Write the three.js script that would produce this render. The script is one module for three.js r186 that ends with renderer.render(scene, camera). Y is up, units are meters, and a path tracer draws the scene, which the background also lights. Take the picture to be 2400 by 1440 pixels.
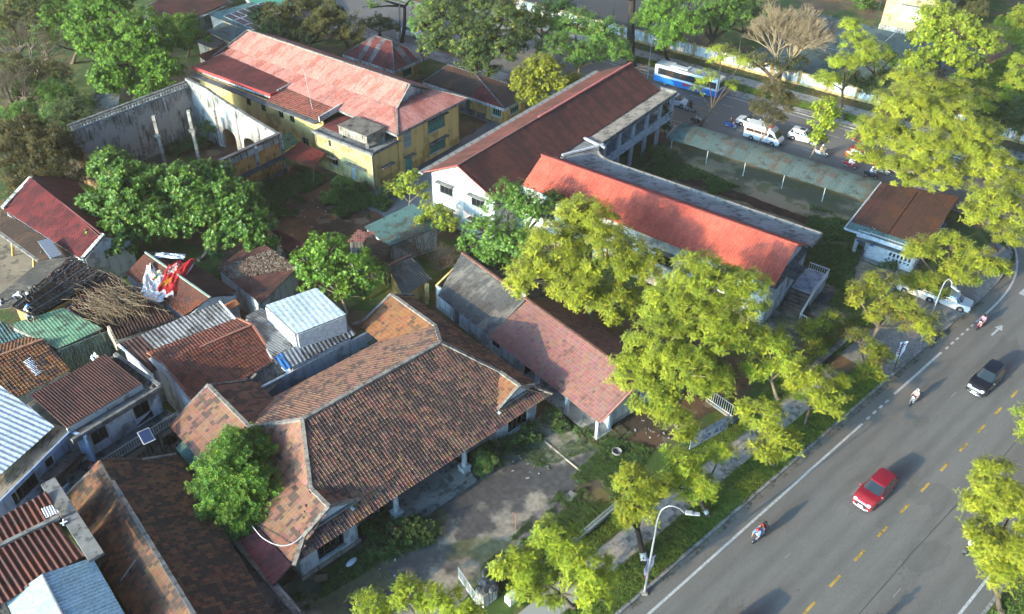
import * as THREE from 'three';
import { mergeGeometries, mergeVertices } from 'three/addons/utils/BufferGeometryUtils.js';
import { RoundedBoxGeometry } from 'three/addons/geometries/RoundedBoxGeometry.js';
import { MarchingCubes } from 'three/addons/objects/MarchingCubes.js';
import { Sky } from 'three/addons/objects/Sky.js';

// ---------- camera, sky, sun, exposure ----------
const scene = new THREE.Scene();
const camera = new THREE.PerspectiveCamera(38.531, 5 / 3, 1, 3000);
camera.position.set(0, 55, 0);
{ const b = [0.99972,0.01876,-0.01422,-0.02354,0.79682,-0.60375,-0.00000,0.60392,0.79704].map(Number); const m = new THREE.Matrix4().makeBasis(new THREE.Vector3(b[0], b[1], b[2]), new THREE.Vector3(b[3], b[4], b[5]), new THREE.Vector3(b[6], b[7], b[8])); camera.quaternion.setFromRotationMatrix(m); }
const SUN = new THREE.Vector3(-Math.cos(0.68) * Math.cos(0.29), Math.sin(0.29), Math.sin(0.68) * Math.cos(0.29));
const sky = new Sky(); sky.name = 'sky'; sky.scale.setScalar(2000);
sky.material.uniforms.sunPosition.value.copy(SUN);
sky.material.uniforms.turbidity.value = 8; sky.material.uniforms.rayleigh.value = 0.95;
sky.material.uniforms.mieCoefficient.value = 0.004;
sky.userData = { kind: 'structure' };
scene.add(sky);
scene.environmentIntensity = 0.3;
const sun = new THREE.DirectionalLight(new THREE.Color(1, 0.73, 0.39), 2.5);
sun.position.copy(SUN).multiplyScalar(200).add(new THREE.Vector3(0, 0, -80)); sun.target.position.set(0, 0, -80);
sun.castShadow = true; Object.assign(sun.shadow.camera, { left: -130, right: 130, top: 130, bottom: -130, near: 1, far: 500 });
scene.add(sun, sun.target);
const renderer = new THREE.WebGLRenderer();
renderer.toneMapping = THREE.LinearToneMapping; renderer.toneMappingExposure = 2.85; renderer.shadowMap.enabled = true;

// ---------- helpers ----------
let seed = 7; const rnd = () => { seed = (seed + 0x6D2B79F5) | 0; let t = Math.imul(seed ^ (seed >>> 15), 1 | seed); t = (t + Math.imul(t ^ (t >>> 7), 61 | t)) ^ t; return ((t ^ (t >>> 14)) >>> 0) / 4294967296; };
const rr = (a, b) => a + (b - a) * rnd(), gauss = () => (rnd() + rnd() + rnd() - 1.5) * 1.15, clamp = (x, a = 0, b = 1) => Math.min(b, Math.max(a, x)), mix = (a, b, t) => a + (b - a) * t, sst = (a, b, x) => { const t = clamp((x - a) / (b - a)); return t * t * (3 - 2 * t); };
const pick = a => a[Math.floor(rnd() * a.length)];
const V = (x, y, z) => new THREE.Vector3(x, y, z), A3 = v => Array.isArray(v) ? V(...v) : v.clone();
const taken = {}; const numbered = n => { const k = taken[n] = (taken[n] ?? -1) + 1; return k ? `${n}_${String(k).padStart(3, '0')}` : n; };
const frame = deg => { const t = deg * Math.PI / 180, c = Math.cos(t), s = Math.sin(t); return (u, v, h = 0) => [u * c - v * s, h, u * s + v * c]; };
const FA = frame(35.5), FB = frame(-44.5), FC = frame(49.3);
// tileable noise
const NZ = 256, nz = new Float32Array(NZ * NZ); for (let i = 0; i < nz.length; i++) nz[i] = rnd();
function n2(x, y, per) { const xi = Math.floor(x), yi = Math.floor(y), fx = x - xi, fy = y - yi, a = fx * fx * (3 - 2 * fx), b = fy * fy * (3 - 2 * fy); const m = (i, p) => ((i % p) + p) % p; const x0 = m(xi, per), x1 = m(xi + 1, per), y0 = m(yi, per) * NZ, y1 = m(yi + 1, per) * NZ; return mix(mix(nz[x0 + y0], nz[x1 + y0], a), mix(nz[x0 + y1], nz[x1 + y1], a), b); }
const fbm = (u, v, f, o = 4, s = 0) => { let r = 0, a = 0.5, t = 0; for (let k = 0; k < o; k++) { const p = Math.min(256, f << k); r += a * n2(u * p + s * 17 * (k + 1), v * p + s * 29, p); t += a; a *= 0.55; } return r / t; };
const wn = (x, y) => n2(x, y, 256);
function tex(n, fn, srgb = true) { const d = new Uint8Array(n * n * 4); let k = 0; for (let j = 0; j < n; j++) for (let i = 0; i < n; i++) { const c = fn(i / n, j / n); d[k++] = clamp(c[0]) * 255; d[k++] = clamp(c[1]) * 255; d[k++] = clamp(c[2]) * 255; d[k++] = 255; } const t = new THREE.DataTexture(d, n, n); t.magFilter = THREE.LinearFilter; t.minFilter = THREE.LinearMipmapLinearFilter; t.generateMipmaps = true; t.wrapS = t.wrapT = THREE.RepeatWrapping; if (srgb) t.colorSpace = THREE.SRGBColorSpace; t.needsUpdate = true; return t; }
const rep = (t, m, m2 = m) => { const c = t.clone(); c.repeat.set(1 / m, 1 / m2); c.needsUpdate = true; return c; };
const G = v => [v, v, v], L3 = (a, b, t) => [mix(a[0], b[0], t), mix(a[1], b[1], t), mix(a[2], b[2], t)];
const lin = (r, g, b) => new THREE.Color().setRGB(r, g, b);
function M(c, rough = 0.9, o = {}) { const color = Array.isArray(c) ? lin(...c) : new THREE.Color(c); const { phys, ...r } = o; return new (phys ? THREE.MeshPhysicalMaterial : THREE.MeshStandardMaterial)({ color, roughness: rough, side: THREE.DoubleSide, ...r }); }
// neutral maps
const tMott = tex(512, (u, v) => G(0.68 + 0.34 * fbm(u, v, 4, 6, 1) - 0.25 * sst(0.58, 0.72, fbm(u, v, 6, 5, 3)) + 0.1 * (rnd() - 0.5)));
const tStreak = tex(512, (u, v) => { const s = fbm(u * 1, v * 0.12, 32, 3, 2), w = fbm(u, v, 4, 5, 5); const k = 0.95 - 0.55 * sst(0.52, 0.75, s) * sst(0.35, 0.6, w) - 0.25 * sst(0.5, 0.7, w); return L3([0.30, 0.28, 0.25], [1, 0.99, 0.97], k); });
const tPlaster = tex(512, (u, v) => { const w = fbm(u, v, 5, 6, 9), s = fbm(u, v * 0.2, 24, 3, 4), d = sst(0.58, 0.72, w); return L3([0.95 - 0.08 * s, 0.95 - 0.09 * s, 0.93 - 0.08 * s], [0.5, 0.47, 0.42], 0.42 * d + 0.22 * sst(0.55, 0.8, s)); });
const tFine = tex(256, (u, v) => G(0.82 + 0.36 * (fbm(u, v, 16, 4, 6) - 0.5) + 0.16 * (rnd() - 0.5)));
const bFine = tex(256, (u, v) => G(fbm(u, v, 24, 3, 8) * 0.6 + rnd() * 0.4), false);
const sm = { };
// geometry
function geo(pos, idx, uv, col) { const g = new THREE.BufferGeometry(); g.setAttribute('position', new THREE.Float32BufferAttribute(pos, 3)); if (uv) g.setAttribute('uv', new THREE.Float32BufferAttribute(uv, 2)); if (col) g.setAttribute('color', new THREE.Float32BufferAttribute(col, 3)); if (idx) g.setIndex(idx); g.computeVertexNormals(); return g; }
// box of given size whose frame is origin o and unit axis along (dx,dz); uv in metres
function bx(w, h, d, x = 0, y = 0, z = 0, ry = 0, rx = 0, rz = 0) { const g = new THREE.BoxGeometry(w, h, d), p = g.attributes.position, n = g.attributes.normal, uv = g.attributes.uv; for (let i = 0; i < p.count; i++) { const ax = Math.abs(n.getX(i)), ay = Math.abs(n.getY(i)); if (ax > 0.5) uv.setXY(i, p.getZ(i) + x, p.getY(i) + y); else if (ay > 0.5) uv.setXY(i, p.getX(i) + x, p.getZ(i) + z); else uv.setXY(i, p.getX(i) + x, p.getY(i) + y); } if (rx) g.rotateX(rx); if (rz) g.rotateZ(rz); if (ry) g.rotateY(ry); g.translate(x, y, z); return g; }
// bar between two points with rectangular section
function bar(a, b, w, h = w) { a = A3(a); b = A3(b); const l = a.distanceTo(b), g = bx(l, h, w), uv0 = g.attributes.uv, ou = rnd() * 7, ov = rnd() * 7; for (let i = 0; i < uv0.count; i++) uv0.setXY(i, uv0.getX(i) + ou, uv0.getY(i) + ov); const d = b.clone().sub(a).normalize(), up = Math.abs(d.y) > 0.95 ? V(1, 0, 0) : V(0, 1, 0), z = d.clone().cross(up).normalize(), y = z.clone().cross(d); g.applyMatrix4(new THREE.Matrix4().makeBasis(d, y, z).setPosition(a.add(b).multiplyScalar(0.5))); return g; }
function cyl(a, b, r0, r1 = r0, s = 8) { a = A3(a); b = A3(b); const d = b.clone().sub(a), l = d.length(), g = new THREE.CylinderGeometry(r1, r0, l, s, 1); g.applyQuaternion(new THREE.Quaternion().setFromUnitVectors(V(0, 1, 0), d.normalize())); const m = a.add(b).multiplyScalar(0.5); g.translate(m.x, m.y, m.z); return g; }
function tube(pts, r, s = 6, n = 0) { return new THREE.TubeGeometry(new THREE.CatmullRomCurve3(pts.map(A3)), n || pts.length * 3, r, s, false); }
// flat horizontal polygon (x,z list) at y with thickness
function slab(pts, y, t = 0.1) { const s = new THREE.Shape(pts.map(p => new THREE.Vector2(p[0], -(p.length > 2 ? p[2] : p[1])))); const g = new THREE.ExtrudeGeometry(s, { depth: t, bevelEnabled: false }); g.rotateX(-Math.PI / 2); g.translate(0, y - t, 0); return g; }
const norm = g => { if (!g.attributes.uv) g.setAttribute('uv', new THREE.Float32BufferAttribute(new Float32Array(g.attributes.position.count * 2), 2)); for (const k of Object.keys(g.attributes)) if (!['position', 'normal', 'uv'].includes(k)) g.deleteAttribute(k); return g.index ? g.toNonIndexed() : g; };
const mg = list => list.length === 1 ? list[0] : mergeGeometries(list.map(norm));
const used = new Set();
function thing(name, label, category, group) { const o = new THREE.Group(); o.name = numbered(name); o.userData = { label, category }; if (group) o.userData.group = group; scene.add(o); return o; }
function part(name, g, m, parent) { const o = new THREE.Mesh(Array.isArray(g) ? mg(g) : g, m); o.name = name; o.castShadow = o.receiveShadow = true; parent.add(o); return o; }
function one(name, label, category, g, m, group) { const o = part(numbered(name), g, m, scene); o.userData = { label, category }; if (group) o.userData.group = group; return o; }
function struct(name, g, m) { const o = part(numbered(name), g, m, scene); o.userData = { kind: 'structure' }; return o; }
function inst(name, g, m, parent, mats, cols, stuff = true) { const o = new THREE.InstancedMesh(g, m, mats.length); mats.forEach((x, i) => o.setMatrixAt(i, x)); if (cols) cols.forEach((c, i) => o.setColorAt(i, c)); o.name = name; o.castShadow = o.receiveShadow = true; if (stuff) o.userData = { kind: 'stuff' }; parent.add(o); return o; }

// ---------- planar roof slopes: pts[0]->pts[1] is the eave ----------
function plane(pts) { pts = pts.map(A3); const o = pts[0], du = pts[1].clone().sub(o).normalize(); const top = pts.slice(2).reduce((s, p) => s.add(p), V(0, 0, 0)).multiplyScalar(1 / (pts.length - 2)); const dv = top.clone().sub(o); dv.addScaledVector(du, -dv.dot(du)).normalize(); let n = du.clone().cross(dv); if (n.y < 0) n.negate(); const poly = pts.map(p => { const q = p.clone().sub(o); return [q.dot(du), q.dot(dv)]; }); return { o, du, dv, n, poly, at: (u, v, k = 0) => o.clone().addScaledVector(du, u).addScaledVector(dv, v).addScaledVector(n, k) }; }
function vrange(poly, u) { let lo = 1e9, hi = -1e9; for (let i = 0; i < poly.length; i++) { const a = poly[i], b = poly[(i + 1) % poly.length]; if ((a[0] - u) * (b[0] - u) <= 0 && a[0] !== b[0]) { const v = a[1] + (b[1] - a[1]) * (u - a[0]) / (b[0] - a[0]); lo = Math.min(lo, v); hi = Math.max(hi, v); } } return [lo, hi]; }
function boarding(pts, m, parent, t = 0.08, drop = 0.06, name = 'roof_boarding') { const p = plane(pts), n = p.poly.length; const pos = []; for (const k of [-drop, -drop - t]) for (const [u, v] of p.poly) pos.push(...p.at(u, v, k).toArray()); const idx = []; for (const [a, b, c] of THREE.ShapeUtils.triangulateShape(p.poly.map(q => new THREE.Vector2(...q)), [])) idx.push(a, b, c, n + a, n + c, n + b); for (let i = 0; i < n; i++) { const j = (i + 1) % n; idx.push(i, n + i, j, j, n + i, n + j); } const g = geo(pos, idx).toNonIndexed(); g.computeVertexNormals(); return part(name, g, m, parent); }
// corrugated sheets; mats: array of materials chosen per sheet
function corr(parent, pts, mats, o = {}) {
  const { pitch = 0.2, amp = 0.022, sheet = 1.0, box = 0, name = 'roof_sheet', under = true, lift = 0, rows = 1, seq = null } = o; const p = plane(pts), us = p.poly.map(q => q[0]), u0 = Math.min(...us), u1 = Math.max(...us), ns = Math.max(1, Math.round((u1 - u0) / sheet)), sw = (u1 - u0) / ns;
  const vs = p.poly.map(q => q[1]), va = Math.min(...vs), vb = Math.max(...vs);
  for (let s = 0; s < ns; s++) for (let r = 0; r < rows; r++) {
    const a = u0 + s * sw, b = a + sw + (s < ns - 1 ? 0.05 : 0), st = pitch / 6, nu = Math.max(6, Math.round((b - a) / st)), pos = [], uv = [], idx = [], off = lift + rr(0, 0.012) + (s % 2) * 0.006 + (rows - r) * 0.012, tilt = rr(-0.006, 0.006); let k = 0; const ov = va + (vb - va) * r / rows, hv = va + (vb - va) * (r + 1) / rows + 0.1;
    for (let i = 0; i <= nu; i++) { const u = mix(a, b, i / nu); let [lo, hi] = vrange(p.poly, clamp(u, u0 + 1e-3, u1 - 1e-3)); lo = Math.max(lo, ov); hi = Math.min(hi, hv); if (r === 0) lo -= 0.05 + rr(0, 0.004) + tilt; if (hi < lo) hi = lo + 0.001; const ph = u / pitch * 6.2832; let w = box ? clamp(Math.sin(ph) * 2.2, -1, 1) : Math.sin(ph); const z = w * amp + off; const P0 = p.at(u, lo, z), P1 = p.at(u, hi, z); pos.push(...P0.toArray(), ...P1.toArray()); uv.push(u, lo, u, hi); if (i) idx.push(k - 2, k, k - 1, k - 1, k, k + 1); k += 2; }
    const m = Array.isArray(mats) ? (seq ? mats[seq[s % seq.length]] : pick(mats)) : mats; part(name, geo(pos, idx, uv), m, parent);
  }
  if (under) boarding(pts, MAT.dark, parent, 0.05, 0.05 - lift);
  return p;
}
// clay tiles: individual pieces as instances, and the first `near` of them (the lowest rows) as parts
const tileG = (() => { const pos = [], idx = [], uv = [], W = 0.27, Lh = 0.40, pr = [[-0.5, 0.012], [-0.36, 0.045], [-0.18, 0.010], [0.1, 0.004], [0.3, 0.016], [0.5, 0.004]]; pr.forEach(([x, z], i) => { for (const [v, dz] of [[-0.5, 0.042], [0.5, 0]]) { pos.push(x * W, v * Lh, z + dz); uv.push(x * W, v * Lh); } if (i) { const k = i * 2; idx.push(k - 2, k, k - 1, k - 1, k, k + 1); } }); const n = pos.length / 3; pr.forEach(([x, z], i) => { pos.push(x * W, -0.5 * Lh, z + 0.042, x * W, -0.5 * Lh, z); uv.push(x * W, -0.21, x * W, -0.2); if (i) { const k = n + i * 2; idx.push(k - 2, k - 1, k, k - 1, k + 1, k); } }); return geo(pos, idx, uv); })();
function tileColor(pal, x, z, y, o) { const d = fbm2(x * 0.55 + y, z * 0.55), c = rnd(), dk = sst(o.d0 ?? 0.5, (o.d0 ?? 0.5) + 0.08, 0.28 + d * 0.45 + 0.75 * (wn(o.ci * 0.85 + 17.3 + (o.ri % 2) * 0.4, o.ri * 1.0 + 5.5) - 0.5) + 0.3 * (c - 0.5)); const base = L3(pal[0], pal[1], rnd()).map(q => q * rr(0.82, 1.12)); return L3(base, L3(pal[2], pal[3] ?? pal[2], rnd() * 0.8), dk * (o.dm ?? 0.8)); }
const fbm2 = (x, z) => 0.6 * wn(x + 40, z + 90) + 0.27 * wn(x * 2.3 + 7, z * 2.3 + 31) + 0.13 * wn(x * 5 + 3, z * 5 + 11);
function tiles(parent, pts, pal, o = {}) {
  const p = plane(pts), { ex = 0.33, w = 0.265, near = 0, s = 1.06, missing = 0.0015 } = o, mats = [], cols = []; const us = p.poly.map(q => q[0]), vs = p.poly.map(q => q[1]), u0 = Math.min(...us), u1 = Math.max(...us), v1 = Math.max(...vs);
  const m3 = new THREE.Matrix4().makeBasis(p.du, p.dv, p.n); if (p.du.clone().cross(p.dv).dot(p.n) < 0) m3.makeBasis(p.du.clone().negate(), p.dv, p.n); const q0 = new THREE.Quaternion().setFromRotationMatrix(m3), e = new THREE.Euler(), q = new THREE.Quaternion(), sc = V(s, s, s); let made = 0;
  for (let r = 0; r * ex * s < v1 + 0.1; r++) { const v = r * ex * s + 0.1 * s, sag = 0.03 * Math.sin(r * 1.7); for (let u = u0 + 0.12 * s; u < u1; u += w * s) { const [lo, hi] = vrange(p.poly, clamp(u, u0 + 1e-3, u1 - 1e-3)); if (v > hi - 0.02 || v < lo - 0.05) continue; if (rnd() < missing) continue; const P = p.at(u + rr(-0.008, 0.008), v + rr(-0.012, 0.012) + 0.012 * Math.sin(u * 0.9 + r), 0.035 + sag * 0.3 + 0.03 * (wn(u * 0.35 + 9, v * 0.35) - 0.5) + rr(-0.004, 0.006)); e.set(rr(-0.025, 0.025), rr(-0.03, 0.03), rr(-0.03, 0.03)); q.copy(q0).multiply(new THREE.Quaternion().setFromEuler(e)); const X = new THREE.Matrix4().compose(P, q, sc), c = tileColor(pal, P.x, P.z, P.y, { ...o, ci: Math.round(u / (w * s)), ri: r }); if (made < near) { made++; const t = part('tile', tileG, tileMat(c), parent); t.applyMatrix4(X); } else { mats.push(X); cols.push(lin(...c)); } } }
  inst('roof_tiles', tileG, MAT.tile, parent, mats, cols); boarding(pts, MAT.dark, parent, 0.06, 0.02); return p;
}
const tmCache = {}; function tileMat(c) { const k = c.map(v => Math.round(v * 24) / 24); const key = k.join(); return tmCache[key] ??= M(k.map(v => Math.max(v, 0.03)), 0.95, { map: rep(tFine, 0.7) }); }
// mortar ridge cap along a polyline
function cap(parent, pts, r = 0.14, m = MAT.mortar, name = 'ridge_cap') { const P = []; for (let i = 0; i < pts.length - 1; i++) { const a = A3(pts[i]), b = A3(pts[i + 1]), n = Math.max(2, Math.round(a.distanceTo(b) / 0.4)); for (let k = i ? 1 : 0; k <= n; k++) { const q = a.clone().lerp(b, k / n); q.y += r * 0.45 + rr(-0.015, 0.015); P.push(q); } } const seg = []; for (let i = 0; i < P.length - 1; i++) seg.push(bar(P[i], P[i + 1].clone().addScaledVector(P[i + 1].clone().sub(P[i]).normalize(), 0.03), r * 2 * rr(0.93, 1.07), r * 1.3 * rr(0.9, 1.1))); return part(name, seg, m, parent); }
// ---------- walls with openings ----------
// a, b: [x,?,z] ends seen from outside with the outside on the right of a->b ; ops: {u,w,y,h,kind}
function wall(parent, a, b, y0, y1, m, ops = [], o = {}) {
  a = A3(a); b = A3(b); a.y = b.y = 0; const L = a.distanceTo(b), d = b.clone().sub(a).normalize(), nrm = V(-d.z, 0, d.x), t = o.t ?? 0.22; const s = new THREE.Shape(); s.moveTo(0, y0); s.lineTo(L, y0); s.lineTo(L, y1); if (o.gable) s.lineTo(o.gu ?? L / 2, o.gable); s.lineTo(0, y1);
  for (const w of ops) { if (w.kind === 'canopy') continue; const h = new THREE.Path(); h.moveTo(w.u, w.y); h.lineTo(w.u, w.y + w.h); if (w.arch) h.absarc(w.u + w.w / 2, w.y + w.h, w.w / 2, Math.PI, 0, true); h.lineTo(w.u + w.w, w.y + w.h); h.lineTo(w.u + w.w, w.y); s.holes.push(h); }
  const g = new THREE.ExtrudeGeometry(s, { depth: t, bevelEnabled: false, curveSegments: 10 }); g.translate(0, 0, -t); const X = new THREE.Matrix4().makeBasis(d, V(0, 1, 0), nrm).setPosition(a); g.applyMatrix4(X);
  const wm = part(o.name ?? 'wall', g, m, parent);
  const loc = (u, y, n) => a.clone().addScaledVector(d, u).addScaledVector(nrm, n).setY(y); wm.userData.loc = loc;
  const B = (u, y, n, w, h, dp) => { const q = bx(w, h, dp); q.applyMatrix4(X.clone().setPosition(loc(u, y, n))); return q; };
  for (const w of ops) {
    const k = w.kind ?? 'window', cu = w.u + w.w / 2, cy = w.y + w.h / 2;
    if (k === 'hole') { continue; }
    if (k === 'canopy') { part('canopy', B(cu, w.y, 0.3, w.w, 0.09, 0.62), w.m ?? MAT.concrete, parent); continue; }
    const nb = w.bars ?? 2, fm = w.fm ?? MAT.frame, win = part(k, [B(cu, w.y + w.h - 0.04, -0.1, w.w, 0.08, 0.08), B(cu, w.y + 0.04, -0.1, w.w, 0.08, 0.08), ...Array.from({ length: nb + 1 }, (_, i) => B(w.u + 0.04 + (w.w - 0.08) * i / nb, cy, -0.1, 0.07, w.h - 0.16, 0.07)), ...(w.cross ? [B(cu, w.y + w.h * 0.66, -0.1, w.w - 0.1, 0.05, 0.05)] : [])], fm, parent);
    for (let i = 0; i < nb; i++) part(k === 'door' ? 'panel' : 'pane', B(w.u + w.w * (i + 0.5) / nb, cy, -0.12, w.w / nb - 0.07, w.h - 0.1, 0.012), w.gm ?? (k === 'door' ? MAT.door : MAT.glass), win);
    if (w.sill !== 0 && k !== 'door') part('sill', B(cu, w.y - 0.05, 0.07, w.w + 0.2, 0.08, 0.16), w.sm ?? MAT.whitewall, win);
    if (w.can) part('canopy', B(cu, w.y + w.h + 0.14, 0.32, w.w + 0.5, 0.09, 0.66), MAT.concrete, parent);
  }
  return wm;
}
function boxWalls(parent, c, y0, y1, m, opss = [], o = {}) { for (let i = 0; i < c.length; i++) wall(parent, c[i], c[(i + 1) % c.length], y0, y1, m, opss[i] ?? [], o); }

// ---------- shared materials ----------
const roofTex = (base, rust, d0, s, dirt = [0.2, 0.18, 0.16]) => tex(512, (u, v) => { const a = fbm(u, v, 4, 6, s), b = fbm(u, v * 0.25, 16, 4, s + 3), f = fbm(u, v, 48, 2, s + 1); let c = L3(base, rust, sst(d0, d0 + 0.14, a * 0.65 + b * 0.35)); c = L3(c, dirt, 0.45 * sst(0.56, 0.75, fbm(u, v, 8, 4, s + 7))); return c.map(x => x * (0.85 + 0.3 * f)); });
const MAT = {
  dark: M([0.19, 0.14, 0.10], 1, { map: rep(tMott, 2) }), tile: M([1, 1, 1], 0.95, { map: rep(tFine, 0.7) }), mortar: M([0.33, 0.28, 0.23], 1, { map: rep(tMott, 1.5) }),
  concrete: M([0.30, 0.28, 0.25], 1, { map: rep(tMott, 3) }), concreteDark: M([0.16, 0.155, 0.15], 1, { map: rep(tMott, 4) }),
  whitewall: M([0.74, 0.76, 0.77], 0.9, { map: rep(tPlaster, 5) }), whiteclean: M([0.78, 0.79, 0.80], 0.85, { map: rep(tFine, 2) }), stained: M([0.62, 0.61, 0.58], 0.95, { map: rep(tStreak, 5) }),
  yellowwall: M([0.88, 0.61, 0.22], 0.9, { map: rep(tPlaster, 9) }), orangewall: M([0.66, 0.37, 0.14], 0.95, { map: rep(tStreak, 4) }), bluewall: M([0.42, 0.57, 0.80], 0.85, { map: rep(tPlaster, 6) }),
  frame: M([0.55, 0.56, 0.55], 0.7), frameDark: M([0.035, 0.03, 0.028], 0.6), green: M([0.06, 0.22, 0.19], 0.7, { map: rep(tStreak, 2) }), brownframe: M([0.07, 0.04, 0.025], 0.7),
  glass: M([0.012, 0.015, 0.018], 0.12, { metalness: 0 }), door: M([0.12, 0.13, 0.13], 0.7), metal: M([0.36, 0.37, 0.38], 0.45, { metalness: 0.6 }), white: M([0.75, 0.75, 0.74], 0.6), black: M([0.02, 0.02, 0.02], 0.6), rubber: M([0.015, 0.015, 0.015], 0.9), rim: M([0.45, 0.45, 0.46], 0.35, { metalness: 0.7 }),
  wood: M([0.18, 0.12, 0.075], 0.95, { map: rep(tMott, 0.8) }), greywood: M([0.16, 0.145, 0.12], 1, { map: rep(tMott, 0.8) }), red: M([0.45, 0.03, 0.025], 0.6), bark: M([0.17, 0.12, 0.08], 1, { map: rep(tMott, 0.9), bumpMap: rep(bFine, 0.4), bumpScale: 0.03 }), barkDark: M([0.07, 0.05, 0.04], 1, { map: rep(tMott, 0.9), bumpMap: rep(bFine, 0.4), bumpScale: 0.04 }), barkPale: M([0.34, 0.26, 0.18], 1, { map: rep(tMott, 0.9) }), whitewash: M([0.72, 0.70, 0.66], 1, { map: rep(tMott, 1) }),
};
// ================= ground, roads, pavements =================
const FR = frame(-43);
const cSoil = [0.34, 0.27, 0.20], cGrass = [0.20, 0.27, 0.09], cDryG = [0.36, 0.33, 0.17];
const tGround = tex(1024, (u, v) => { const a = fbm(u, v, 5, 6, 2), b = fbm(u, v, 10, 5, 5), f = rnd(); let c = L3(cSoil, [0.27, 0.23, 0.19], sst(0.4, 0.6, b)); c = L3(c, cGrass, sst(0.48, 0.6, a)); c = L3(c, cDryG, 0.6 * sst(0.55, 0.65, fbm(u, v, 24, 3, 8))); return c.map(x => x * (0.8 + 0.4 * f)); });
const tAsphalt = tex(1024, (u, v) => { const a = fbm(u, v, 3, 5, 4), f = rnd(), s = fbm(u, v * 0.15, 12, 3, 7); return G((0.42 + 0.07 * (a - 0.5) + 0.035 * (s - 0.5)) * (0.9 + 0.2 * f) - (f > 0.995 ? 0.12 : 0)); });
const tCourt = tex(1024, (u, v) => { const a = fbm(u, v, 5, 6, 12), b = fbm(u, v, 9, 6, 3), f = fbm(u, v, 64, 2, 1); let c = L3([0.40, 0.38, 0.345], [0.205, 0.20, 0.20], sst(0.44, 0.58, a)); c = L3(c, [0.43, 0.405, 0.36], 0.7 * sst(0.56, 0.68, b)); c = L3(c, [0.24, 0.26, 0.15], 0.6 * sst(0.57, 0.66, fbm(u, v, 7, 5, 9))); return c.map(x => x * (0.82 + 0.34 * f) + 0.03 * (rnd() - 0.5)); });
const tLitter = tex(1024, (u, v) => { const a = fbm(u, v, 6, 5, 6), f = fbm(u, v, 100, 2, 2), r = rnd(); let c = L3([0.30, 0.22, 0.16], [0.20, 0.165, 0.13], sst(0.4, 0.6, a)); c = L3(c, pick([[0.40, 0.27, 0.16], [0.34, 0.20, 0.13], [0.44, 0.36, 0.25]]), 0.55 * sst(0.55, 0.7, f) * r); c = L3(c, [0.40, 0.36, 0.30], 0.7 * sst(0.6, 0.7, fbm(u, v, 8, 4, 8))); return c; });
const tSand = tex(512, (u, v) => { const a = fbm(u, v, 4, 6, 3); let c = L3([0.47, 0.42, 0.34], [0.30, 0.29, 0.22], sst(0.42, 0.62, a)); c = L3(c, [0.27, 0.29, 0.14], 0.55 * sst(0.58, 0.68, fbm(u, v, 9, 4, 6))); return c.map(x => x * (0.92 + 0.16 * rnd())); });
const GM = { ground: M([1.5, 1.45, 1.35], 1, { map: rep(tGround, 26), bumpMap: rep(bFine, 2), bumpScale: 0.03 }), asphalt: M([1.06, 1, 0.92], 0.95, { map: rep(tAsphalt, 22), bumpMap: rep(bFine, 0.8), bumpScale: 0.004 }), court: M([2.2, 2.1, 1.98], 0.95, { map: rep(tCourt, 21), bumpMap: rep(bFine, 2), bumpScale: 0.01 }), litter: M([1.6, 1.5, 1.42], 1, { map: rep(tLitter, 12), bumpMap: rep(bFine, 1), bumpScale: 0.03 }), sand: M([1.7, 1.62, 1.5], 1, { map: rep(tSand, 14), bumpMap: rep(bFine, 1.5), bumpScale: 0.02 }), pave: M([0.40, 0.385, 0.36], 0.95, { map: rep(tMott, 5) }), marking: M([0.66, 0.66, 0.64], 0.9, { map: rep(tFine, 2.3) }), yellow: M([0.62, 0.38, 0.06], 0.9, { map: rep(tMott, 2) }) };
const sheet = (pts, y) => { const g = new THREE.ShapeGeometry(new THREE.Shape(pts.map(p => new THREE.Vector2(p[0], -p[p.length - 1])))); g.rotateX(-Math.PI / 2); g.translate(0, y, 0); return g; };
const planUV = g => { const p = g.attributes.position, uv = []; for (let i = 0; i < p.count; i++) uv.push(p.getX(i), p.getZ(i)); g.setAttribute('uv', new THREE.Float32BufferAttribute(uv, 2)); return g; };
struct('ground', planUV(sheet([[-900, 300], [900, 300], [900, -1500], [-900, -1500]], -0.12)), GM.ground);
const tRoad = tex(1024, (u, v) => { const a = fbm(u, v, 4, 6, 4), f = rnd(), s = fbm(u * 0.5, v, 64, 2, 7); let g = 0.41 + 0.06 * (a - 0.5) + 0.03 * (s - 0.5); for (const c of [0.17, 0.27, 0.39, 0.47, 0.62, 0.7, 0.82, 0.9]) g -= 0.028 * Math.exp(-Math.pow((v - c + 0.012 * (a - 0.5)) / 0.022, 2)) * (0.5 + a); const cr = Math.abs(fbm(u, v, 5, 5, 15) - 0.5); if (cr < 0.0022 && fbm(u, v, 4, 3, 19) > 0.58) g -= 0.045; if (fbm(u, v, 7, 3, 21) > 0.74) g -= 0.025; g -= f > 0.994 ? 0.1 : 0; const k = g * (0.9 + 0.2 * f); return [k * 1.03, k, k * 0.955]; });
{ const g = sheet([FR(-60, -21.6), FR(260, -21.6), FR(260, -3.7), FR(-60, -3.7)], 0), p = g.attributes.position, uv = []; for (let i = 0; i < p.count; i++) { const c = Math.cos(43 * Math.PI / 180), s = -Math.sin(43 * Math.PI / 180), x = p.getX(i), z = p.getZ(i); uv.push((x * c + z * s) / 46, (-x * s + z * c + 21.6) / 17.9); } g.setAttribute('uv', new THREE.Float32BufferAttribute(uv, 2)); struct('road', g, M([1.02, 1, 0.97], 0.95, { map: tRoad, bumpMap: rep(bFine, 0.02), bumpScale: 0.004 })); }
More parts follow.
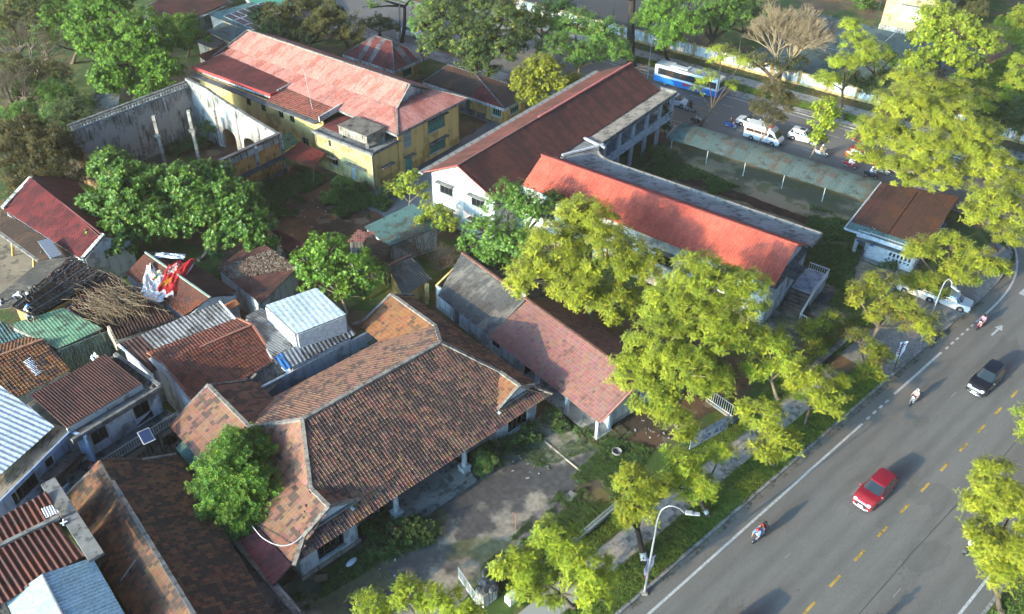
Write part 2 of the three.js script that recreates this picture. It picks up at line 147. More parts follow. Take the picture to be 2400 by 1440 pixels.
struct('road', planUV(sheet([FA(-220, -123.6), FA(220, -123.6), FA(220, -108.2), FA(-220, -108.2)], 0.004)), GM.asphalt);
struct('road', planUV(sheet([FR(85, -19), FR(98, -22), FA(-3, -106.5), FA(-14, -109), FA(0, -114), FA(12, -110)], 0.008)), GM.asphalt);
const corner = [FR(88, -21.5), FR(93, -21.7), FR(97, -22.3), FR(100, -23.2), FR(102.6, -25.2), FR(104, -28.2), FA(-5.5, -107.2), FA(-7, -108.1), FA(-9.5, -108.4)];
struct('compound_ground', planUV(slab([FR(-60, -21.5), ...corner, FA(-220, -108.4), [-300, 0, -60], [-300, 0, 60]], 0.1, 0.3)), GM.ground);
struct('roadside_ground', planUV(slab([FA(-220, -123.4), FA(220, -123.4), FA(220, -420), FA(-220, -420)], 0.1, 0.3)), GM.ground);
struct('roadside_ground', planUV(slab([FR(-60, -3.9), FR(130, -3.9), FR(140, 60), FR(-60, 60)], 0.1, 0.3)), GM.ground);
const patch = (name, pts, y, m) => struct(name, planUV(sheet(pts, y)), m);
const FRr = (u0, u1, v0, v1) => [FR(u0, v0), FR(u1, v0), FR(u1, v1), FR(u0, v1)], FAr = (u0, u1, v0, v1) => [FA(u0, v0), FA(u1, v0), FA(u1, v1), FA(u0, v1)], FBr = (u0, u1, v0, v1) => [FB(u0, v0), FB(u1, v0), FB(u1, v1), FB(u0, v1)];
// ragged outline so that patches of ground do not end in a ruled line
function ragged(pts, amp, step = 0.8) { const o = []; pts = pts.map(A3); for (let i = 0; i < pts.length; i++) { const a = pts[i], b = pts[(i + 1) % pts.length], n = Math.max(1, Math.round(a.distanceTo(b) / step)); for (let k = 0; k < n; k++) { const q = a.clone().lerp(b, k / n); const w = amp * 2; o.push([q.x + w * (wn(q.x * 0.6 + 5, q.z * 0.6) - 0.5) + w * 0.4 * (rnd() - 0.5), 0, q.z + w * (wn(q.z * 0.6 + 60, q.x * 0.6) - 0.5) + w * 0.4 * (rnd() - 0.5)]); } } return o; }
patch('forecourt', ragged([...[FB(12, -38.4), FB(42.2, -38.4)], FB(42.3, -31.6), FB(37, -30.3), FB(33, -29.2), FB(12, -28.4)], 0.25), 0.104, GM.court);
patch('dirt_yard', ragged([FB(41.8, -38), FB(60, -42), FB(61, -28.2), FB(44, -28.8)], 0.5), 0.108, GM.litter);
patch('back_yard', ragged([FA(-92, -67), FA(-62, -66), FA(-62, -46), FA(-90, -47)], 0.6), 0.104, GM.litter);
patch('lane', ragged([FA(-71, -110), FA(-61, -110), FA(-61, -64), FA(-70, -64)], 0.4), 0.108, M([0.9, 0.94, 1], 0.95, { map: rep(tAsphalt, 18) }));
patch('side_yard', ragged([FA(-46.5, -104), FA(-18, -104), FA(-17, -84), FA(-46.5, -83)], 0.3), 0.104, GM.sand);
patch('leaf_litter_strip', ragged([FA(-44, -96.2), FA(-20, -95), FA(-20, -93.6), FA(-44, -93.8)], 0.35), 0.108, M([0.75, 0.5, 0.38], 1, { map: rep(tLitter, 5) }));
patch('asphalt_strip', ragged([FA(-46, -93.4), FA(-21, -93.2), FA(-21, -90.6), FA(-46, -90)], 0.3), 0.109, GM.court);
patch('gate_apron', ragged([FA(-18, -90), FA(-10.5, -90), FA(-12.6, -80), FA(-14.6, -76), FA(-19, -78)], 0.3), 0.104, GM.court);
patch('ruin_floor', ragged([FA(-112, -69), FA(-90, -72), FA(-89, -60), FA(-112, -58)], 0.2), 0.106, GM.litter);
patch('path', FAr(-200, 200, -130.6, -127.8), 0.106, GM.pave); patch('path', FAr(-200, 60, -125.2, -123.8), 0.108, M([0.45, 0.41, 0.36], 1, { map: rep(tMott, 4) }));
patch('path', FAr(-200, -22, -108.2, -105.2), 0.106, GM.pave);
patch('parking_apron', [FR(68.5, -21.7), ...corner.slice(0, 4), FR(101, -25.6), FR(68.5, -26.5)], 0.107, M([0.38, 0.37, 0.35], 0.95, { map: rep(tFine, 3) }));
patch('plaza', FAr(-180, -70, -200, -134.5), 0.104, M([0.36, 0.37, 0.38], 0.95, { map: rep(tAsphalt, 20) }));
patch('sports_court', FAr(-52, -20, -168, -136), 0.108, M([0.10, 0.16, 0.16], 0.95, { map: rep(tMott, 9) })); patch('sports_court', FAr(-19, -6, -168, -136), 0.108, M([0.22, 0.09, 0.08], 0.95, { map: rep(tMott, 9) }));
patch('path', FAr(-4, 40, -185, -160), 0.106, M([0.40, 0.41, 0.42], 0.95, { map: rep(tMott, 8) }));
for (const [a, b, c, d] of [[-52, -20, -152, -151.85], [-36, -35.85, -168, -136], [-20.2, -20.05, -168, -136], [-52, -20, -138, -137.85]]) patch('court_line', FAr(a, b, c, d), 0.114, GM.marking);
// kerbs of separate stones
function kerb(pts, label) { const k = new THREE.Group(); k.name = numbered('kerb'); k.userData = { kind: 'structure' }; scene.add(k); const m = [0.36, 0.32, 0.4].map(v => M([v, v * 0.96, v * 0.9], 1, { map: rep(tMott, 1.3) })); for (let i = 0; i < pts.length - 1; i++) { const a = A3(pts[i]), b = A3(pts[i + 1]), n = Math.max(1, Math.round(a.distanceTo(b) / 1.05)); for (let j = 0; j < n; j++) { const p = a.clone().lerp(b, (j + 0.015) / n), q = a.clone().lerp(b, (j + 0.985) / n); p.y = 0.06 + rr(-0.01, 0.012); q.y = 0.06 + rr(-0.01, 0.012); part('kerb_stone', bar(p, q, 0.24, 0.16), pick(m), k); } } return k; }
kerb([FR(24, -21.4), FR(50, -21.4), FR(70, -21.5), ...corner]); kerb([FR(36, -3.95), FR(56, -3.95)]); kerb([FA(-70, -123.45), FA(10, -123.45)]); kerb([FA(-50, -108.35), FA(-9.5, -108.35)]);
patch('gutter', FRr(20, 88, -21.35, -20.85), 0.006, M([0.2, 0.185, 0.15], 1, { map: rep(tMott, 2.5) }));
// near pavement: separate slabs
{ const base = patch('footpath', [FR(20, -26.0), FR(66, -26.4), FR(66, -24.2), FR(20, -23.9)], 0.112, M([0.32, 0.3, 0.27], 1)); const ms = [[0.44, 0.40, 0.36], [0.47, 0.42, 0.38], [0.43, 0.40, 0.37], [0.48, 0.43, 0.37]].map(c => M(c, 1, { map: rep(tMott, 2.2) })); const gs = Array.from({ length: 9 }, (_, k) => { const g = bx(0.475, 0.05, 0.475), uv = g.attributes.uv; for (let i = 0; i < uv.count; i++) uv.setXY(i, uv.getX(i) + k * 0.77, uv.getY(i) + k * 1.31); g.rotateY(43 * Math.PI / 180); return g; }); let n = 0; const rest = []; for (let u = 31; u < 66; u += 0.49) for (let k = 0; k < 4; k++) { const v = -24.15 - 0.49 * k - (u - 31) * 0.006, p = FR(u, v), y = 0.132 + rr(-0.008, 0.006); if (rnd() < 0.03) continue; if (n++ < 290) { const s = part('paving_slab', pick(gs), pick(ms), base); s.position.set(p[0], y, p[2]); s.rotation.set(rr(-0.015, 0.015), rr(-0.01, 0.01), rr(-0.015, 0.015)); } } }
// road markings
const markG = []; const mk = (name, ps, m, y = 0.008) => patch(name, ps, y, m);
mk('edge_line', FRr(0, 61.6, -20.02, -19.82), GM.marking); mk('edge_line', FRr(67.4, 76.6, -20.1, -19.88), GM.marking);
for (const u of [62.4, 63.5, 64.6, 65.7, 77.4, 78.5, 79.6, 80.7, 81.8, 82.9, 84]) mk('edge_dash', FRr(u, u + 0.55, -20.05, -19.85), GM.marking); 
for (let i = 0; i < 34; i++) { const u = 27.2 + i * 3.43; mk('centre_dash', FRr(u, u + 1.45, -12.66, -12.46), GM.yellow); }
mk('edge_line', FRr(0, 60, -5.2, -5.0), GM.marking);
for (const [u, v, l] of [[44, -16.2, 0.7], [53.4, -16.2, 1.3], [71, -16.3, 1.1], [47, -9, 1.2]]) mk('lane_dash', FRr(u, u + l, v - 0.03, v + 0.03), M([0.24, 0.24, 0.235], 1));
{ const pts = [], q = []; for (let i = 0; i <= 60; i++) { const u = 20 + i * 1.6, v = -9.9 + 0.12 * Math.sin(u * 0.21) + rr(-0.04, 0.04), w = rr(0.03, 0.07); pts.push(FR(u, v - w)); q.unshift(FR(u, v + w)); } mk('tar_seam', [...pts, ...q], M([0.07, 0.066, 0.062], 0.9), 0.0085); }
{ const a = []; for (let i = 0; i <= 12; i++) { const t = i / 12; a.push([84.5 + 17 * t, -20.0 - 3.6 * t * t * t]); } mk('corner_line', [...a.map(([u, v]) => FR(u, v)), ...a.reverse().map(([u, v]) => FR(u + 0.1, v + 0.2))], GM.marking, 0.014); }
mk('stop_line', FRr(92.5, 98, -19.2, -18.6), GM.marking, 0.014);
mk('lane_arrow', [FR(83, -21 + 3), FR(84.6, -21 + 3), FR(84.6, -21 + 2.7), FR(85.6, -21 + 3.1), FR(84.6, -21 + 3.5), FR(84.6, -21 + 3.2), FR(83, -21 + 3.2)], GM.marking, 0.012);
mk('edge_line', FAr(-70, -19, -109.65, -109.5), GM.marking, 0.012); mk('edge_line', FAr(-80, 10, -122.5, -122.3), GM.marking, 0.012); mk('centre_line', FAr(-90, -46, -116.05, -115.9), GM.yellow, 0.012);
for (let u = -75; u < -18; u += 5.4) { mk('lane_dash', FAr(u, u + 1.8, -112.7, -112.58), GM.marking, 0.012); mk('lane_dash', FAr(u + 1, u + 2.8, -119.3, -119.18), GM.marking, 0.012); if (u > -46) mk('centre_dash', FAr(u, u + 1.6, -116.05, -115.9), GM.yellow, 0.012); }
for (let i = 0; i < 11; i++) mk('zebra_stripe', FAr(-17.2, -13.4, -121.6 + i * 1.08, -121.05 + i * 1.08), GM.marking, 0.012);
// ================= the old tiled house in front =================
const palA = [[0.46, 0.23, 0.14], [0.36, 0.175, 0.11], [0.085, 0.065, 0.058], [0.15, 0.095, 0.075]];
const palB = [[0.47, 0.20, 0.08], [0.36, 0.15, 0.065], [0.16, 0.075, 0.045], [0.22, 0.11, 0.07]];
const palMoss = [[0.33, 0.155, 0.075], [0.2, 0.1, 0.06], [0.055, 0.045, 0.04], [0.1, 0.065, 0.05]];
const palRed = [[0.36, 0.115, 0.065], [0.27, 0.085, 0.05], [0.12, 0.045, 0.035], [0.17, 0.07, 0.05]];
const maroonTex = roofTex([0.46, 0.20, 0.18], [0.33, 0.13, 0.12], 0.5, 21), rustTex = roofTex([0.36, 0.23, 0.18], [0.42, 0.25, 0.15], 0.52, 23), brownTex = roofTex([0.37, 0.25, 0.215], [0.29, 0.19, 0.17], 0.5, 25), greyTex = roofTex([0.60, 0.59, 0.57], [0.44, 0.42, 0.40], 0.5, 27), pinkTex = roofTex([0.74, 0.50, 0.44], [0.66, 0.39, 0.33], 0.55, 29, [0.58, 0.43, 0.38]), tealTex = roofTex([0.37, 0.45, 0.44], [0.40, 0.36, 0.32], 0.56, 31), fibroTex = roofTex([0.30, 0.285, 0.27], [0.44, 0.41, 0.37], 0.52, 33), mossRoofTex = roofTex([0.26, 0.20, 0.165], [0.33, 0.24, 0.19], 0.5, 35), redTex = roofTex([0.74, 0.36, 0.28], [0.68, 0.32, 0.25], 0.5, 37, [0.6, 0.3, 0.24]), greenTex = roofTex([0.46, 0.59, 0.46], [0.38, 0.50, 0.40], 0.52, 39), paleTex = roofTex([0.76, 0.81, 0.84], [0.73, 0.78, 0.81], 0.5, 41, [0.68, 0.7, 0.7]);
const schoolBrown = [M([0.98, 0.58, 0.5], 0.8, { map: rep(brownTex, 7) }), M([0.9, 0.53, 0.46], 0.8, { map: rep(brownTex, 8) })];
const RM = (t, tints = [1, 0.9, 1.08], rough = 0.75, s = 7) => tints.map(k => M([k, k, k], rough, { map: rep(t, s + k) }));
const rMaroon = RM(maroonTex), rRust = RM(rustTex), rBrown = RM(brownTex), rGrey = RM(greyTex), rPink = RM(pinkTex), rTeal = RM(tealTex), rFibro = RM(fibroTex), rMoss = RM(mossRoofTex), rRed = RM(redTex, [1, 0.92, 1.06]), rGreen = RM(greenTex), rPale = RM(paleTex, [1, 0.97, 1.03], 0.4);
{
  const h = thing('tiled_house', 'large old house with mottled clay tile roof, cross wings and white gablets', 'house');
  const X = (u, v, y) => FB(u, v, y), e = 3.4, w = 5.2, r = 7.5;
  tiles(h, [X(16, -37.4, e), X(41.5, -37.4, e), X(38.9, -40.85, w + 0.02), X(36, -45.15, r), X(22.3, -45.15, r), X(19.9, -40.85, w + 0.02)], palA, { near: 290, d0: 0.47 });
  tiles(h, [X(16, -55.9, e), X(16, -37.5, e), X(19.9, -38.5, w), X(19.9, -55.9, w)], palA, { d0: 0.62 });
  tiles(h, [X(19.9, -49.45, w), X(19.9, -40.85, w), X(22.3, -45.15, r)], palA, { d0: 0.55 });
  tiles(h, [X(22.2, -38.5, 4.19), X(22.2, -38.62, 4.19), X(19.9, -40.95, w + 0.03), X(19.9, -38.5, w + 0.03)], palA, { d0: 0.45 });
  tiles(h, [X(35.9, -52.9, e), X(22.9, -52.9, e), X(19.9, -49.45, w), X(22.3, -45.15, r), X(36, -45.15, r), X(38.9, -49.45, w)], palA, { d0: 0.56 });
  tiles(h, [X(23.7, -52.6, 3.5), X(23.7, -55.9, 3.5), X(19.9, -55.9, w), X(19.9, -49.4, w)], palA, { d0: 0.5 });
  tiles(h, [X(41.5, -37.4, e), X(41.5, -55.9, e), X(38.9, -55.9, w), X(38.9, -38.5, w)], palA, { d0: 0.46 });
  tiles(h, [X(38.9, -40.85, w), X(38.9, -49.45, w), X(36, -45.15, r)], palA, { d0: 0.46 });
  tiles(h, [X(36.6, -38.62, 4.19), X(36.6, -38.5, 4.19), X(38.9, -38.5, w + 0.03), X(38.9, -40.95, w + 0.03)], palB, { d0: 0.62 });
  tiles(h, [X(35.1, -55.9, 3.5), X(35.1, -52.6, 3.5), X(38.9, -49.4, w), X(38.9, -55.9, w)], palB, { d0: 0.62 });
  cap(h, [X(22.3, -45.15, r), X(36, -45.15, r)], 0.17);
  cap(h, [X(15.7, -56.3, 3.75), X(17.2, -56, 3.75), X(19.9, -56, w), X(19.9, -49.45, w), X(22.3, -45.15, r), X(19.9, -40.85, w), X(19.9, -38.5, w), X(17.5, -38.3, 4.15), X(15.9, -37.2, 3.42)], 0.15);
  cap(h, [X(19.9, -56, w), X(23.6, -56, 3.6), X(24.2, -56.2, 3.75)], 0.12); cap(h, [X(19.9, -38.5, w), X(22.4, -38.4, 4.2)], 0.13);
  cap(h, [X(34.4, -56.3, 3.8), X(35.4, -56, 3.7), X(38.9, -56, w), X(38.9, -49.45, w), X(36, -45.15, r), X(38.9, -40.85, w), X(38.9, -38.5, w), X(40.4, -38.3, 4.25), X(41.7, -37.3, 3.45)], 0.15);
  cap(h, [X(38.9, -38.5, w), X(36.4, -38.4, 4.2)], 0.13); cap(h, [X(38.9, -56, w), X(41.7, -56.2, 3.6)], 0.12);
  for (const u of [19.9, 38.9]) { const s = new THREE.Shape([[-2.15, 4.12], [2.15, 4.12], [0, 5.08]].map(p => new THREE.Vector2(...p))), g = new THREE.ExtrudeGeometry(s, { depth: 0.15, bevelEnabled: false }); const o = X(u, -38.72, 0); const m = new THREE.Matrix4().makeRotationY(44.5 * Math.PI / 180).setPosition(o[0], 0, o[2]); g.applyMatrix4(m); part('pediment', g, MAT.whitewall, h); const s2 = bar(X(u - 2.4, -38.5, 4.13), X(u + 2.4, -38.5, 4.13), 0.3, 0.16); part('pediment_ledge', s2, MAT.concrete, h); }
  // walls
  const wd = (u, w, y = 1.0, hh = 1.7, nb = 4) => ({ u, w, y, h: hh, bars: nb, fm: MAT.brownframe, cross: 0 });
  const ww = MAT.whitewall;
  wall(h, X(16.7, -38.1), X(21.7, -38.1), 0, e + 0.3, ww, [wd(1.5, 2.3)]); wall(h, X(21.7, -38.1), X(21.7, -39.4), 0, e + 0.6, ww);
  wall(h, X(21.7, -39.4), X(24.6, -39.4), 0, e + 0.9, ww, [wd(0.5, 2, 1.0, 1.6, 3)]); wall(h, X(24.6, -40.3), X(33, -40.3), 0, e + 1.3, ww, [{ u: 0.3, w: 2.4, y: 0.35, h: 2.5, bars: 3, kind: 'door', fm: MAT.brownframe, gm: MAT.brownframe }, { u: 3, w: 2.4, y: 0.35, h: 2.5, bars: 3, kind: 'door', fm: MAT.brownframe, gm: MAT.brownframe }, { u: 5.7, w: 2.4, y: 0.35, h: 2.5, bars: 3, kind: 'door', fm: MAT.brownframe, gm: MAT.brownframe }]);
  wall(h, X(33, -39.4), X(36.3, -39.4), 0, e + 0.9, ww, [wd(0.6, 2, 1.0, 1.6, 3)]); wall(h, X(36.3, -39.4), X(36.3, -38.1), 0, e + 0.6, ww); wall(h, X(36.3, -38.1), X(40.7, -38.1), 0, e + 0.3, ww, [wd(1, 2.3)]);
  wall(h, X(40.7, -38.1), X(40.7, -55), 0, e, ww, [wd(3, 1.6), wd(8, 1.6), wd(13, 1.6)]); wall(h, X(40.7, -55), X(16.7, -55), 0, e, ww); wall(h, X(16.7, -55), X(16.7, -38.1), 0, e, ww, [wd(4, 1.5), wd(9, 1.5), wd(14, 1.5)]);
  part('porch_floor', slab([X(25.2, -40.4), X(32.4, -40.4), X(32.4, -37.1), X(25.2, -37.1)], 0.42, 0.42), M([0.46, 0.41, 0.34], 0.9, { map: rep(tMott, 4) }), h); part('porch_step', slab([X(25.2, -37.1), X(32.4, -37.1), X(32.4, -36.5), X(25.2, -36.5)], 0.24, 0.24), MAT.concrete, h);
  part('plinth', [bar(X(16.6, -38.02, 0.25), X(21.8, -38.02, 0.25), 0.1, 0.5), bar(X(36.2, -38.02, 0.25), X(40.8, -38.02, 0.25), 0.1, 0.5)], M([0.46, 0.38, 0.29], 1, { map: rep(tStreak, 2) }), h);
  for (const u of [25.2, 32.2]) { const p = X(u, -37.9, 0), c = part('column', cyl([p[0], 0.9, p[2]], [p[0], 3.5, p[2]], 0.24, 0.2, 14), MAT.whiteclean, h); const b = bx(0.72, 0.9, 0.72, 0, 0.45, 0); b.rotateY(44.5 * Math.PI / 180); b.translate(p[0], 0, p[2]); const b2 = bx(0.84, 0.14, 0.84, 0, 0.93, 0); b2.rotateY(44.5 * Math.PI / 180); b2.translate(p[0], 0, p[2]); part('pedestal', [b, b2], MAT.whitewall, c); }
  part('beam', bar(X(24.6, -37.95, 3.42), X(33, -37.95, 3.42), 0.25, 0.3), MAT.whitewall, h);
  corr(h, [[-19.35,2.6,-40.3], [-16.08,2.6,-36.63], [-14.93,3.3,-37.77], [-18.03,3.3,-40.94]], rMaroon, { pitch: 0.25, amp: 0.03 });
  part('cable', tube([[-18.46,3.6,-40.88], [-17.12,4,-39.39], [-15.8,4,-38.87], [-14.93,4.1,-39.11], [-14.24,4.3,-39.98], [-13.32,4.7,-40.83]], 0.035), MAT.white, h);
}
// ================= long low annex beside it =================
{
  const h = thing('annex_building', 'long low annex with half dark cement-sheet and half pink tile roof', 'building'), X = FC, e = 2.9, r = 5.0, vr = -44.9, ve = -40.3, vb = -49.4;
  corr(h, [X(-58.2, ve, e), X(-49.9, ve, e), X(-50.1, vr, r), X(-60.3, vr, r)], rFibro, { pitch: 0.3, amp: 0.04, sheet: 1.05, rows: 2 });
  corr(h, [X(-49.9, vb, e), X(-60.3, vb, e), X(-60.3, vr, r), X(-49.9, vr, r)], rFibro, { pitch: 0.3, amp: 0.04, sheet: 1.05 });
  const pal = [[0.45, 0.21, 0.165], [0.38, 0.165, 0.13], [0.26, 0.12, 0.1], [0.17, 0.09, 0.075]];
  tiles(h, [X(-49.9, ve, e), X(-35.2, ve, e), X(-35.2, vr, r), X(-49.9, vr, r)], pal, { d0: 0.74 }); tiles(h, [X(-35.2, vb, e), X(-49.9, vb, e), X(-49.9, vr, r), X(-35.2, vr, r)], pal, { d0: 0.62 });
  cap(h, [X(-60.3, vr, r), X(-35.1, vr, r)], 0.12, M([0.30, 0.13, 0.09], 1, { map: rep(tMott, 1) })); cap(h, [X(-35.15, ve, e), X(-35.15, vr, r)], 0.07, M([0.40, 0.16, 0.12], 1));
  const ww = MAT.whitewall; wall(h, X(-59.8, -41.1), X(-46, -41.1), 0, e, ww, [{ u: 3, w: 1, y: 0, h: 2.2, kind: 'door', bars: 1 }, { u: 9.2, w: 1.1, y: 1.1, h: 1.2, fm: MAT.frameDark }]);
  wall(h, X(-46, -42.6), X(-36.2, -42.6), 0, e + 0.4, ww, [{ u: 1.2, w: 1.3, y: 1, h: 1.3, fm: MAT.frameDark, bars: 3 }, { u: 4.6, w: 1, y: 0, h: 2.2, kind: 'door', bars: 1 }, { u: 7.2, w: 1.3, y: 1, h: 1.3, fm: MAT.frameDark, bars: 3 }]); wall(h, X(-36.2, -42.6), X(-36.2, -48.6), 0, e, ww, [{ u: 2.2, w: 1.8, y: 1, h: 1.3, bars: 3 }], { gable: r - 0.15, gu: 2.3 }); wall(h, X(-36.2, -48.6), X(-59.8, -48.6), 0, e, ww); wall(h, X(-59.8, -48.6), X(-59.8, -41.1), 0, e, MAT.yellowwall, [], { gable: r - 0.2, gu: 3.7 });
  part('verandah_floor', slab([X(-46, -42.6), X(-35.7, -42.6), X(-35.7, -40.7), X(-46, -40.7)], 0.28, 0.28), M([0.6, 0.57, 0.5], 0.9, { map: rep(tMott, 4) }), h);
  for (const u of [-35.95, -39.8, -43.8]) { const p = X(u, -40.95, 0); part('post', bx(0.3, e + 0.1, 0.3, 0, (e + 0.1) / 2, 0).rotateY(-49.3 * Math.PI / 180).translate(p[0], 0, p[2]), MAT.whiteclean, h); }
  const p = X(-36.05, -42.5, 0); part('post', bx(0.3, e + 0.3, 0.3, 0, (e + 0.3) / 2, 0).rotateY(-49.3 * Math.PI / 180).translate(p[0], 0, p[2]), MAT.whiteclean, h); part('beam', bar(X(-46, -40.95, e - 0.05), X(-35.6, -40.95, e - 0.05), 0.22, 0.3), MAT.whitewall, h);
}
// ================= L-shaped white school block =================
{
  const h = thing('school_block', 'white L-shaped two-storey block with brown and bright red sheet roofs', 'building'), X = FA, ww = MAT.whitewall, e = 6.5, r = 9;
  // brown wing
  corr(h, [X(-50.3, -66.7, e), X(-50.3, -104, e), X(-55.2, -104.2, r), X(-55.2, -66.4, r)], schoolBrown, { pitch: 0.3, amp: 0.035, sheet: 1.1, name: 'brown_roof_sheet' });
  corr(h, [X(-60.1, -104, e), X(-60.1, -66.7, e), X(-55.2, -66.4, r), X(-55.2, -104.2, r)], schoolBrown, { pitch: 0.3, amp: 0.035, sheet: 1.1, name: 'brown_roof_sheet' });
  cap(h, [X(-55.2, -82, r), X(-55.2, -104.3, r)], 0.16, M([0.42, 0.12, 0.1], 0.7)); cap(h, [X(-55.2, -66.4, r), X(-55.2, -82, r)], 0.1, M([0.2, 0.09, 0.08], 0.8)); cap(h, [X(-50.2, -66.5, e), X(-55.2, -66.4, r), X(-60.2, -66.5, e)], 0.07, M([0.40, 0.09, 0.07], 0.8));
  part('gutter', bar(X(-60.5, -66.2, 6.4), X(-60.5, -104.5, 6.4), 0.7, 0.2), MAT.concrete, h);
  const wi = (u, y) => ({ u, w: 1.9, y, h: 1.35, bars: 3, can: 1, fm: MAT.frameDark });
  wall(h, X(-59.7, -67.2), X(-50.6, -67.2), 0, 6.3, ww, [wi(1.2, 1.1), wi(5.8, 1.1), wi(1.2, 4.2), wi(5.8, 4.2)], { gable: 8.8, gu: 4.5, name: 'gable_wall' });
  wall(h, X(-50.6, -67.2), X(-50.6, -84), 0, 6.3, ww); wall(h, X(-59.7, -103.6), X(-59.7, -67.2), 0, 6.3, ww, [4, 9, 14, 19, 24, 29].map(u => wi(u, 4))); wall(h, X(-50.6, -103.6), X(-59.7, -103.6), 0, 6.3, ww, [], { gable: 8.8, gu: 4.6, name: 'gable_wall' });
  wall(h, X(-50.6, -84), X(-50.6, -103.6), 0, 6.4, ww, [2, 6.2, 10.4, 14.6].flatMap(u => [{ u, w: 2.6, y: 0.2, h: 2.4, bars: 3, fm: MAT.frameDark, sill: 0 }, { u, w: 2.6, y: 3.9, h: 1.9, bars: 3, fm: MAT.frameDark, sill: 0 }]));
  // verandah of the brown wing
  const terr = M([0.44, 0.37, 0.29], 1, { map: rep(tMott, 3, 2.4) });
  part('terrace_roof', slab([X(-50.5, -85), X(-48, -85), X(-48, -104.6), X(-50.5, -104.6)], 6.4, 0.2), terr, h); part('parapet', [bar(X(-47.95, -84.9, 6.5), X(-47.95, -104.6, 6.5), 0.16, 0.45), bar(X(-50.4, -104.55, 6.55), X(-47.9, -104.55, 6.55), 0.18, 0.5)], MAT.concrete, h);
  part('upper_floor', slab([X(-50.5, -83), X(-47.9, -83), X(-47.9, -104.4), X(-50.5, -104.4)], 3.3, 0.22), MAT.whitewall, h);
  for (let k = 0; k < 6; k++) { const v = -86.2 - k * 3.55, p = X(-48.1, v, 0); part('pillar', bx(0.32, 6.2, 0.55, 0, 3.1, 0).rotateY(-35.5 * Math.PI / 180).translate(p[0], 0, p[2]), MAT.whiteclean, h); if (k < 5) { const rl = part('balcony_panel', bar(X(-48.02, v - 0.2, 3.78), X(-48.02, v - 3.35, 3.78), 0.12, 0.9), MAT.whiteclean, h); part('balcony_rail', [bar(X(-47.93, v - 0.15, 4.26), X(-47.93, v - 3.4, 4.26), 0.2, 0.09), bar(X(-47.93, v - 1.75, 3.35), X(-47.93, v - 1.75, 4.2), 0.14, 0.14), bar(X(-47.85, v - 0.4, 3.3), X(-47.85, v - 3.2, 3.3), 0.35, 0.1)], MAT.whitewall, rl); } }
  // red wing
  const er = 6.2, rr2 = 8.5, v0 = -70.6, vr = -75.1, v1 = -79.5;
  corr(h, [X(-50, v0 - 0.9, er), X(-19.4, v0, er), X(-19.4, vr, rr2), X(-50, vr, rr2)], rRed, { pitch: 0.26, amp: 0.03, sheet: 1.1, name: 'red_roof_sheet' }); corr(h, [X(-19.4, v1, er), X(-50, v1, er), X(-50, vr, rr2), X(-19.4, vr, rr2)], rRed, { pitch: 0.26, amp: 0.03, sheet: 1.1, name: 'red_roof_sheet' });
  cap(h, [X(-50, vr, rr2), X(-19.3, vr, rr2)], 0.12, M([0.28, 0.05, 0.04], 0.8));
  let tr2 = M([0.30, 0.29, 0.28], 1, { map: rep(tMott, 5, 3) }), arc = []; for (let i = 0; i <= 8; i++) { const a = i / 8 * Math.PI / 2; arc.push([-44.2 - 3.7 * Math.sin(a), -85.4 + 3.7 * (1 - Math.cos(Math.PI / 2 - a)) ]); }
  const curve = []; for (let i = 0; i <= 10; i++) { const a = i / 10 * Math.PI / 2; curve.push(X(-44.4 - 3.5 * Math.cos(Math.PI / 2 - a), -85.2 + 3.5 - 3.5 * (1 - Math.cos(a)) * 1 - 0)); }
  part('terrace_roof', slab([X(-19.2, -79.4), X(-19.2, -81.8), X(-44.4, -81.8), ...[0.25, 0.5, 0.75].map(t => X(-44.4 - 3.5 * Math.sin(t * 1.57), -81.8 - 3.3 * (1 - Math.cos(t * 1.57)))), X(-48, -85.1), X(-50.5, -85.1), X(-50.5, -79.4)], 6.38, 0.22), tr2, h);
  const edge = [X(-19.1, -79.2, 6.5), X(-19.1, -81.85, 6.5), X(-44.4, -81.85, 6.5), ...[0.2, 0.4, 0.6, 0.8].map(t => X(-44.4 - 3.5 * Math.sin(t * 1.57), -81.85 - 3.3 * (1 - Math.cos(t * 1.57)), 6.5)), X(-47.95, -85.2, 6.5)]; part('parapet', edge.slice(1).map((p, i) => bar(edge[i], p, 0.16, 0.45)), MAT.concrete, h);
  part('downpipe_beam', bar(X(-50.4, -85.1, 6.6), X(-47, -84.4, 6.6), 0.25, 0.25), MAT.whiteclean, h); part('flashing_beam', bar(X(-47.6, -85, 6.65), X(-50, -79.6, 6.65), 0.3, 0.2), MAT.whiteclean, h);
  wall(h, X(-50.6, -71.4), X(-20, -71.4), 0, 6.1, ww, [3, 8, 13, 18, 23].map(u => ({ u, w: 2.2, y: 3.0, h: 1.6, bars: 4, fm: MAT.frameDark, can: 1 }))); wall(h, X(-20, -71.4), X(-20, -79), 0, 6.1, ww, [{ u: 5.4, w: 1.1, y: 1.7, h: 2.1, kind: 'door', bars: 1 }], { gable: 8.35, gu: 3.7, name: 'gable_wall' }); wall(h, X(-20, -79), X(-50, -79), 0, 6.2, ww, [3, 8, 13, 18, 23].map(u => ({ u, w: 2.4, y: 1.0, h: 1.6, bars: 4, fm: MAT.frameDark })));
  for (let u = -20.3; u > -46; u -= 4.2) { const p = X(u, -81.5, 0); part('pillar', bx(0.4, 6.2, 0.3, 0, 3.1, 0).rotateY(-35.5 * Math.PI / 180).translate(p[0], 0, p[2]), MAT.whiteclean, h); }
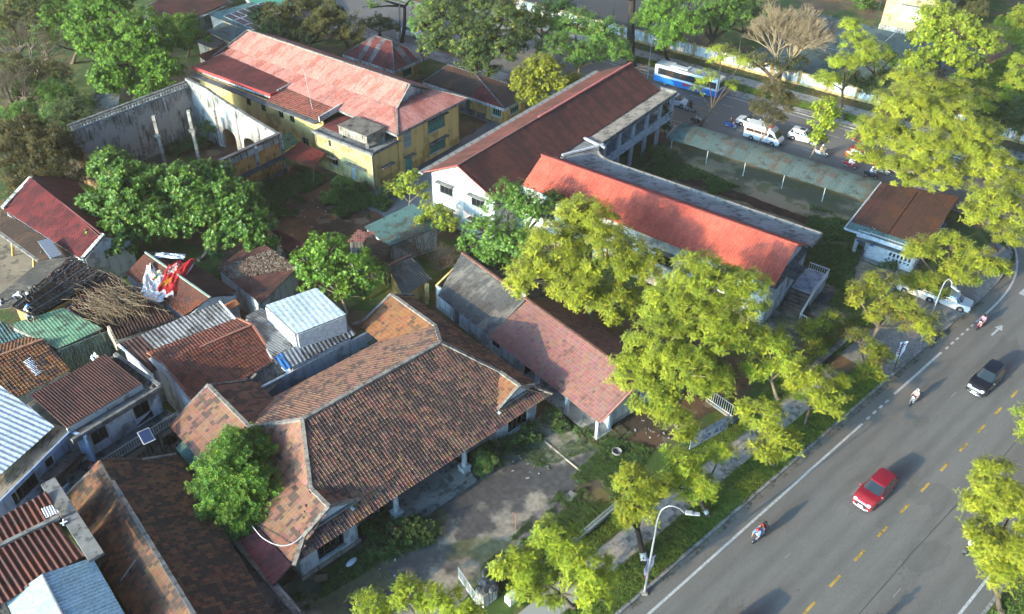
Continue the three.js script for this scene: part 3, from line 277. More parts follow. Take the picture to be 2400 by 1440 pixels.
  part('gable_ledge', bar(X(-19.7, -71, 5.6), X(-19.7, -79.4, 5.9), 0.7, 0.14), M([0.24, 0.20, 0.17], 1, { map: rep(tMott, 2) }), h); part('door_canopy', bar(X(-19.4, -75.6, 4.3), X(-19.4, -78.4, 4.3), 1, 0.14), M([0.26, 0.22, 0.19], 1, { map: rep(tMott, 2) }), h);
  // outside stair
  const st = part('landing', slab([X(-19.8, -78.2), X(-17.4, -78.2), X(-17.4, -82.4), X(-19.8, -82.4)], 1.7, 0.2), M([0.55, 0.6, 0.68], 0.5, { map: rep(tMott, 1.5) }), h);
  part('landing_base', slab([X(-19.7, -78.3), X(-17.5, -78.3), X(-17.5, -82.3), X(-19.7, -82.3)], 1.5, 1.5), MAT.stained, h);
  for (let k = 0; k < 8; k++) part('step', slab([X(-19.7, -78.2 + k * 0.42), X(-17.6, -78.2 + k * 0.42), X(-17.6, -77.7 + k * 0.42), X(-19.7, -77.7 + k * 0.42)], 1.5 - k * 0.18, 1.5 - k * 0.18), M([0.27, 0.225, 0.18], 1, { map: rep(tMott, 1.2) }), h);
  const rail = (pts, n) => { const g = []; for (let i = 0; i < pts.length - 1; i++) { const a = A3(pts[i]), b = A3(pts[i + 1]); g.push(bar(a.clone().setY(a.y + 0.85), b.clone().setY(b.y + 0.85), 0.08, 0.08), bar(a.clone().setY(a.y + 0.12), b.clone().setY(b.y + 0.12), 0.05, 0.05)); const m = Math.max(1, Math.round(a.distanceTo(b) / 0.24)); for (let k = 0; k <= m; k++) { const q = a.clone().lerp(b, k / m); g.push(bar(q.clone().setY(q.y + 0.05), q.clone().setY(q.y + 0.85), 0.035)); } } part('railing', g, MAT.white, h); };
  rail([X(-19.6, -82.3, 1.7), X(-17.45, -82.3, 1.7), X(-17.45, -78.3, 1.7), X(-17.45, -74.9, 0.3), X(-16.2, -74.6, 0.3)]);
  part('podium', slab([X(-21, -76), X(-15.8, -75), X(-15.2, -70.5), X(-21, -70.2)], 0.5, 0.5), GM.court, h); rail([X(-20, -70.4, 0.5), X(-16.8, -70.5, 0.5)]);
}
// ================= yellow two-storey building =================
{
  const h = thing('yellow_building', 'yellow two-storey building with faded pink sheet roof and rooftop water tank', 'building'), X = FA, e = 6.5, r = 9.2, yw = MAT.yellowwall;
  const vr = -79.4, vf = -73.6, vm = -75.8, hm = 7.4, vb = -85.2;
  // upper and lower slopes of the long roof (it kicks out towards the eave)
  corr(h, [X(-106, -76.2, hm), X(-72.6, -75.6, hm), X(-73.9, vr, r), X(-104.8, vr, r)], rPink, { pitch: 0.3, amp: 0.035, sheet: 1.05, lift: 0.03 }); corr(h, [X(-106.4, vf, e), X(-69.2, -71.9, e), X(-72.7, -75.7, hm + 0.03), X(-105.6, -76.3, hm + 0.03)], rPink, { pitch: 0.3, amp: 0.035, sheet: 1.05 });
  corr(h, [X(-72.6, vb, e), X(-106, vb, e), X(-104.8, vr, r), X(-73.9, vr, r)], rPink, { pitch: 0.3, amp: 0.035, sheet: 1.05 });
  corr(h, [X(-69.2, -71.9, e), X(-69.2, -85.4, e), X(-73.2, -82.8, 7.6), X(-73.2, -75.4, 7.6)], [M([0.86, 0.86, 0.9], 0.7, { map: rep(pinkTex, 7) }), M([0.8, 0.72, 0.72], 0.7, { map: rep(pinkTex, 6) })], { pitch: 0.3, amp: 0.045, sheet: 1.05 });
  { const s = new THREE.Shape([[-3.2, 7.3], [3.2, 7.3], [0, 9.05]].map(p => new THREE.Vector2(...p))), g = new THREE.ExtrudeGeometry(s, { depth: 0.15, bevelEnabled: false }); const o = X(-73.7, vr, 0); g.applyMatrix4(new THREE.Matrix4().makeRotationY(54.5 * Math.PI / 180).setPosition(o[0], 0, o[2])); part('gable_panel', g, MAT.stained, h); }
  cap(h, [X(-105, vr, r), X(-73.6, vr, r), X(-72.7, -75.7, hm), X(-69.1, -71.8, e)], 0.13, MAT.mortar); cap(h, [X(-73.6, vr, r), X(-73, -83, 7.6), X(-69.1, -85.5, e)], 0.11, MAT.mortar); cap(h, [X(-105, vr, r), X(-106.2, -76.2, hm), X(-106.6, vf, e)], 0.12, MAT.concreteDark);
  part('eave_board', [bar(X(-69.15, -71.8, 6.3), X(-69.15, -85.5, 6.3), 0.2, 0.3), bar(X(-80, -72.5, 6.3), X(-69.1, -71.75, 6.3), 0.2, 0.3)], MAT.concrete, h);
  const gw = { fm: MAT.green, gm: MAT.green };
  wall(h, X(-69.8, -72.6), X(-69.8, -84.6), 0, 6.3, yw, [{ u: 5.6, w: 3.4, y: 3.9, h: 1.7, bars: 4, can: 1, ...gw }, { u: 5.8, w: 3.2, y: 0.8, h: 1.5, bars: 5, can: 1, ...gw }, { u: 1.0, w: 1.4, y: 3.5, h: 2.2, bars: 7, fm: MAT.whiteclean, gm: MAT.green, sill: 0 }, { u: 1.0, w: 1.3, y: 0, h: 2.3, bars: 2, kind: 'door', fm: M([0.05, 0.3, 0.3], 0.6), gm: M([0.05, 0.3, 0.3], 0.6), can: 1 }]);
  wall(h, X(-69.8, -84.6), X(-105, -84.6), 0, 6.3, yw); wall(h, X(-105, -84.6), X(-105, -69.7), 0, 6.3, yw);
  const uw = u => ({ u, w: 0.9, y: 3.9, h: 1.5, bars: 2, fm: MAT.frameDark, sill: 0, cross: 1 });
  wall(h, X(-105, -69.7), X(-80, -69.7), 0, 5.7, yw, [10, 13, 16.5, 18.6].map(uw).concat([{ u: 20.5, w: 1.2, y: 1, h: 1.3, bars: 2 }]));
  // metal lean-to with red fascia, tiled lower roof between stub walls
  corr(h, [X(-105.6, -69.6, 6.6), X(-90.4, -70.3, 6.4), X(-90.6, -74, 6.75), X(-105.3, -74.3, 6.95)], [M([0.72, 0.62, 0.72], 0.5, { map: rep(maroonTex, 6) })], { pitch: 0.3, amp: 0.02, sheet: 1.2, lift: 0.05 }); part('fascia', [bar(X(-105.7, -69.5, 6.5), X(-90.3, -70.2, 6.3), 0.1, 0.42), bar(X(-90.3, -70.2, 6.3), X(-90.3, -71.6, 6.35), 0.1, 0.42)], M([0.42, 0.05, 0.045], 0.6), h);
  part('parapet_wall', bar(X(-104.6, -70.2, 5.9), X(-91, -70.7, 5.9), 0.2, 0.8), MAT.stained, h); part('gutter_ledge', bar(X(-105.4, -69.2, 5.6), X(-80.5, -69.2, 5.6), 1.0, 0.16), MAT.concreteDark, h);
  tiles(h, [X(-90.2, -69.4, 5.9), X(-80.2, -69.4, 5.9), X(-80.2, -73.3, 6.5), X(-90.2, -73.6, 6.5)], [[0.52, 0.16, 0.10], [0.42, 0.12, 0.08], [0.25, 0.09, 0.06], [0.2, 0.08, 0.06]], { d0: 0.5 });
  part('stub_wall', [bar(X(-80.1, -69.2, 6.2), X(-80.1, -73.4, 6.6), 0.16, 0.75)], MAT.stained, h); part('stub_wall', [bar(X(-90.3, -71.4, 6.4), X(-90.3, -74, 6.6), 0.16, 0.5)], MAT.stained, h);
  // flat-roofed corner block with raised tank
  const cw = M([0.70, 0.55, 0.24], 0.95, { map: rep(tPlaster, 4) });
  wall(h, X(-80, -68.1), X(-70, -68.1), 0, 5, cw, [{ u: 2.3, w: 0.55, y: 3.6, h: 1, bars: 1, fm: MAT.frame, sill: 0 }, { u: 2.6, w: 1.1, y: 1.3, h: 1.0, bars: 2, can: 1, fm: MAT.brownframe }, { u: 6.0, w: 0.7, y: 0, h: 2.1, bars: 1, kind: 'door', gm: M([0.35, 0.4, 0.42], 0.7) }, { u: 5.2, w: 3.6, y: 2.5, h: 0.1, kind: 'canopy' }]);
  wall(h, X(-70, -68.1), X(-70, -72.6), 0, 5, yw, [{ u: 1.2, w: 2.2, y: 2.6, h: 0.1, kind: 'canopy' }]); wall(h, X(-80, -69.8), X(-80, -68.1), 0, 5, cw);
  part('flat_roof', slab([X(-80.2, -67.8), X(-69.7, -67.8), X(-69.7, -73), X(-80.2, -73)], 5.1, 0.2), MAT.concrete, h); part('roof_kerb', [bar(X(-80.1, -67.9, 5.2), X(-69.8, -67.9, 5.2), 0.2, 0.2), bar(X(-69.8, -67.9, 5.2), X(-69.8, -72.4, 5.2), 0.2, 0.2)], MAT.concreteDark, h);
  corr(h, [X(-79.8, -69.2, 5.35), X(-76.4, -69.2, 5.35), X(-76.4, -73, 5.7), X(-79.8, -73, 5.7)], rMaroon, { pitch: 0.25, amp: 0.02 });
  const tk = part('water_tank', slab([X(-76, -68.6), X(-71.2, -68.6), X(-71.2, -71.8), X(-76, -71.8)], 6.75, 1.05), M([0.40, 0.35, 0.28], 1, { map: rep(tStreak, 3) }), h); part('tank_lid', slab([X(-76.1, -68.5), X(-71.1, -68.5), X(-71.1, -71.9), X(-76.1, -71.9)], 6.88, 0.12), M([0.24, 0.20, 0.155], 1, { map: rep(tMott, 2) }), tk); for (const [u, v] of [[-75.8, -68.8], [-71.4, -68.8], [-75.8, -71.6], [-71.4, -71.6]]) part('tank_leg', bar(X(u, v, 5.1), X(u, v, 5.8), 0.4), MAT.concrete, tk);
  for (const [u, v] of [[-75, -69.2], [-72.2, -69.3]]) part('hatch', slab([X(u, v), X(u + 0.4, v), X(u + 0.4, v - 0.4), X(u, v - 0.4)], 6.9, 0.1), MAT.black, tk);
  part('downpipe', [cyl(X(-70.05, -68.05, 0), X(-70.05, -68.05, 5), 0.07), cyl(X(-79.8, -68, 2.6), X(-79.8, -68, 5), 0.05)], M([0.5, 0.42, 0.3], 0.8), h); part('lightning_rod', cyl(X(-83, -70.8, 6.2), X(-84.6, -71.6, 10.5), 0.035, 0.02, 5), MAT.metal, h);
}
{ const h = thing('red_canopy', 'rusty red sheet awning on the alley side of the yellow building', 'awning'); corr(h, [[-29.32,3,-98.85], [-24.65,3,-96.27], [-23.94,3.3,-99.46], [-27.76,3.3,-102.34]], [M([0.8, 0.45, 0.4], 0.8, { map: rep(maroonTex, 5) })], { pitch: 0.3, amp: 0.02 }); part('post', [cyl([-29.65,0,-98.91], [-29.22,2.9,-98.82], 0.05), cyl([-25.39,0,-97.45], [-24.83,2.9,-96.34], 0.05)], MAT.metal, h); }
{ const h = thing('green_canopy', 'dull green sheet roof over the alley beside the ruined hall', 'awning'); corr(h, [[-29.24,3.4,-99.23], [-27.79,3.4,-102.01], [-29.24,3.9,-103.98], [-30.22,3.9,-102.21]], [M([0.45, 0.6, 0.55], 0.8, { map: rep(greenTex, 5) })], { pitch: 0.3, amp: 0.02 }); part('post', [cyl(FA(-82.3, -64.7, 0), FA(-82.3, -64.7, 3.4), 0.05), cyl(FA(-82.5, -67.4, 0), FA(-82.5, -67.4, 3.4), 0.05)], MAT.metal, h); }
// ================= two yellow pavilions =================
function pavilion(label, u0, u1, v0, v1, ra, rb, vr, e, r, mats, seq) {
  const h = thing('pavilion', label, 'building', 'yellow pavilions by the lane'), X = FA, o = { pitch: 0.3, amp: 0.04, sheet: 1.0, seq };
  corr(h, [X(u0, v1, e), X(u1, v1, e), X(rb, vr, r), X(ra, vr, r)], mats, o); corr(h, [X(u1, v1, e), X(u1, v0, e), X(rb, vr, r)], mats, o); corr(h, [X(u1, v0, e), X(u0, v0, e), X(ra, vr, r), X(rb, vr, r)], mats, o); corr(h, [X(u0, v0, e), X(u0, v1, e), X(ra, vr, r)], mats, o);
  cap(h, [X(u1, v1, e), X(rb, vr, r), X(u1, v0, e)], 0.09, MAT.concreteDark); cap(h, [X(u0, v1, e), X(ra, vr, r), X(rb, vr, r)], 0.09, MAT.concreteDark); cap(h, [X(u0, v0, e), X(ra, vr, r)], 0.09, MAT.concreteDark);
  part('eave_fascia', [bar(X(u0, v1 + 0.05, e - 0.2), X(u1 + 0.1, v1 + 0.05, e - 0.2), 0.12, 0.4), bar(X(u1 + 0.05, v1, e - 0.2), X(u1 + 0.05, v0, e - 0.2), 0.12, 0.4)], MAT.stained, h);
  const w = 0.9, gw = { fm: M([0.1, 0.32, 0.3], 0.6), bars: 4 }; const L = u1 - u0 - 2 * w, D = v1 - v0 - 2 * w; wall(h, X(u0 + w, v1 - 2), X(u1 - w - 3.2, v1 - 2), 0, e, MAT.yellowwall, [{ u: L * 0.12, w: 0.9, y: 0, h: 2.1, kind: 'door', bars: 1, gm: MAT.green }, { u: L * 0.4, w: 1, y: 0, h: 2.1, kind: 'door', bars: 1, gm: MAT.green }]);
  wall(h, X(u1 - w - 3.2, v1 - 2), X(u1 - w - 3.2, v1 - w), 0, e, MAT.yellowwall); wall(h, X(u1 - w - 3.2, v1 - w), X(u1 - w, v1 - w), 0, e, MAT.yellowwall, [{ u: 1.3, w: 1.5, y: 1.2, h: 1.2, ...gw }]); wall(h, X(u1 - w, v1 - w), X(u1 - w, v0 + w), 0, e, MAT.yellowwall, [{ u: D / 2 - 1, w: 2, y: 1.1, h: 1.3, ...gw }]); wall(h, X(u1 - w, v0 + w), X(u0 + w, v0 + w), 0, e, MAT.yellowwall); wall(h, X(u0 + w, v0 + w), X(u0 + w, v1 - 2), 0, e, MAT.yellowwall, [{ u: 1, w: 1.3, y: 1.1, h: 1.2, ...gw }]);
  part('floor', slab([X(u0 + 0.3, v1 - 0.4), X(u1 - 0.3, v1 - 0.4), X(u1 - 0.3, v0 + 0.4), X(u0 + 0.3, v0 + 0.4)], 0.25, 0.25), MAT.concrete, h); for (const t of [0.03, 0.33, 0.62]) { const p = X(mix(u0 + w, u1 - w, t), v1 - 0.95, 0); part('post', bx(0.22, e, 0.22, p[0], e / 2, p[2]), MAT.yellowwall, h); }
  return h;
}
pavilion('yellow pavilion with striped maroon and grey hipped sheet roof', -99, -88.2, -99.4, -91.9, -95.4, -91.9, -95.6, 3.3, 6.0, [M([1, 0.8, 0.82], 0.7, { map: rep(maroonTex, 5) }), M([0.5, 0.42, 0.45], 0.7, { map: rep(greyTex, 5) }), M([0.8, 0.7, 0.72], 0.7, { map: rep(maroonTex, 6) })], [0, 2, 0, 1, 0, 1, 2]);
pavilion('yellow pavilion with dark mossy hipped roof beside the yellow-leaved tree', -82.5, -67.5, -99, -91.8, -80.5, -75.6, -95.3, 3.2, 5.2, [M([1.05, 0.85, 0.8], 0.9, { map: rep(mossRoofTex, 6) }), M([0.8, 0.62, 0.64], 0.9, { map: rep(maroonTex, 6) })], [0, 0, 0, 0, 0, 0, 0, 0, 0, 1, 1, 1, 1, 1, 1]);
// ================= roofless hall (ruin) =================
{
  const h = thing('ruined_hall', 'roofless grey hall with streaked concrete walls and orange front wall', 'ruin'), X = FA, m = M([0.46, 0.44, 0.41], 1, { map: rep(tStreak, 5.5) });
  // back wall with arches, sloping top
  { const a = A3(X(-99.5, -64.3)), d = A3(X(1, 0)), s = new THREE.Shape(); s.moveTo(0, 0); s.lineTo(17.7, 0); s.lineTo(17.7, 5.4); s.quadraticCurveTo(8, 6.9, 4.5, 7.9); s.lineTo(0, 8.2); for (const [u, w, hh] of [[6.0, 2.6, 2.2], [10.2, 2.6, 2.2], [14.4, 2.3, 2.2]]) { const p = new THREE.Path(); p.moveTo(u, 0.02); p.lineTo(u, hh); p.absellipse(u + w / 2, hh, w / 2, 0.9, Math.PI, 0, true); p.lineTo(u + w, 0.02); s.holes.push(p); } const g = new THREE.ExtrudeGeometry(s, { depth: 0.3, bevelEnabled: false }); g.applyMatrix4(new THREE.Matrix4().makeBasis(d, V(0, 1, 0), V(-d.z, 0, d.x)).setPosition(a)); part('arched_wall', g, m, h); for (const u of [5.2, 9.4, 13.6]) part('pilaster', bar(A3(X(-99.5 + u, -63.95, 0)), A3(X(-99.5 + u, -63.95, 7.6 - u * 0.16)), 0.22), m, h); part('wall_coping', Array.from({ length: 12 }, (_, i) => { const f = t => t < 4.5 ? 8.2 - 0.067 * t : 7.9 - 2.5 * Math.pow((t - 4.5) / 13.2, 0.8); return bar(X(-99.5 + i * 1.475, -64.15, f(i * 1.475) + 0.05), X(-99.5 + (i + 1) * 1.475, -64.15, f((i + 1) * 1.475) + 0.05), 0.4, 0.12); }), MAT.concrete, h); }
  wall(h, X(-99.2, -64.3), X(-99.2, -47), 0, 7.1, m, [], { t: 0.3 }); part('wall_coping', bar(X(-99.35, -64.3, 7.9), X(-99.35, -47, 7.9), 0.4, 0.12), MAT.concrete, h);
  // pierced blocks along the top
  { const g = []; for (let v = -63.8; v < -47.4; v += 0.42) { for (const y of [7.1, 7.5]) g.push(bx(0.2, 0.1, 0.42).rotateY(-35.5 * Math.PI / 180).translate(...X(-99.35, v, y + 0.05))); g.push(bar(X(-99.35, v, 7.1), X(-99.35, v, 7.85), 0.1, 0.2)); } part('pierced_band', g, MAT.stained, h); }
  for (const v of [-60, -55.4, -51]) part('pilaster', bar(X(-99, v, 0), X(-99, v, 7.2), 0.35), m, h);
  wall(h, X(-99.5, -47), X(-92, -47), 0, 5, M([0.5, 0.3, 0.15], 1, { map: rep(tStreak, 5) }), [], { t: 0.3 });
  const ow = MAT.orangewall; wall(h, X(-82, -49), X(-82, -64.4), 0, 5.5, ow, [], { t: 0.3 }); for (const v of [-64.2, -60.2, -56.2, -52.2]) part('pilaster', bar(X(-81.9, v, 2.7), X(-81.9, v, 5.5), 0.35), MAT.stained, h); part('wall_band', [bar(X(-81.92, -49, 4.9), X(-81.92, -64.4, 4.9), 0.16, 0.7)], MAT.stained, h); part('wall_coping', bar(X(-82.1, -49, 5.56), X(-82.1, -64.5, 5.56), 0.5, 0.14), MAT.concreteDark, h); part('wall_ledge', bar(X(-81.6, -49, 2.6), X(-81.6, -64.4, 2.6), 0.9, 0.14), MAT.concreteDark, h); part('plinth', bar(X(-81.9, -49, 0.35), X(-81.9, -64.4, 0.35), 0.2, 0.7), MAT.concrete, h);
}
for (const [u, v, l] of [[-93.1, -59.4, 'grey concrete column with collar in the roofless hall, nearer the arched wall'], [-95.2, -55.8, 'grey concrete column with collar in the roofless hall, further left']]) { const c = thing('column', l, 'column'), m = M([0.46, 0.44, 0.40], 1, { map: rep(tStreak, 3) }); part('shaft', [bar(FA(u, v, 0), FA(u, v, 4.4), 0.36), bar(FA(u, v, 4.7), FA(u, v, 7.2), 0.4)], m, c); part('collar', [bar(FA(u, v, 4.3), FA(u, v, 4.75), 0.8)], MAT.concrete, c); }
for (let i = 0; i < 4; i++) { const c = FA(-83.2, -58.3 + i * -1.35, 0); const g = new THREE.SphereGeometry(0.62, 16, 8, 0, 6.3, 0, 1.5); g.scale(1, 0.35, 1); one('plastic_tub', ['upturned green plastic tub nearest the orchard, leftmost of four in the hall', 'upturned green plastic tub, second from the left in the hall', 'upturned green plastic tub, third from the left in the hall', 'upturned green plastic tub nearest the arches, rightmost of four'][i], 'tub', g.translate(c[0], 0.55, c[2]), M([0.01, 0.32, 0.12], 0.5), 'green tubs inside the ruined hall'); }
{ const p = FA(-90.6, -61.3, 0.14), g = bx(2.6, 0.05, 0.9).rotateY(0.9).translate(...p); one('metal_panel', 'blue-grey sheet panel lying on the floor of the ruined hall', 'panel', g, M([0.3, 0.36, 0.42], 0.5, { map: rep(tMott, 1) })); }
// ================= gatehouse and parking shed =================
{
  const h = thing('gatehouse', 'small white gatehouse with flat rust and teal sheet roof at the corner', 'building'), X = FA, y = 3.2; const rt = M([0.8, 0.78, 0.74], 0.8, { map: rep(rustTex, 6) }), rt2 = M([0.8, 0.6, 0.58], 0.8, { map: rep(brownTex, 6) }), tl = M([0.7, 1, 1], 0.7, { map: rep(tealTex, 5) });
  corr(h, [X(-18.7, -91.9, y - 0.02), X(-14.6, -91.9, y - 0.02), X(-14.6, -104, y + 0.35), X(-18.7, -103, y + 0.35)], [rt2, rt], { pitch: 0.3, amp: 0.02 }); corr(h, [X(-14.5, -91.9, y + 0.02), X(-10.3, -91.9, y + 0.02), X(-10.3, -105, y + 0.4), X(-14.5, -104, y + 0.4)], [rt], { pitch: 0.3, amp: 0.02 }); corr(h, [X(-18.8, -90.7, y - 0.08), X(-10.2, -90.7, y - 0.08), X(-10.2, -92, y + 0.04), X(-18.8, -92, y + 0.04)], [tl], { pitch: 0.3, amp: 0.02, under: false });
  part('fascia', [bar(X(-18.9, -90.7, y - 0.25), X(-10.2, -90.7, y - 0.25), 0.12, 0.25), bar(X(-18.9, -90.7, y - 0.2), X(-18.9, -103.2, y + 0.15), 0.14, 0.2)], MAT.whiteclean, h);
  const vents = []; for (let i = 0; i < 6; i++) for (const k of [0, 1]) vents.push({ u: 2.6 + i * 0.42, w: 0.24, y: k ? 1.25 : 0.85, h: k ? 0.5 : 0.25, kind: 'hole' });
  wall(h, X(-16.2, -91), X(-10.8, -91), 0, y, MAT.whiteclean, vents); wall(h, X(-10.8, -91), X(-10.8, -104), 0, y, MAT.whiteclean, [{ u: 3, w: 1.8, y: 1, h: 1.2 }]); wall(h, X(-10.8, -104), X(-17.6, -103), 0, y, MAT.whiteclean); wall(h, X(-17.6, -103), X(-17.6, -92.4), 0, y, MAT.whiteclean, [{ u: 4, w: 1.8, y: 1, h: 1.2 }]); wall(h, X(-17.6, -92.4), X(-16.2, -92.4), 0, y, MAT.whiteclean, [{ u: 0.2, w: 0.9, y: 0, h: 2.1, kind: 'door', bars: 1 }]); wall(h, X(-16.2, -92.4), X(-16.2, -91), 0, y, MAT.whiteclean);
  { const p = X(-17.3, -90.95, 0); part('post', bx(0.3, y, 0.3, p[0], y / 2, p[2]).rotateY(0), MAT.whiteclean, h); } part('ledge', bar(X(-17.6, -90.7, 2.35), X(-10.6, -90.7, 2.35), 0.6, 0.1), MAT.concreteDark, h); part('upper_wall', bar(X(-17.5, -91, 2.8), X(-16.1, -91, 2.8), 0.2, 0.8), MAT.whiteclean, h);
  for (const [u, w] of [[-15.8, 0.42], [-17.3, 0.3]]) part('number_plate', bar(X(u, -90.78, 1.95), X(u + w, -90.78, 1.95), 0.02, 0.2), M([0.02, 0.05, 0.3], 0.5), h); part('floor', slab([X(-18, -90.2), X(-10.4, -90.2), X(-10.4, -104.4), X(-18, -104.4)], 0.15, 0.15), MAT.concrete, h);
}
{
  const h = thing('parking_shed', 'long curved teal corrugated parking shed on thin posts by the road', 'shed'), X = FA, N = 27; const seq = [[0.88, 0.82, 0.78], [0.72, 0.72, 0.7], [0.92, 0.8, 0.7]].map(c => M(c, 0.8, { map: rep(tealTex, 6) }));
  for (let i = 0; i < N; i++) { const u0 = -46.2 + i, pos = [], uv = [], idx = [], nu = 18, nv = 8; const off = rr(0, 0.02); for (let a = 0; a <= nu; a++) for (let b = 0; b <= nv; b++) { const u = u0 + a / nu * 1.04, t = b / nv, v = -99.7 - t * 4.8, y = 2.15 + 0.75 * Math.sin(t * Math.PI * 0.62 + 0.12) + 0.03 * Math.sin(u / 0.2 * 6.283) + off; pos.push(...X(u, v, y)); uv.push(u, v); if (a && b) { const k = a * (nv + 1) + b; idx.push(k - nv - 2, k - nv - 1, k - 1, k - 1, k - nv - 1, k); } } part('roof_sheet', geo(pos, idx, uv), i < 4 ? M([0.6, 0.72, 0.7], 0.8, { map: rep(tealTex, 6) }) : i > 25 ? M([0.8, 0.75, 0.68], 0.8, { map: rep(tealTex, 6) }) : pick(seq), h); }
  for (let i = 0; i < 6; i++) for (const [v, y] of [[-100.1, 2.3], [-104.1, 2.6]]) part('post', cyl(X(-45.6 + i * 5.3, v, 0), X(-45.6 + i * 5.3, v, y), 0.05, 0.05, 6), MAT.frame, h); for (let i = 0; i < 6; i++) part('rafter', tube([X(-45.6 + i * 5.3, -99.9, 2.22), X(-45.6 + i * 5.3, -101.8, 2.72), X(-45.6 + i * 5.3, -104.3, 2.65)], 0.04, 5), MAT.frame, h);
}
// ================= roadside wall beyond the far road =================
{ const h = thing('boundary_wall', 'long white panel wall with yellow posts along the far road', 'wall'), X = FA, wm = M([0.72, 0.74, 0.76], 0.85, { map: rep(tStreak, 4) }), ym = M([0.66, 0.48, 0.2], 0.9, { map: rep(tMott, 2) }); let k = 0; for (let u = -96; u < 38; u += 4.6) { part('post', [bar(X(u, -133.4, 0), X(u, -133.4, 2.45), 0.45)], ym, h); part('base_course', bar(X(u + 0.25, -133.45, 0.3), X(u + 4.35, -133.45, 0.3), 0.28, 0.45), ym, h); const g = []; for (let i = 0; i < 13; i++) g.push(bar(X(u + 0.28 + i * 0.315, -133.42 + 0.02 * (i % 2), 1.3), X(u + 0.28 + (i + 1) * 0.315, -133.42 + 0.02 * (i % 2), 1.3), 0.14, 1.6)); part('panel', g, wm, h); part('coping', bar(X(u + 0.25, -133.42, 2.17), X(u + 4.35, -133.42, 2.17), 0.3, 0.12), ym, h); } }
// ================= crowded small houses on the left =================
const ccw = c => { let s = 0; for (let i = 0; i < c.length; i++) { const a = c[i], b = c[(i + 1) % c.length]; s += a.x * b.z - b.x * a.z; } return s > 0 ? c : [...c].reverse(); };
function under(h, pts, m, inset = 0.35, drop = 0.12) { const P = pts.map(A3), ce = P.reduce((s, p) => s.add(p), V(0, 0, 0)).multiplyScalar(1 / P.length); const c = ccw(P.map(p => { const d = ce.clone().sub(p).setY(0); return p.clone().addScaledVector(d.normalize(), inset * 1.4); })); for (let i = 0; i < c.length; i++) { const a = c[i], b = c[(i + 1) % c.length], L = Math.hypot(b.x - a.x, b.z - a.z), d = V(b.x - a.x, 0, b.z - a.z).normalize(), s = new THREE.Shape([[0, 0], [L, 0], [L, b.y - drop], [0, a.y - drop]].map(q => new THREE.Vector2(...q))), g = new THREE.ExtrudeGeometry(s, { depth: 0.2, bevelEnabled: false }); g.translate(0, 0, -0.2); g.applyMatrix4(new THREE.Matrix4().makeBasis(d, V(0, 1, 0), V(-d.z, 0, d.x)).setPosition(a.x, 0, a.z)); part('wall', g, m, h); } return c; }
const roofOn = (h, pts, r, o) => r.pal ? tiles(h, pts, r.pal, { ...r, ...o }) : corr(h, pts, r.m ?? r, { ...(r.o ?? {}), ...o });
// single pitch: q = eave0, eave1, top1, top0
function lean(label, q, roof, wm, o = {}) { const h = thing(o.name ?? 'shed', label, o.cat ?? 'shed', o.group); roofOn(h, q, roof, o.ro); if (wm) under(h, q, wm, o.inset); return h; }
function gable(label, r0, r1, l0, l1, roof, wm, o = {}) { const h = thing(o.name ?? 'small_house', label, o.cat ?? 'house', o.group); const mir = (l, r) => [2 * r[0] - l[0], l[1], 2 * r[2] - l[2]], q0 = o.q0 ?? mir(l0, r0), q1 = o.q1 ?? mir(l1, r1); roofOn(h, [l0, l1, r1, r0], roof); roofOn(h, [q1, q0, r0, r1], o.roof2 ?? roof); cap(h, [r0, r1], o.cr ?? 0.1, o.cm ?? MAT.mortar); if (o.verge) { cap(h, [l0, r0, q0], 0.09, o.verge); cap(h, [l1, r1, q1], 0.09, o.verge); }
  const lp = (a, b, t) => V(mix(a[0], b[0], t), a[1], mix(a[2], b[2], t)); const c = ccw([lp(l0, r0, 0.12), lp(l1, r1, 0.12), lp(q1, r1, 0.12), lp(q0, r0, 0.12)]); for (let i = 0; i < 4; i++) { const a = c[i], b = c[(i + 1) % 4]; const len = a.distanceTo(b), mid = a.clone().lerp(b, 0.5), near = Math.min(Math.hypot(mid.x - r0[0], mid.z - r0[2]), Math.hypot(mid.x - r1[0], mid.z - r1[2])) < 1.2; wall(h, a, b, 0, l0[1] - 0.12, wm, o.ops?.[i] ?? [], near ? { gable: r0[1] - 0.2 } : {}); } return h; }
const grime = M([0.40, 0.385, 0.36], 1, { map: rep(tStreak, 4) });
{ // long mossy house in the lower left corner
  const h = gable('dark mossy clay-tile house with orange sunlit corner in the lower left', [-30.52,5.4,-45.01], [-17.86,5.4,-30.19], [-26.21,3.3,-47.72], [-14.04,3.3,-32.07], { pal: palMoss, d0: 0.44 }, grime, { name: 'mossy_house', cr: 0.14, cm: MAT.concreteDark, q0: [-33.25,3.3,-43.35], q1: [-22.63,3.3,-31.37], roof2: { pal: palMoss, d0: 0.5 } }); cap(h, [[-33.15,3.4,-43.19], [-30.52,5.4,-45.01], [-28.17,4.4,-46.18], [-26.11,3.6,-47.62]], 0.11, MAT.mortar); part('roof_pole', cyl([-25.86,4.2,-35.57], [-25.21,4.6,-37.08], 0.05), MAT.metal, h); }
{ const w = thing('alley_wall', 'dark stained concrete alley walls between the mossy house and tiled house', 'wall'); part('coping', [bar([-20.65,2.4,-41.31], [-13.14,2.4,-33.6], 0.35, 0.2)], MAT.concrete, w); part('slab', slab([[-23.58,0,-44.37], [-21.43,0,-43.2], [-13.59,0,-35.14], [-17.04,0,-34.06]], 1.3, 1.3), M([0.27, 0.27, 0.27], 1, { map: rep(tMott, 3) }), w); part('wall', bar([-20.98,1.3,-42.06], [-13.47,1.3,-34.3], 0.2, 2.2), grime, w); }
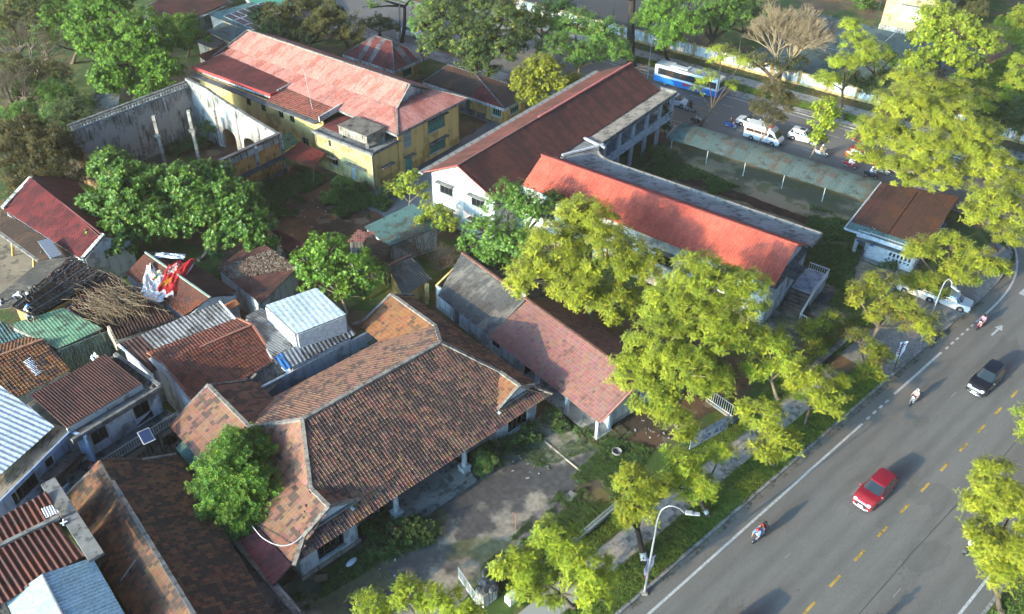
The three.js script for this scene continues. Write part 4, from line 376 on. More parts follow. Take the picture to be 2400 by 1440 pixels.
{ const h = gable('small house with orange-brown tiles and a pale skylight at the left edge', [-45.42,5.2,-55.69], [-41.27,5.2,-59.33], [-42.49,3.9,-51.75], [-38.33,3.9,-56.88], { pal: palB.slice(0, 2).concat(palA.slice(2)), d0: 0.52 }, grime, { cm: M([0.34, 0.16, 0.09], 1), cr: 0.12 }); const q = [[-40.22,4.15,-56.31], [-40.51,4.15,-55.64], [-41.94,4.72,-56.76], [-41.63,4.72,-57.39]]; part('skylight', corrSheet(q), M([0.72, 0.76, 0.80], 0.4), h); }
function corrSheet(q) { const p = plane(q), pos = [], uv = [], idx = []; const us = p.poly.map(a => a[0]), u0 = Math.min(...us), u1 = Math.max(...us), n = 30; let k = 0; for (let i = 0; i <= n; i++) { const u = mix(u0, u1, i / n); const [lo, hi] = vrange(p.poly, clamp(u, u0 + 1e-3, u1 - 1e-3)); const z = 0.12 + 0.04 * Math.sin(u / 0.16 * 6.283); pos.push(...p.at(u, lo, z).toArray(), ...p.at(u, hi, z).toArray()); uv.push(u, lo, u, hi); if (i) idx.push(k - 2, k, k - 1, k - 1, k, k + 1); k += 2; } return geo(pos, idx, uv); }
{ const h = gable('red-brown tiled house between the grey sheet roof and the big house', [-29.54,5.4,-56.36], [-23.39,5.4,-61.87], [-26.11,3.9,-52.92], [-20.87,3.9,-58.99], { pal: palRed, d0: 0.56 }, MAT.whitewall, { cm: M([0.34, 0.13, 0.08], 1), verge: M([0.40, 0.15, 0.09], 1) }); }
{ const h = lean('grey corrugated roof house with rust-red left end', [[-31.2,3.9,-56.8], [-25.18,3.9,-63.64], [-27.72,4.7,-66.17], [-34.74,4.7,-59.52]], { m: [M([1, 0.98, 0.96], 0.6, { map: rep(greyTex, 6) }), M([0.42, 0.22, 0.18], 0.9, { map: rep(greyTex, 5) })], o: { pitch: 0.36, amp: 0.022, sheet: 1.0, seq: [1, 1, 0, 0, 0, 0, 0, 0, 0, 0, 0, 0, 0, 0, 0, 0] } }, MAT.whitewall, { name: 'small_house', cat: 'house' }); part('verge_trim', [bar([-31.13,3.95,-56.63], [-34.75,4.75,-59.46], 0.16, 0.2), bar([-25.08,3.95,-63.58], [-27.68,4.75,-66.18], 0.16, 0.1)], MAT.white, h); part('gable_wall', bar([-36.09,5.2,-61.03], [-35.01,4.2,-59.7], 0.2, 1.4), M([0.62, 0.48, 0.34], 1, { map: rep(tStreak, 3) }), h); }
{ // white-blue house
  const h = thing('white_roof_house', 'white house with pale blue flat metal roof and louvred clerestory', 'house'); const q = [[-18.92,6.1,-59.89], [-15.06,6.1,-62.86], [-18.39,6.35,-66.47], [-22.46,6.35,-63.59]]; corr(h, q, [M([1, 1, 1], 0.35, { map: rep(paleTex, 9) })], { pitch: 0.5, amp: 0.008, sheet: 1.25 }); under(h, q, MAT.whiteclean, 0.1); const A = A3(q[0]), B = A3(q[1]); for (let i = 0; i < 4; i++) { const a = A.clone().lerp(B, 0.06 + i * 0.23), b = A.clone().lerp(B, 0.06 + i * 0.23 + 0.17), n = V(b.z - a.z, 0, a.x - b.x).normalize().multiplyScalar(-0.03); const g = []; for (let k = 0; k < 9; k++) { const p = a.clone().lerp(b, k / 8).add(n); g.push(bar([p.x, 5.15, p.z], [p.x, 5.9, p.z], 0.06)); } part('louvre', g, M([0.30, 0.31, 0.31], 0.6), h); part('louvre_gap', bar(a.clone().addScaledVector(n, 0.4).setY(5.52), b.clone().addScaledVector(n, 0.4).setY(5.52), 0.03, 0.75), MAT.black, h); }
  const lo = [[-19.72,3.8,-57.66], [-14.34,3.8,-62.91], [-15.52,4.7,-63.69], [-20.78,4.7,-58.29]]; corr(h, lo, [M([0.95, 0.97, 1], 0.45, { map: rep(greyTex, 6) }), M([0.10, 0.33, 0.72], 0.5, { map: rep(tMott, 3) })], { pitch: 0.4, amp: 0.024, sheet: 1.0, seq: [1, 0, 0, 0, 0, 0, 0, 0, 0, 0, 0, 0, 0, 0] }); under(h, lo, MAT.whitewall, 0.5); const gr = [[-20.9,4.4,-58.63], [-19.36,4.4,-60.94], [-23.39,5,-64.95], [-24.51,5,-63.6]]; corr(h, gr, [M([0.7, 0.7, 0.72], 0.6, { map: rep(greyTex, 5) })], { pitch: 0.25, amp: 0.02, sheet: 1.0 }); under(h, gr, MAT.whitewall, 0.2); part('downpipe', tube([[-15.01,5.9,-62.93], [-15.75,5.4,-62.41], [-15.94,4.9,-62.79]], 0.05), MAT.whiteclean, h); part('dark_sheet', [bar([-21.96,3.2,-54.58], [-20.48,3.2,-57.35], 1.5, 0.06)], M([0.22, 0.22, 0.22], 0.7, { map: rep(greyTex, 3) }), h); }
lean('small dark corrugated lean-to roof below the blue sheet', [[-22.11,3,-56.57], [-19.98,3,-58.33], [-20.92,3.5,-59.45], [-23.26,3.5,-57.31]], { m: [M([0.5, 0.5, 0.5], 0.7, { map: rep(greyTex, 4) })], o: { pitch: 0.36, amp: 0.045 } }, grime);
{ // white house with flat brown roof
  const h = thing('flat_roof_house', 'white peeling two-storey house with flat brown roof and dark square windows', 'house'); const X0 = A3([-33.33,5.7,-46.92]), X1 = A3([-28.87,5.7,-52.84]), d = X1.clone().sub(X0).setY(0).normalize(), n = V(d.z, 0, -d.x), W = X0.distanceTo(X1), at = (u, v, y) => [X0.x + d.x * u + n.x * v, y, X0.z + d.z * u + n.z * v]; const dk = (u, y, w = 1.3, hh = 1.3) => ({ u, w, y, h: hh, bars: 2, fm: MAT.frameDark, sill: 0 });
  wall(h, at(0, 0), at(W, 0), 0, 5.7, MAT.whitewall, [dk(1.3, 4.0), dk(4.9, 3.3, 1.6, 2), dk(W - 2.4, 4.0, 1.4, 1.4), dk(1.3, 0.8), dk(5, 0.2, 1.6, 2.1)]); wall(h, at(W, 0), at(W, 6), 0, 5.7, MAT.whitewall); wall(h, at(W, 6), at(0, 6), 0, 5.7, MAT.whitewall); wall(h, at(0, 6), at(0, 0), 0, 5.7, grime);
  part('roof_slab', slab([at(-0.2, -0.5), at(W + 0.2, -0.5), at(W + 0.2, 6.2), at(-0.2, 6.2)], 5.95, 0.22), MAT.concreteDark, h); part('parapet', [bar(at(-0.2, -0.4, 6.05), at(W + 0.2, -0.4, 6.05), 0.25, 0.3), bar(at(W + 0.1, -0.4, 6.1), at(W + 0.1, 6, 6.1), 0.3, 0.4)], MAT.concrete, h);
  const rb = [at(0.1, 0.6, 6.55), at(6.6, 0.6, 6.55), at(6.6, 5.6, 7.0), at(0.1, 5.6, 7.0)]; corr(h, rb, [M([0.78, 0.6, 0.55], 0.8, { map: rep(brownTex, 6) })], { pitch: 0.22, amp: 0.022 }); part('upper_wall', [bar(at(0.1, 0.65, 6.2), at(6.6, 0.65, 6.2), 0.2, 0.6), bar(at(6.5, 0.65, 6.2), at(6.5, 5.6, 6.4), 0.2, 0.6)], MAT.stained, h);
  const mt = [], cl = []; for (let i = 0; i < 500; i++) { const p = at(rr(6.9, W), rr(-0.1, 5.8), 6.0 + rr(0, 0.12)); mt.push(new THREE.Matrix4().compose(V(...p), new THREE.Quaternion().setFromEuler(new THREE.Euler(rnd() * 3, rnd() * 6, rnd() * 3)), V(rr(0.1, 0.5), 0.05, rr(0.08, 0.25)))); const v = pick([0.05, 0.1, 0.16, 0.25]); cl.push(lin(v, v * 0.9, v * 0.8)); } inst('roof_rubble', bx(1, 1, 1), MAT.tile, h, mt, cl);
  part('balcony_floor', slab([at(-0.3, -1.9), at(W + 0.3, -1.9), at(W + 0.3, 0), at(-0.3, 0)], 3.2, 0.2), MAT.concreteDark, h); { const g = [bar(at(-0.3, -1.85, 4.1), at(W + 0.3, -1.85, 4.1), 0.06), bar(at(-0.3, -1.85, 3.3), at(W + 0.3, -1.85, 3.3), 0.04)]; for (let u = 0; u < W; u += 0.22) g.push(bar(at(u, -1.85, 3.2), at(u, -1.85, 4.1), 0.03)); part('railing', g, M([0.30, 0.29, 0.27], 0.7), h); }
  wall(h, at(-0.2, -1.7), at(W, -1.7), 0, 3, grime, [dk(2, 0.3, 1.2, 2), dk(6, 1)]); }
{ const g = bx(0.95, 0.04, 1.25).rotateX(0.35).rotateY(0.7).translate(...[-28.72,4.3,-48.85]); const s = thing('solar_panel', 'small blue solar panel with white frame beside the balcony', 'solar panel'); part('frame', g, MAT.white, s); part('cells', bx(0.83, 0.045, 1.13).rotateX(0.35).rotateY(0.7).translate(...[-28.72,4.32,-48.85]), M([0.02, 0.05, 0.13], 0.2), s); part('pole', cyl([-31.16,0,-52.99], [-28.75,4.25,-48.9], 0.04), MAT.metal, s); part('bracket', bar([-29.05,4.15,-49.13], [-28.56,4.15,-48.86], 0.06), MAT.metal, s); }
{ // blue house at the left edge
  const h = thing('blue_house', 'pale blue house with shiny ribbed white roof at the left edge', 'house'); const X1 = A3([-34.22,6,-47.68]), X0 = A3([-36.56,6,-39.78]), d = X1.clone().sub(X0).setY(0).normalize(), n = V(d.z, 0, -d.x), W = X0.distanceTo(X1), at = (u, v, y) => [X0.x + d.x * u + n.x * v, y, X0.z + d.z * u + n.z * v];
  corr(h, [[-37,6.6,-41.1], [-34.73,6.6,-47.43], [-40.56,7.6,-51.06], [-42.65,7.6,-44.42]], [M([0.98, 0.98, 1], 0.4, { map: rep(paleTex, 8) })], { pitch: 0.42, amp: 0.02, sheet: 1.0 }); part('ledge', slab([at(-0.3, -0.6), at(W + 0.2, -0.6), at(W + 0.2, 1.3), at(-0.3, 1.3)], 6.1, 0.25), M([0.36, 0.29, 0.21], 1, { map: rep(tStreak, 3) }), h); part('fascia', bar(at(-0.3, -0.6, 5.95), at(W + 0.2, -0.6, 5.95), 0.12, 0.36), MAT.bluewall, h);
  wall(h, at(0, 0), at(W, 0), 0, 6, MAT.bluewall, [{ u: W - 2.6, w: 0.9, y: 4.1, h: 1, bars: 1, fm: MAT.white }, { u: W - 6, w: 2.4, y: 3.9, h: 1.4, bars: 5, fm: MAT.frameDark }, { u: W - 9.5, w: 2.2, y: 3.9, h: 1.4, bars: 5, fm: MAT.frameDark }]); wall(h, at(W, 0), at(W, 7), 0, 6, MAT.bluewall); part('end_wall', bar(at(W, -2, 3), at(W, 0, 3), 0.22, 6), MAT.bluewall, h);
  part('balcony_floor', slab([at(-0.5, -2.2), at(W, -2.2), at(W, 0), at(-0.5, 0)], 3, 0.2), MAT.concrete, h); part('balcony_wall', bar(at(-0.5, -2.15, 3.5), at(W - 3, -2.15, 3.5), 0.16, 1), MAT.bluewall, h); part('awning', bar(at(W - 3.8, -0.9, 4.6), at(W - 0.6, -0.9, 4.4), 1.1, 0.05), M([0.24, 0.18, 0.16], 0.8, { map: rep(tStreak, 2) }), h); part('wooden_rail', [bar(at(W - 7, -1.4, 4.1), at(W - 0.3, -1.4, 4.1), 0.4, 0.1)], M([0.12, 0.06, 0.04], 0.8), h);
  const cols = [[0.7, 0.7, 0.68], [0.1, 0.1, 0.11], [0.5, 0.2, 0.1], [0.72, 0.7, 0.66], [0.25, 0.3, 0.15], [0.6, 0.12, 0.08]]; cols.forEach((c, i) => { const l = ['white cloth', 'black shirt', 'orange cloth', 'white towel', 'green shirt', 'red cloth'][i], p = at(W - 10.4 + i * 0.62, -2.0, 4.25), g = new THREE.PlaneGeometry(0.5, 0.8, 6, 6); const q = g.attributes.position; for (let k = 0; k < q.count; k++) q.setZ(k, 0.07 * Math.sin(q.getX(k) * 14 + i) + 0.03 * Math.cos(q.getY(k) * 9)); g.computeVertexNormals(); g.rotateY(-Math.atan2(d.z, d.x)); g.translate(...p); one('laundry', `${l} hung to dry on the blue house balcony`, 'laundry', g, M(c, 0.95), 'laundry on the blue balcony'); });
  one('laundry_line', 'thin clothes line over the blue house balcony', 'clothes line', tube([at(W - 11, -2, 4.7), at(W - 8, -2, 4.62), at(W - 5, -2, 4.7)], 0.015), MAT.metal); }
lean('rust-brown ribbed roof strip next to the blue house', [[-34.59,6.2,-35.95], [-30.92,6.2,-39.41], [-32.52,6.6,-41.04], [-35.96,6.6,-37.27]], { m: [M([0.9, 0.55, 0.45], 0.7, { map: rep(rustTex, 5) })], o: { pitch: 0.4, amp: 0.06 } }, grime);
{ const h = lean('wide rust-brown ribbed roof above the blue-grey roof in the lower left', [[-32.96,5.9,-31.36], [-28.15,5.9,-36.29], [-30.92,6.5,-38.65], [-35.74,6.5,-34.04]], { m: [M([0.85, 0.5, 0.42], 0.7, { map: rep(rustTex, 5) }), M([0.8, 0.47, 0.4], 0.7, { map: rep(rustTex, 6) })], o: { pitch: 0.4, amp: 0.06 } }, grime); part('coping', bar([-32.99,6.3,-42.2], [-27.01,6.3,-35.82], 1.0, 0.25), MAT.concrete, h); part('coping', bar([-33.99,6.5,-36.08], [-30.69,6.6,-38.86], 0.3, 0.3), MAT.concrete, h); part('white_sheet', corrSheet([[-31.43,6.65,-38.58], [-30.74,6.65,-39.15], [-31.49,6.8,-39.64], [-32.02,6.8,-39.29]]), MAT.white, h); part('pipe', [cyl([-30.37,6.5,-38.74], [-30.16,6.5,-38.23], 0.06), cyl([-30.39,6.6,-38.29], [-29.99,6.6,-38.52], 0.05)], MAT.white, h); }
{ gable('blue-grey sheet gable roof in the bottom left corner', [-30.06,6.2,-34.51], [-26.8,6.2,-30.79], [-27.73,5.6,-36.32], [-23.55,5.6,-31.56], { m: [M([0.45, 0.62, 0.68], 0.5, { map: rep(paleTex, 5) })], o: { pitch: 0.3, amp: 0.03 } }, grime, { q0: [-31.84,5.6,-32.93], q1: [-29.36,5.6,-30.23], roof2: { m: [M([0.78, 0.8, 0.72], 0.6, { map: rep(paleTex, 5) })], o: { pitch: 0.3, amp: 0.03 } }, cr: 0.05, cm: MAT.metal }); }
{ const h = lean('faded green sheet roof with patched panels beside the workers', [[-39.97,4.6,-58.86], [-37.11,4.6,-61.86], [-41.63,5,-64.24], [-45.27,5,-61.55]], { m: [M([1, 1, 1], 0.7, { map: rep(greenTex, 6) }), M([0.92, 1.04, 0.98], 0.7, { map: rep(greenTex, 5) })], o: { pitch: 0.28, amp: 0.011, sheet: 1.2 } }, null); under(h, [[-39.97,4.6,-58.86], [-37.11,4.6,-61.86], [-41.63,5,-64.24], [-45.27,5,-61.55]], grime, 0.3); part('sheet_wall', Array.from({ length: 14 }, (_, i) => bar(A3([-39.75,3.2,-58.54]).lerp(A3([-36.44,3.2,-61.4]), i / 14), A3([-39.75,3.2,-58.54]).lerp(A3([-36.44,3.2,-61.4]), (i + 0.9) / 14), 0.1, 3)), M([0.14, 0.20, 0.16], 0.7, { map: rep(tMott, 2) }), h); }
lean('dull teal sheet roof at the left edge above the tiled house', [[-45.22,4.3,-57.64], [-42.67,4.3,-60.07], [-46.77,4.6,-62.63], [-48.28,4.6,-60.22]], { m: [M([0.75, 1, 0.98], 0.75, { map: rep(tealTex, 5) })], o: { pitch: 0.28, amp: 0.025 } }, grime);
lean('low red-brown sheet roof buried under cut branches', [[-35.84,3.9,-61.12], [-31.16,3.9,-64.38], [-40.03,4.6,-70.53], [-42,4.6,-64.75]], { m: [M([0.85, 0.6, 0.52], 0.85, { map: rep(mossRoofTex, 6) })], o: { pitch: 0.28, amp: 0.025 } }, grime);
{ // stripped roof with bare battens
  const h = thing('stripped_roof_house', 'yellow house whose roof is stripped to bare battens by workers', 'house'); const q = [[-43.75,4.7,-63.19], [-39.79,4.7,-69.74], [-43.45,5.9,-71.24], [-45.51,5.9,-63.09]], p = plane(q), us = p.poly.map(a => a[0]); const U = p.poly[1][0], Vt = p.poly[2][1]; const A = A3(q[0]), B = A3(q[1]), C = A3(q[2]), D = A3(q[3]); const bl = (s, t, k = 0) => A.clone().lerp(B, s).lerp(D.clone().lerp(C, s), t).add(V(0, k, 0));
  for (let i = 0; i <= 9; i++) part('rafter', bar(bl(i / 9, 0), bl(i / 9, 1), 0.1, 0.14), MAT.greywood, h); for (let i = 0; i <= 16; i++) part('batten', bar(bl(rr(0, 0.02), i / 16, 0.1), bl(1 - rr(0, 0.02), i / 16, 0.1), 0.055, 0.05), MAT.greywood, h); for (const t of [0.22, 0.52, 0.8]) part('steel_pipe', cyl(bl(0, t, 0.2), bl(1, t - 0.02, 0.2), 0.035), MAT.metal, h);
  const cw = ccw([A, B, C, D].map(v => v.clone())); under(h, q, MAT.yellowwall, 0.3, 0.3); part('attic_floor', slab([A, B, C, D].map(v => v.toArray()), 3.3, 0.1), M([1.3, 1.15, 1], 1, { map: rep(tLitter, 4) }), h);
  const l = [[-48.75,4.6,-61.92], [-49.95,4.6,-65.9]]; corr(h, [[-47.21,4.7,-72.18], [-49.31,4.7,-63.49], [-45.51,5.9,-63.09], [-43.45,5.9,-71.24]], [M([0.5, 0.48, 0.46], 0.9, { map: rep(fibroTex, 5) })], { pitch: 0.3, amp: 0.03 }); cap(h, [D.clone().lerp(A, 0), A], 0.1, MAT.wood); cap(h, [D, C], 0.08, MAT.wood);
  const mt = [], cl = []; for (let i = 0; i < 420; i++) { const s = rr(0.55, 1), P = bl(s, rr(0.1, 1), 0.13); mt.push(new THREE.Matrix4().compose(P, new THREE.Quaternion().setFromEuler(new THREE.Euler(rr(-0.2, 0.2), rnd() * 6, rr(-0.3, 0.3))), V(0.4, 0.03, 0.26))); const c = L3([0.2, 0.13, 0.10], [0.09, 0.07, 0.06], rnd()); cl.push(lin(...c)); } inst('loose_tiles', bx(1, 1, 1), MAT.tile, h, mt, cl); }
{ const h = gable('brown sheet roof house with pale green ridge and crumpled banners', [-37.1,5.2,-73.39], [-28.45,5.2,-66.08], [-38.62,4,-71.45], [-30.77,4,-64.72], { m: [M([1.0, 0.72, 0.62], 0.8, { map: rep(rustTex, 6) })], o: { pitch: 0.26, amp: 0.03 } }, MAT.whitewall, { q0: [-35.2,4.1,-75.45], q1: [-26.81,4.1,-68.6], roof2: { m: [M([0.7, 0.55, 0.52], 0.8, { map: rep(brownTex, 6) })], o: { pitch: 0.26, amp: 0.03 } }, cm: M([0.30, 0.38, 0.30], 0.7), cr: 0.09 }); }
lean('brown sheet roof half covered in fallen leaves', [[-30.29,3.3,-73.63], [-24.39,3.3,-67.83], [-21.73,4.1,-73.05], [-27.24,4.1,-78.07]], { m: [M([1.0, 0.78, 0.68], 0.85, { map: rep(brownTex, 6) })], o: { pitch: 0.26, amp: 0.03 } }, MAT.whitewall, { name: 'small_house', cat: 'house' });
{ const h = gable('dark red sheet roof house with white coping under the left trees', [-54.48,5.6,-86.99], [-42.2,5.6,-75.74], [-56.46,4,-83.04], [-44.02,4,-73.73], { m: [M([0.78, 0.42, 0.42], 0.6, { map: rep(maroonTex, 7) })], o: { pitch: 0.3, amp: 0.025 } }, MAT.whitewall, { cr: 0.06, cm: M([0.2, 0.06, 0.06], 0.7) }); part('coping', bar([-56.41,4.2,-82.89], [-54.63,5.75,-87.11], 0.45, 0.25), MAT.stained, h); part('coping', bar([-43.75,4.2,-73.52], [-42.03,5.75,-75.75], 0.45, 0.25), MAT.stained, h); }
{ const h = thing('gutter_lean_to', 'low mossy lean-to roof and gutter below the dark red roof', 'shed'); corr(h, [[-55.74,3,-80.26], [-47.32,3,-73.44], [-45.36,3.6,-74.82], [-56.87,3.6,-83.24]], [M([0.8, 0.7, 0.6], 0.95, { map: rep(mossRoofTex, 5) })], { pitch: 0.3, amp: 0.02 }); part('gutter', bar([-55.52,2.9,-79.74], [-49.16,2.9,-74.75], 0.3, 0.16), MAT.concrete, h); for (const [x] of [[8], [52]]) { } part('post', [bar([-55.1,0,-79.78], [-53.5,2.8,-78.12], 0.22), bar([-51.35,0,-76.65], [-50.02,2.8,-75.42], 0.22)], MAT.yellowwall, h); }
patch('yard', [[-62.74,0,-86.58], [-56.21,0,-83.2], [-50.11,0,-75.91], [-51.91,0,-72.02], [-56.35,0,-70.39]], 0.11, M([0.32, 0.25, 0.17], 1, { map: rep(tMott, 5) }));
{ const h = thing('sheet_stack', 'stack of pale blue-grey roofing sheets leaning by the red roof', 'roofing sheets'); for (let i = 0; i < 6; i++) { const g = bx(3.4 - i * 0.05, 0.06, 1.15 - 0.04 * i); g.rotateX(-0.1).rotateZ(-0.1).rotateY(-0.83).translate(...[-47.41,4.6,-74.65]); g.translate(rr(-0.05, 0.05), -i * 0.12, rr(-0.05, 0.05)); part('sheet', g, M([0.40, 0.45, 0.52], 0.45, { map: rep(tFine, 1) }), h); } part('trestle', [bar([-52.1,0,-79.91], [-48.56,4.1,-74.72], 0.08), bar([-49.32,0,-78.36], [-46.03,4.1,-73.42], 0.08)], MAT.metal, h); }
lean('low purple-grey tiled walkway roof beyond the round orchard tree', [[-25.4,2.7,-79.65], [-23.13,2.7,-76.54], [-22.33,2.9,-78.97], [-27.18,2.9,-82.83]], { m: [M([0.75, 0.62, 0.66], 0.85, { map: rep(maroonTex, 5) })], o: { pitch: 0.3, amp: 0.03 } }, grime);
{ const h = lean('teal corrugated roof shed half hidden by dry bushes', [[-16.69,2.7,-83.17], [-13.32,2.7,-79.41], [-8.24,3.2,-82.92], [-11.66,3.2,-87.58]], { m: [M([0.72, 0.95, 0.9], 0.75, { map: rep(tealTex, 5) })], o: { pitch: 0.24, amp: 0.025 } }, MAT.whitewall); wall(h, [-13.56,0,-82.22], [-9.79,0,-85.58], 0, 2.6, MAT.stained, [{ u: 1.4, w: 0.4, y: 1.7, h: 0.3, kind: 'hole' }, { u: 2.4, w: 0.4, y: 1.7, h: 0.3, kind: 'hole' }]); }
lean('tiny hut with red clay tiles beside the teal shed', [[-18.22,2.4,-80.43], [-16.39,2.4,-80.68], [-15.25,2.8,-82.1], [-17.23,2.8,-82.1]], { pal: [[0.42, 0.17, 0.12], [0.5, 0.24, 0.18], [0.2, 0.09, 0.07]], d0: 0.6 }, grime);
lean('dark leaf-littered flat roof behind the orchard tree', [[-15.94,2.4,-77.04], [-13.26,2.4,-75.56], [-13.16,2.6,-79.49], [-15.53,2.6,-81.26]], { m: [M([0.55, 0.45, 0.42], 1, { map: rep(tLitter, 5) })], o: { pitch: 0.3, amp: 0.01 } }, grime);
{ const h = lean('small dark cement-sheet roof hut behind the tiled house', [[-10.88,2.7,-70.43], [-8.3,2.7,-73.56], [-10.6,3.9,-76], [-12.81,3.9,-73.87]], { m: rFibro, o: { pitch: 0.3, amp: 0.045 } }, MAT.yellowwall); part('post', bar([-8.85,0,-72.61], [-8.7,2.8,-72.28], 0.4), MAT.yellowwall, h); cap(h, [[-12.81,3.9,-73.87], [-10.6,3.9,-76]], 0.1, M([0.3, 0.13, 0.08], 1)); }
// far roofs at the top left
lean('large dark brown sheet roof at the top edge', [[-56.9,3.6,-141.46], [-50.95,3.6,-154.25], [-58.42,5,-163.96], [-63.41,5,-146.01]], { m: [M([0.62, 0.42, 0.40], 0.8, { map: rep(brownTex, 7) })], o: { pitch: 0.35, amp: 0.03 } }, grime);
lean('narrow pale sheet gutter roof along the brown roof', [[-53.63,3.4,-146.77], [-50.41,3.4,-154.9], [-51.84,3.7,-156.18], [-55.46,3.7,-148.74]], { m: [M([0.7, 0.85, 0.8], 0.7, { map: rep(greyTex, 5) })], o: { pitch: 0.3, amp: 0.03 } }, null);
{ const q = [[-43.54,3.4,-140.93], [-38.3,3.4,-149.1], [-46.29,4.4,-152.58], [-51.82,4.4,-145.64]], h = lean('teal sheet roof carrying rows of solar panels', q, { m: [M([0.7, 1, 1], 0.7, { map: rep(tealTex, 6) })], o: { pitch: 0.3, amp: 0.025 } }, grime), p = plane(q), pan = M([0.02, 0.026, 0.05], 0.2), U = p.poly[1][0], Vt = p.poly[2][1]; for (let i = 0; i < 6; i++) for (let j = 0; j < 3; j++) { const c = p.at(U * (0.06 + i * 0.155), Vt * (0.12 + j * 0.29), 0.12), m = new THREE.Matrix4().makeBasis(p.du, p.n, p.du.clone().cross(p.n)).setPosition(c); const f = part('solar_panel_frame', bx(U * 0.15, 0.05, Vt * 0.27).translate(U * 0.075, 0, -Vt * 0).applyMatrix4(m), MAT.white, h); part('cells', bx(U * 0.142, 0.055, Vt * 0.255).translate(U * 0.075, 0.004, 0).applyMatrix4(m), pan, f); } }
lean('plain teal-grey sheet roof in front of the solar roof', [[-45.74,3.2,-136.54], [-43.43,3.2,-141.5], [-49.03,3.6,-144.83], [-50.56,3.6,-140.3]], { m: [M([0.78, 0.95, 0.95], 0.7, { map: rep(tealTex, 5) })], o: { pitch: 0.3, amp: 0.03 } }, grime);
lean('black flat roof under the trees beside the teal roof', [[-48.39,2.8,-134.85], [-46.78,2.8,-138.12], [-49.86,3,-140.84], [-51.65,3,-137.07]], { m: [M([0.04, 0.045, 0.05], 0.6)], o: { pitch: 0.3, amp: 0.015 } }, grime);
lean('long rusty narrow roof behind the pink-roofed building', [[-47.49,3.2,-128.57], [-41.23,3.2,-135.9], [-42.72,3.8,-137.94], [-48.96,3.8,-129.52]], { m: [M([0.55, 0.4, 0.32], 0.9, { map: rep(rustTex, 5) })], o: { pitch: 0.3, amp: 0.03 } }, MAT.stained);
lean('bright green shade roof at the top edge', [[-44.06,3,-151.62], [-39.06,3,-156.02], [-43.81,3.4,-164.02], [-49.4,3.4,-158.24]], { m: [M([0.06, 0.28, 0.20], 0.7)], o: { pitch: 0.4, amp: 0.01 } }, grime);
lean('weathered pale sheet hut beyond the ruined hall', [[-58.31,3,-111.94], [-54.46,3,-111.05], [-55.38,3.6,-114.72], [-59.14,3.6,-115.52]], { m: rGrey, o: { pitch: 0.3, amp: 0.04 } }, grime);
{ // teaching block beyond the far road
  const h = thing('far_yellow_block', 'cream yellow building end with canopied window beyond the sports court', 'building'), a = A3([65.56,0,-158.99]), b = A3([72.79,0,-154.29]), d = b.clone().sub(a).normalize(), n = V(d.z, 0, -d.x), W = a.distanceTo(b), at = (u, v, y) => [a.x + d.x * u + n.x * v, y, a.z + d.z * u + n.z * v], cm = M([0.72, 0.58, 0.27], 0.9, { map: rep(tMott, 8) }); const P = at(0, 0); wall(h, at(0, 0), at(W, 0), 0, 10, cm, [{ u: W * 0.35, w: 3.4, y: 2.4, h: 2.6, bars: 3, can: 1, gm: M([0.6, 0.6, 0.56], 0.6) }, { u: W * 0.35, w: 3.4, y: 6.4, h: 2.6, bars: 3, can: 1, gm: M([0.6, 0.6, 0.56], 0.6) }]); wall(h, at(W, 0), at(W, 26), 0, 10, cm); wall(h, at(W, 26), at(0, 26), 0, 10, cm); wall(h, at(0, 26), at(0, 0), 0, 10, cm); part('plinth', bar(at(-0.1, -0.1, 0.5), at(W + 0.1, -0.1, 0.5), 0.3, 1), M([0.55, 0.52, 0.48], 1, { map: rep(tStreak, 3) }), h); part('roof_slab', slab([at(-0.6, -0.6), at(W + 0.6, -0.6), at(W + 0.6, 26.6), at(-0.6, 26.6)], 10.3, 0.4), MAT.concrete, h); }
{ const h = thing('far_cream_block', 'cream wall of another block at the top right edge', 'building'), a = A3([93.2,0,-178.8]), b = A3([107.37,0,-189.24]), cm = M([0.70, 0.58, 0.30], 0.9, { map: rep(tMott, 8) }); const c = A3([85.76,0,-177.21]); wall(h, c, a, 0, 8, cm, [{ u: 2, w: 3, y: 2, h: 2 }]); wall(h, a, b, 0, 8, cm, [{ u: 3, w: 3, y: 2, h: 2 }]); }
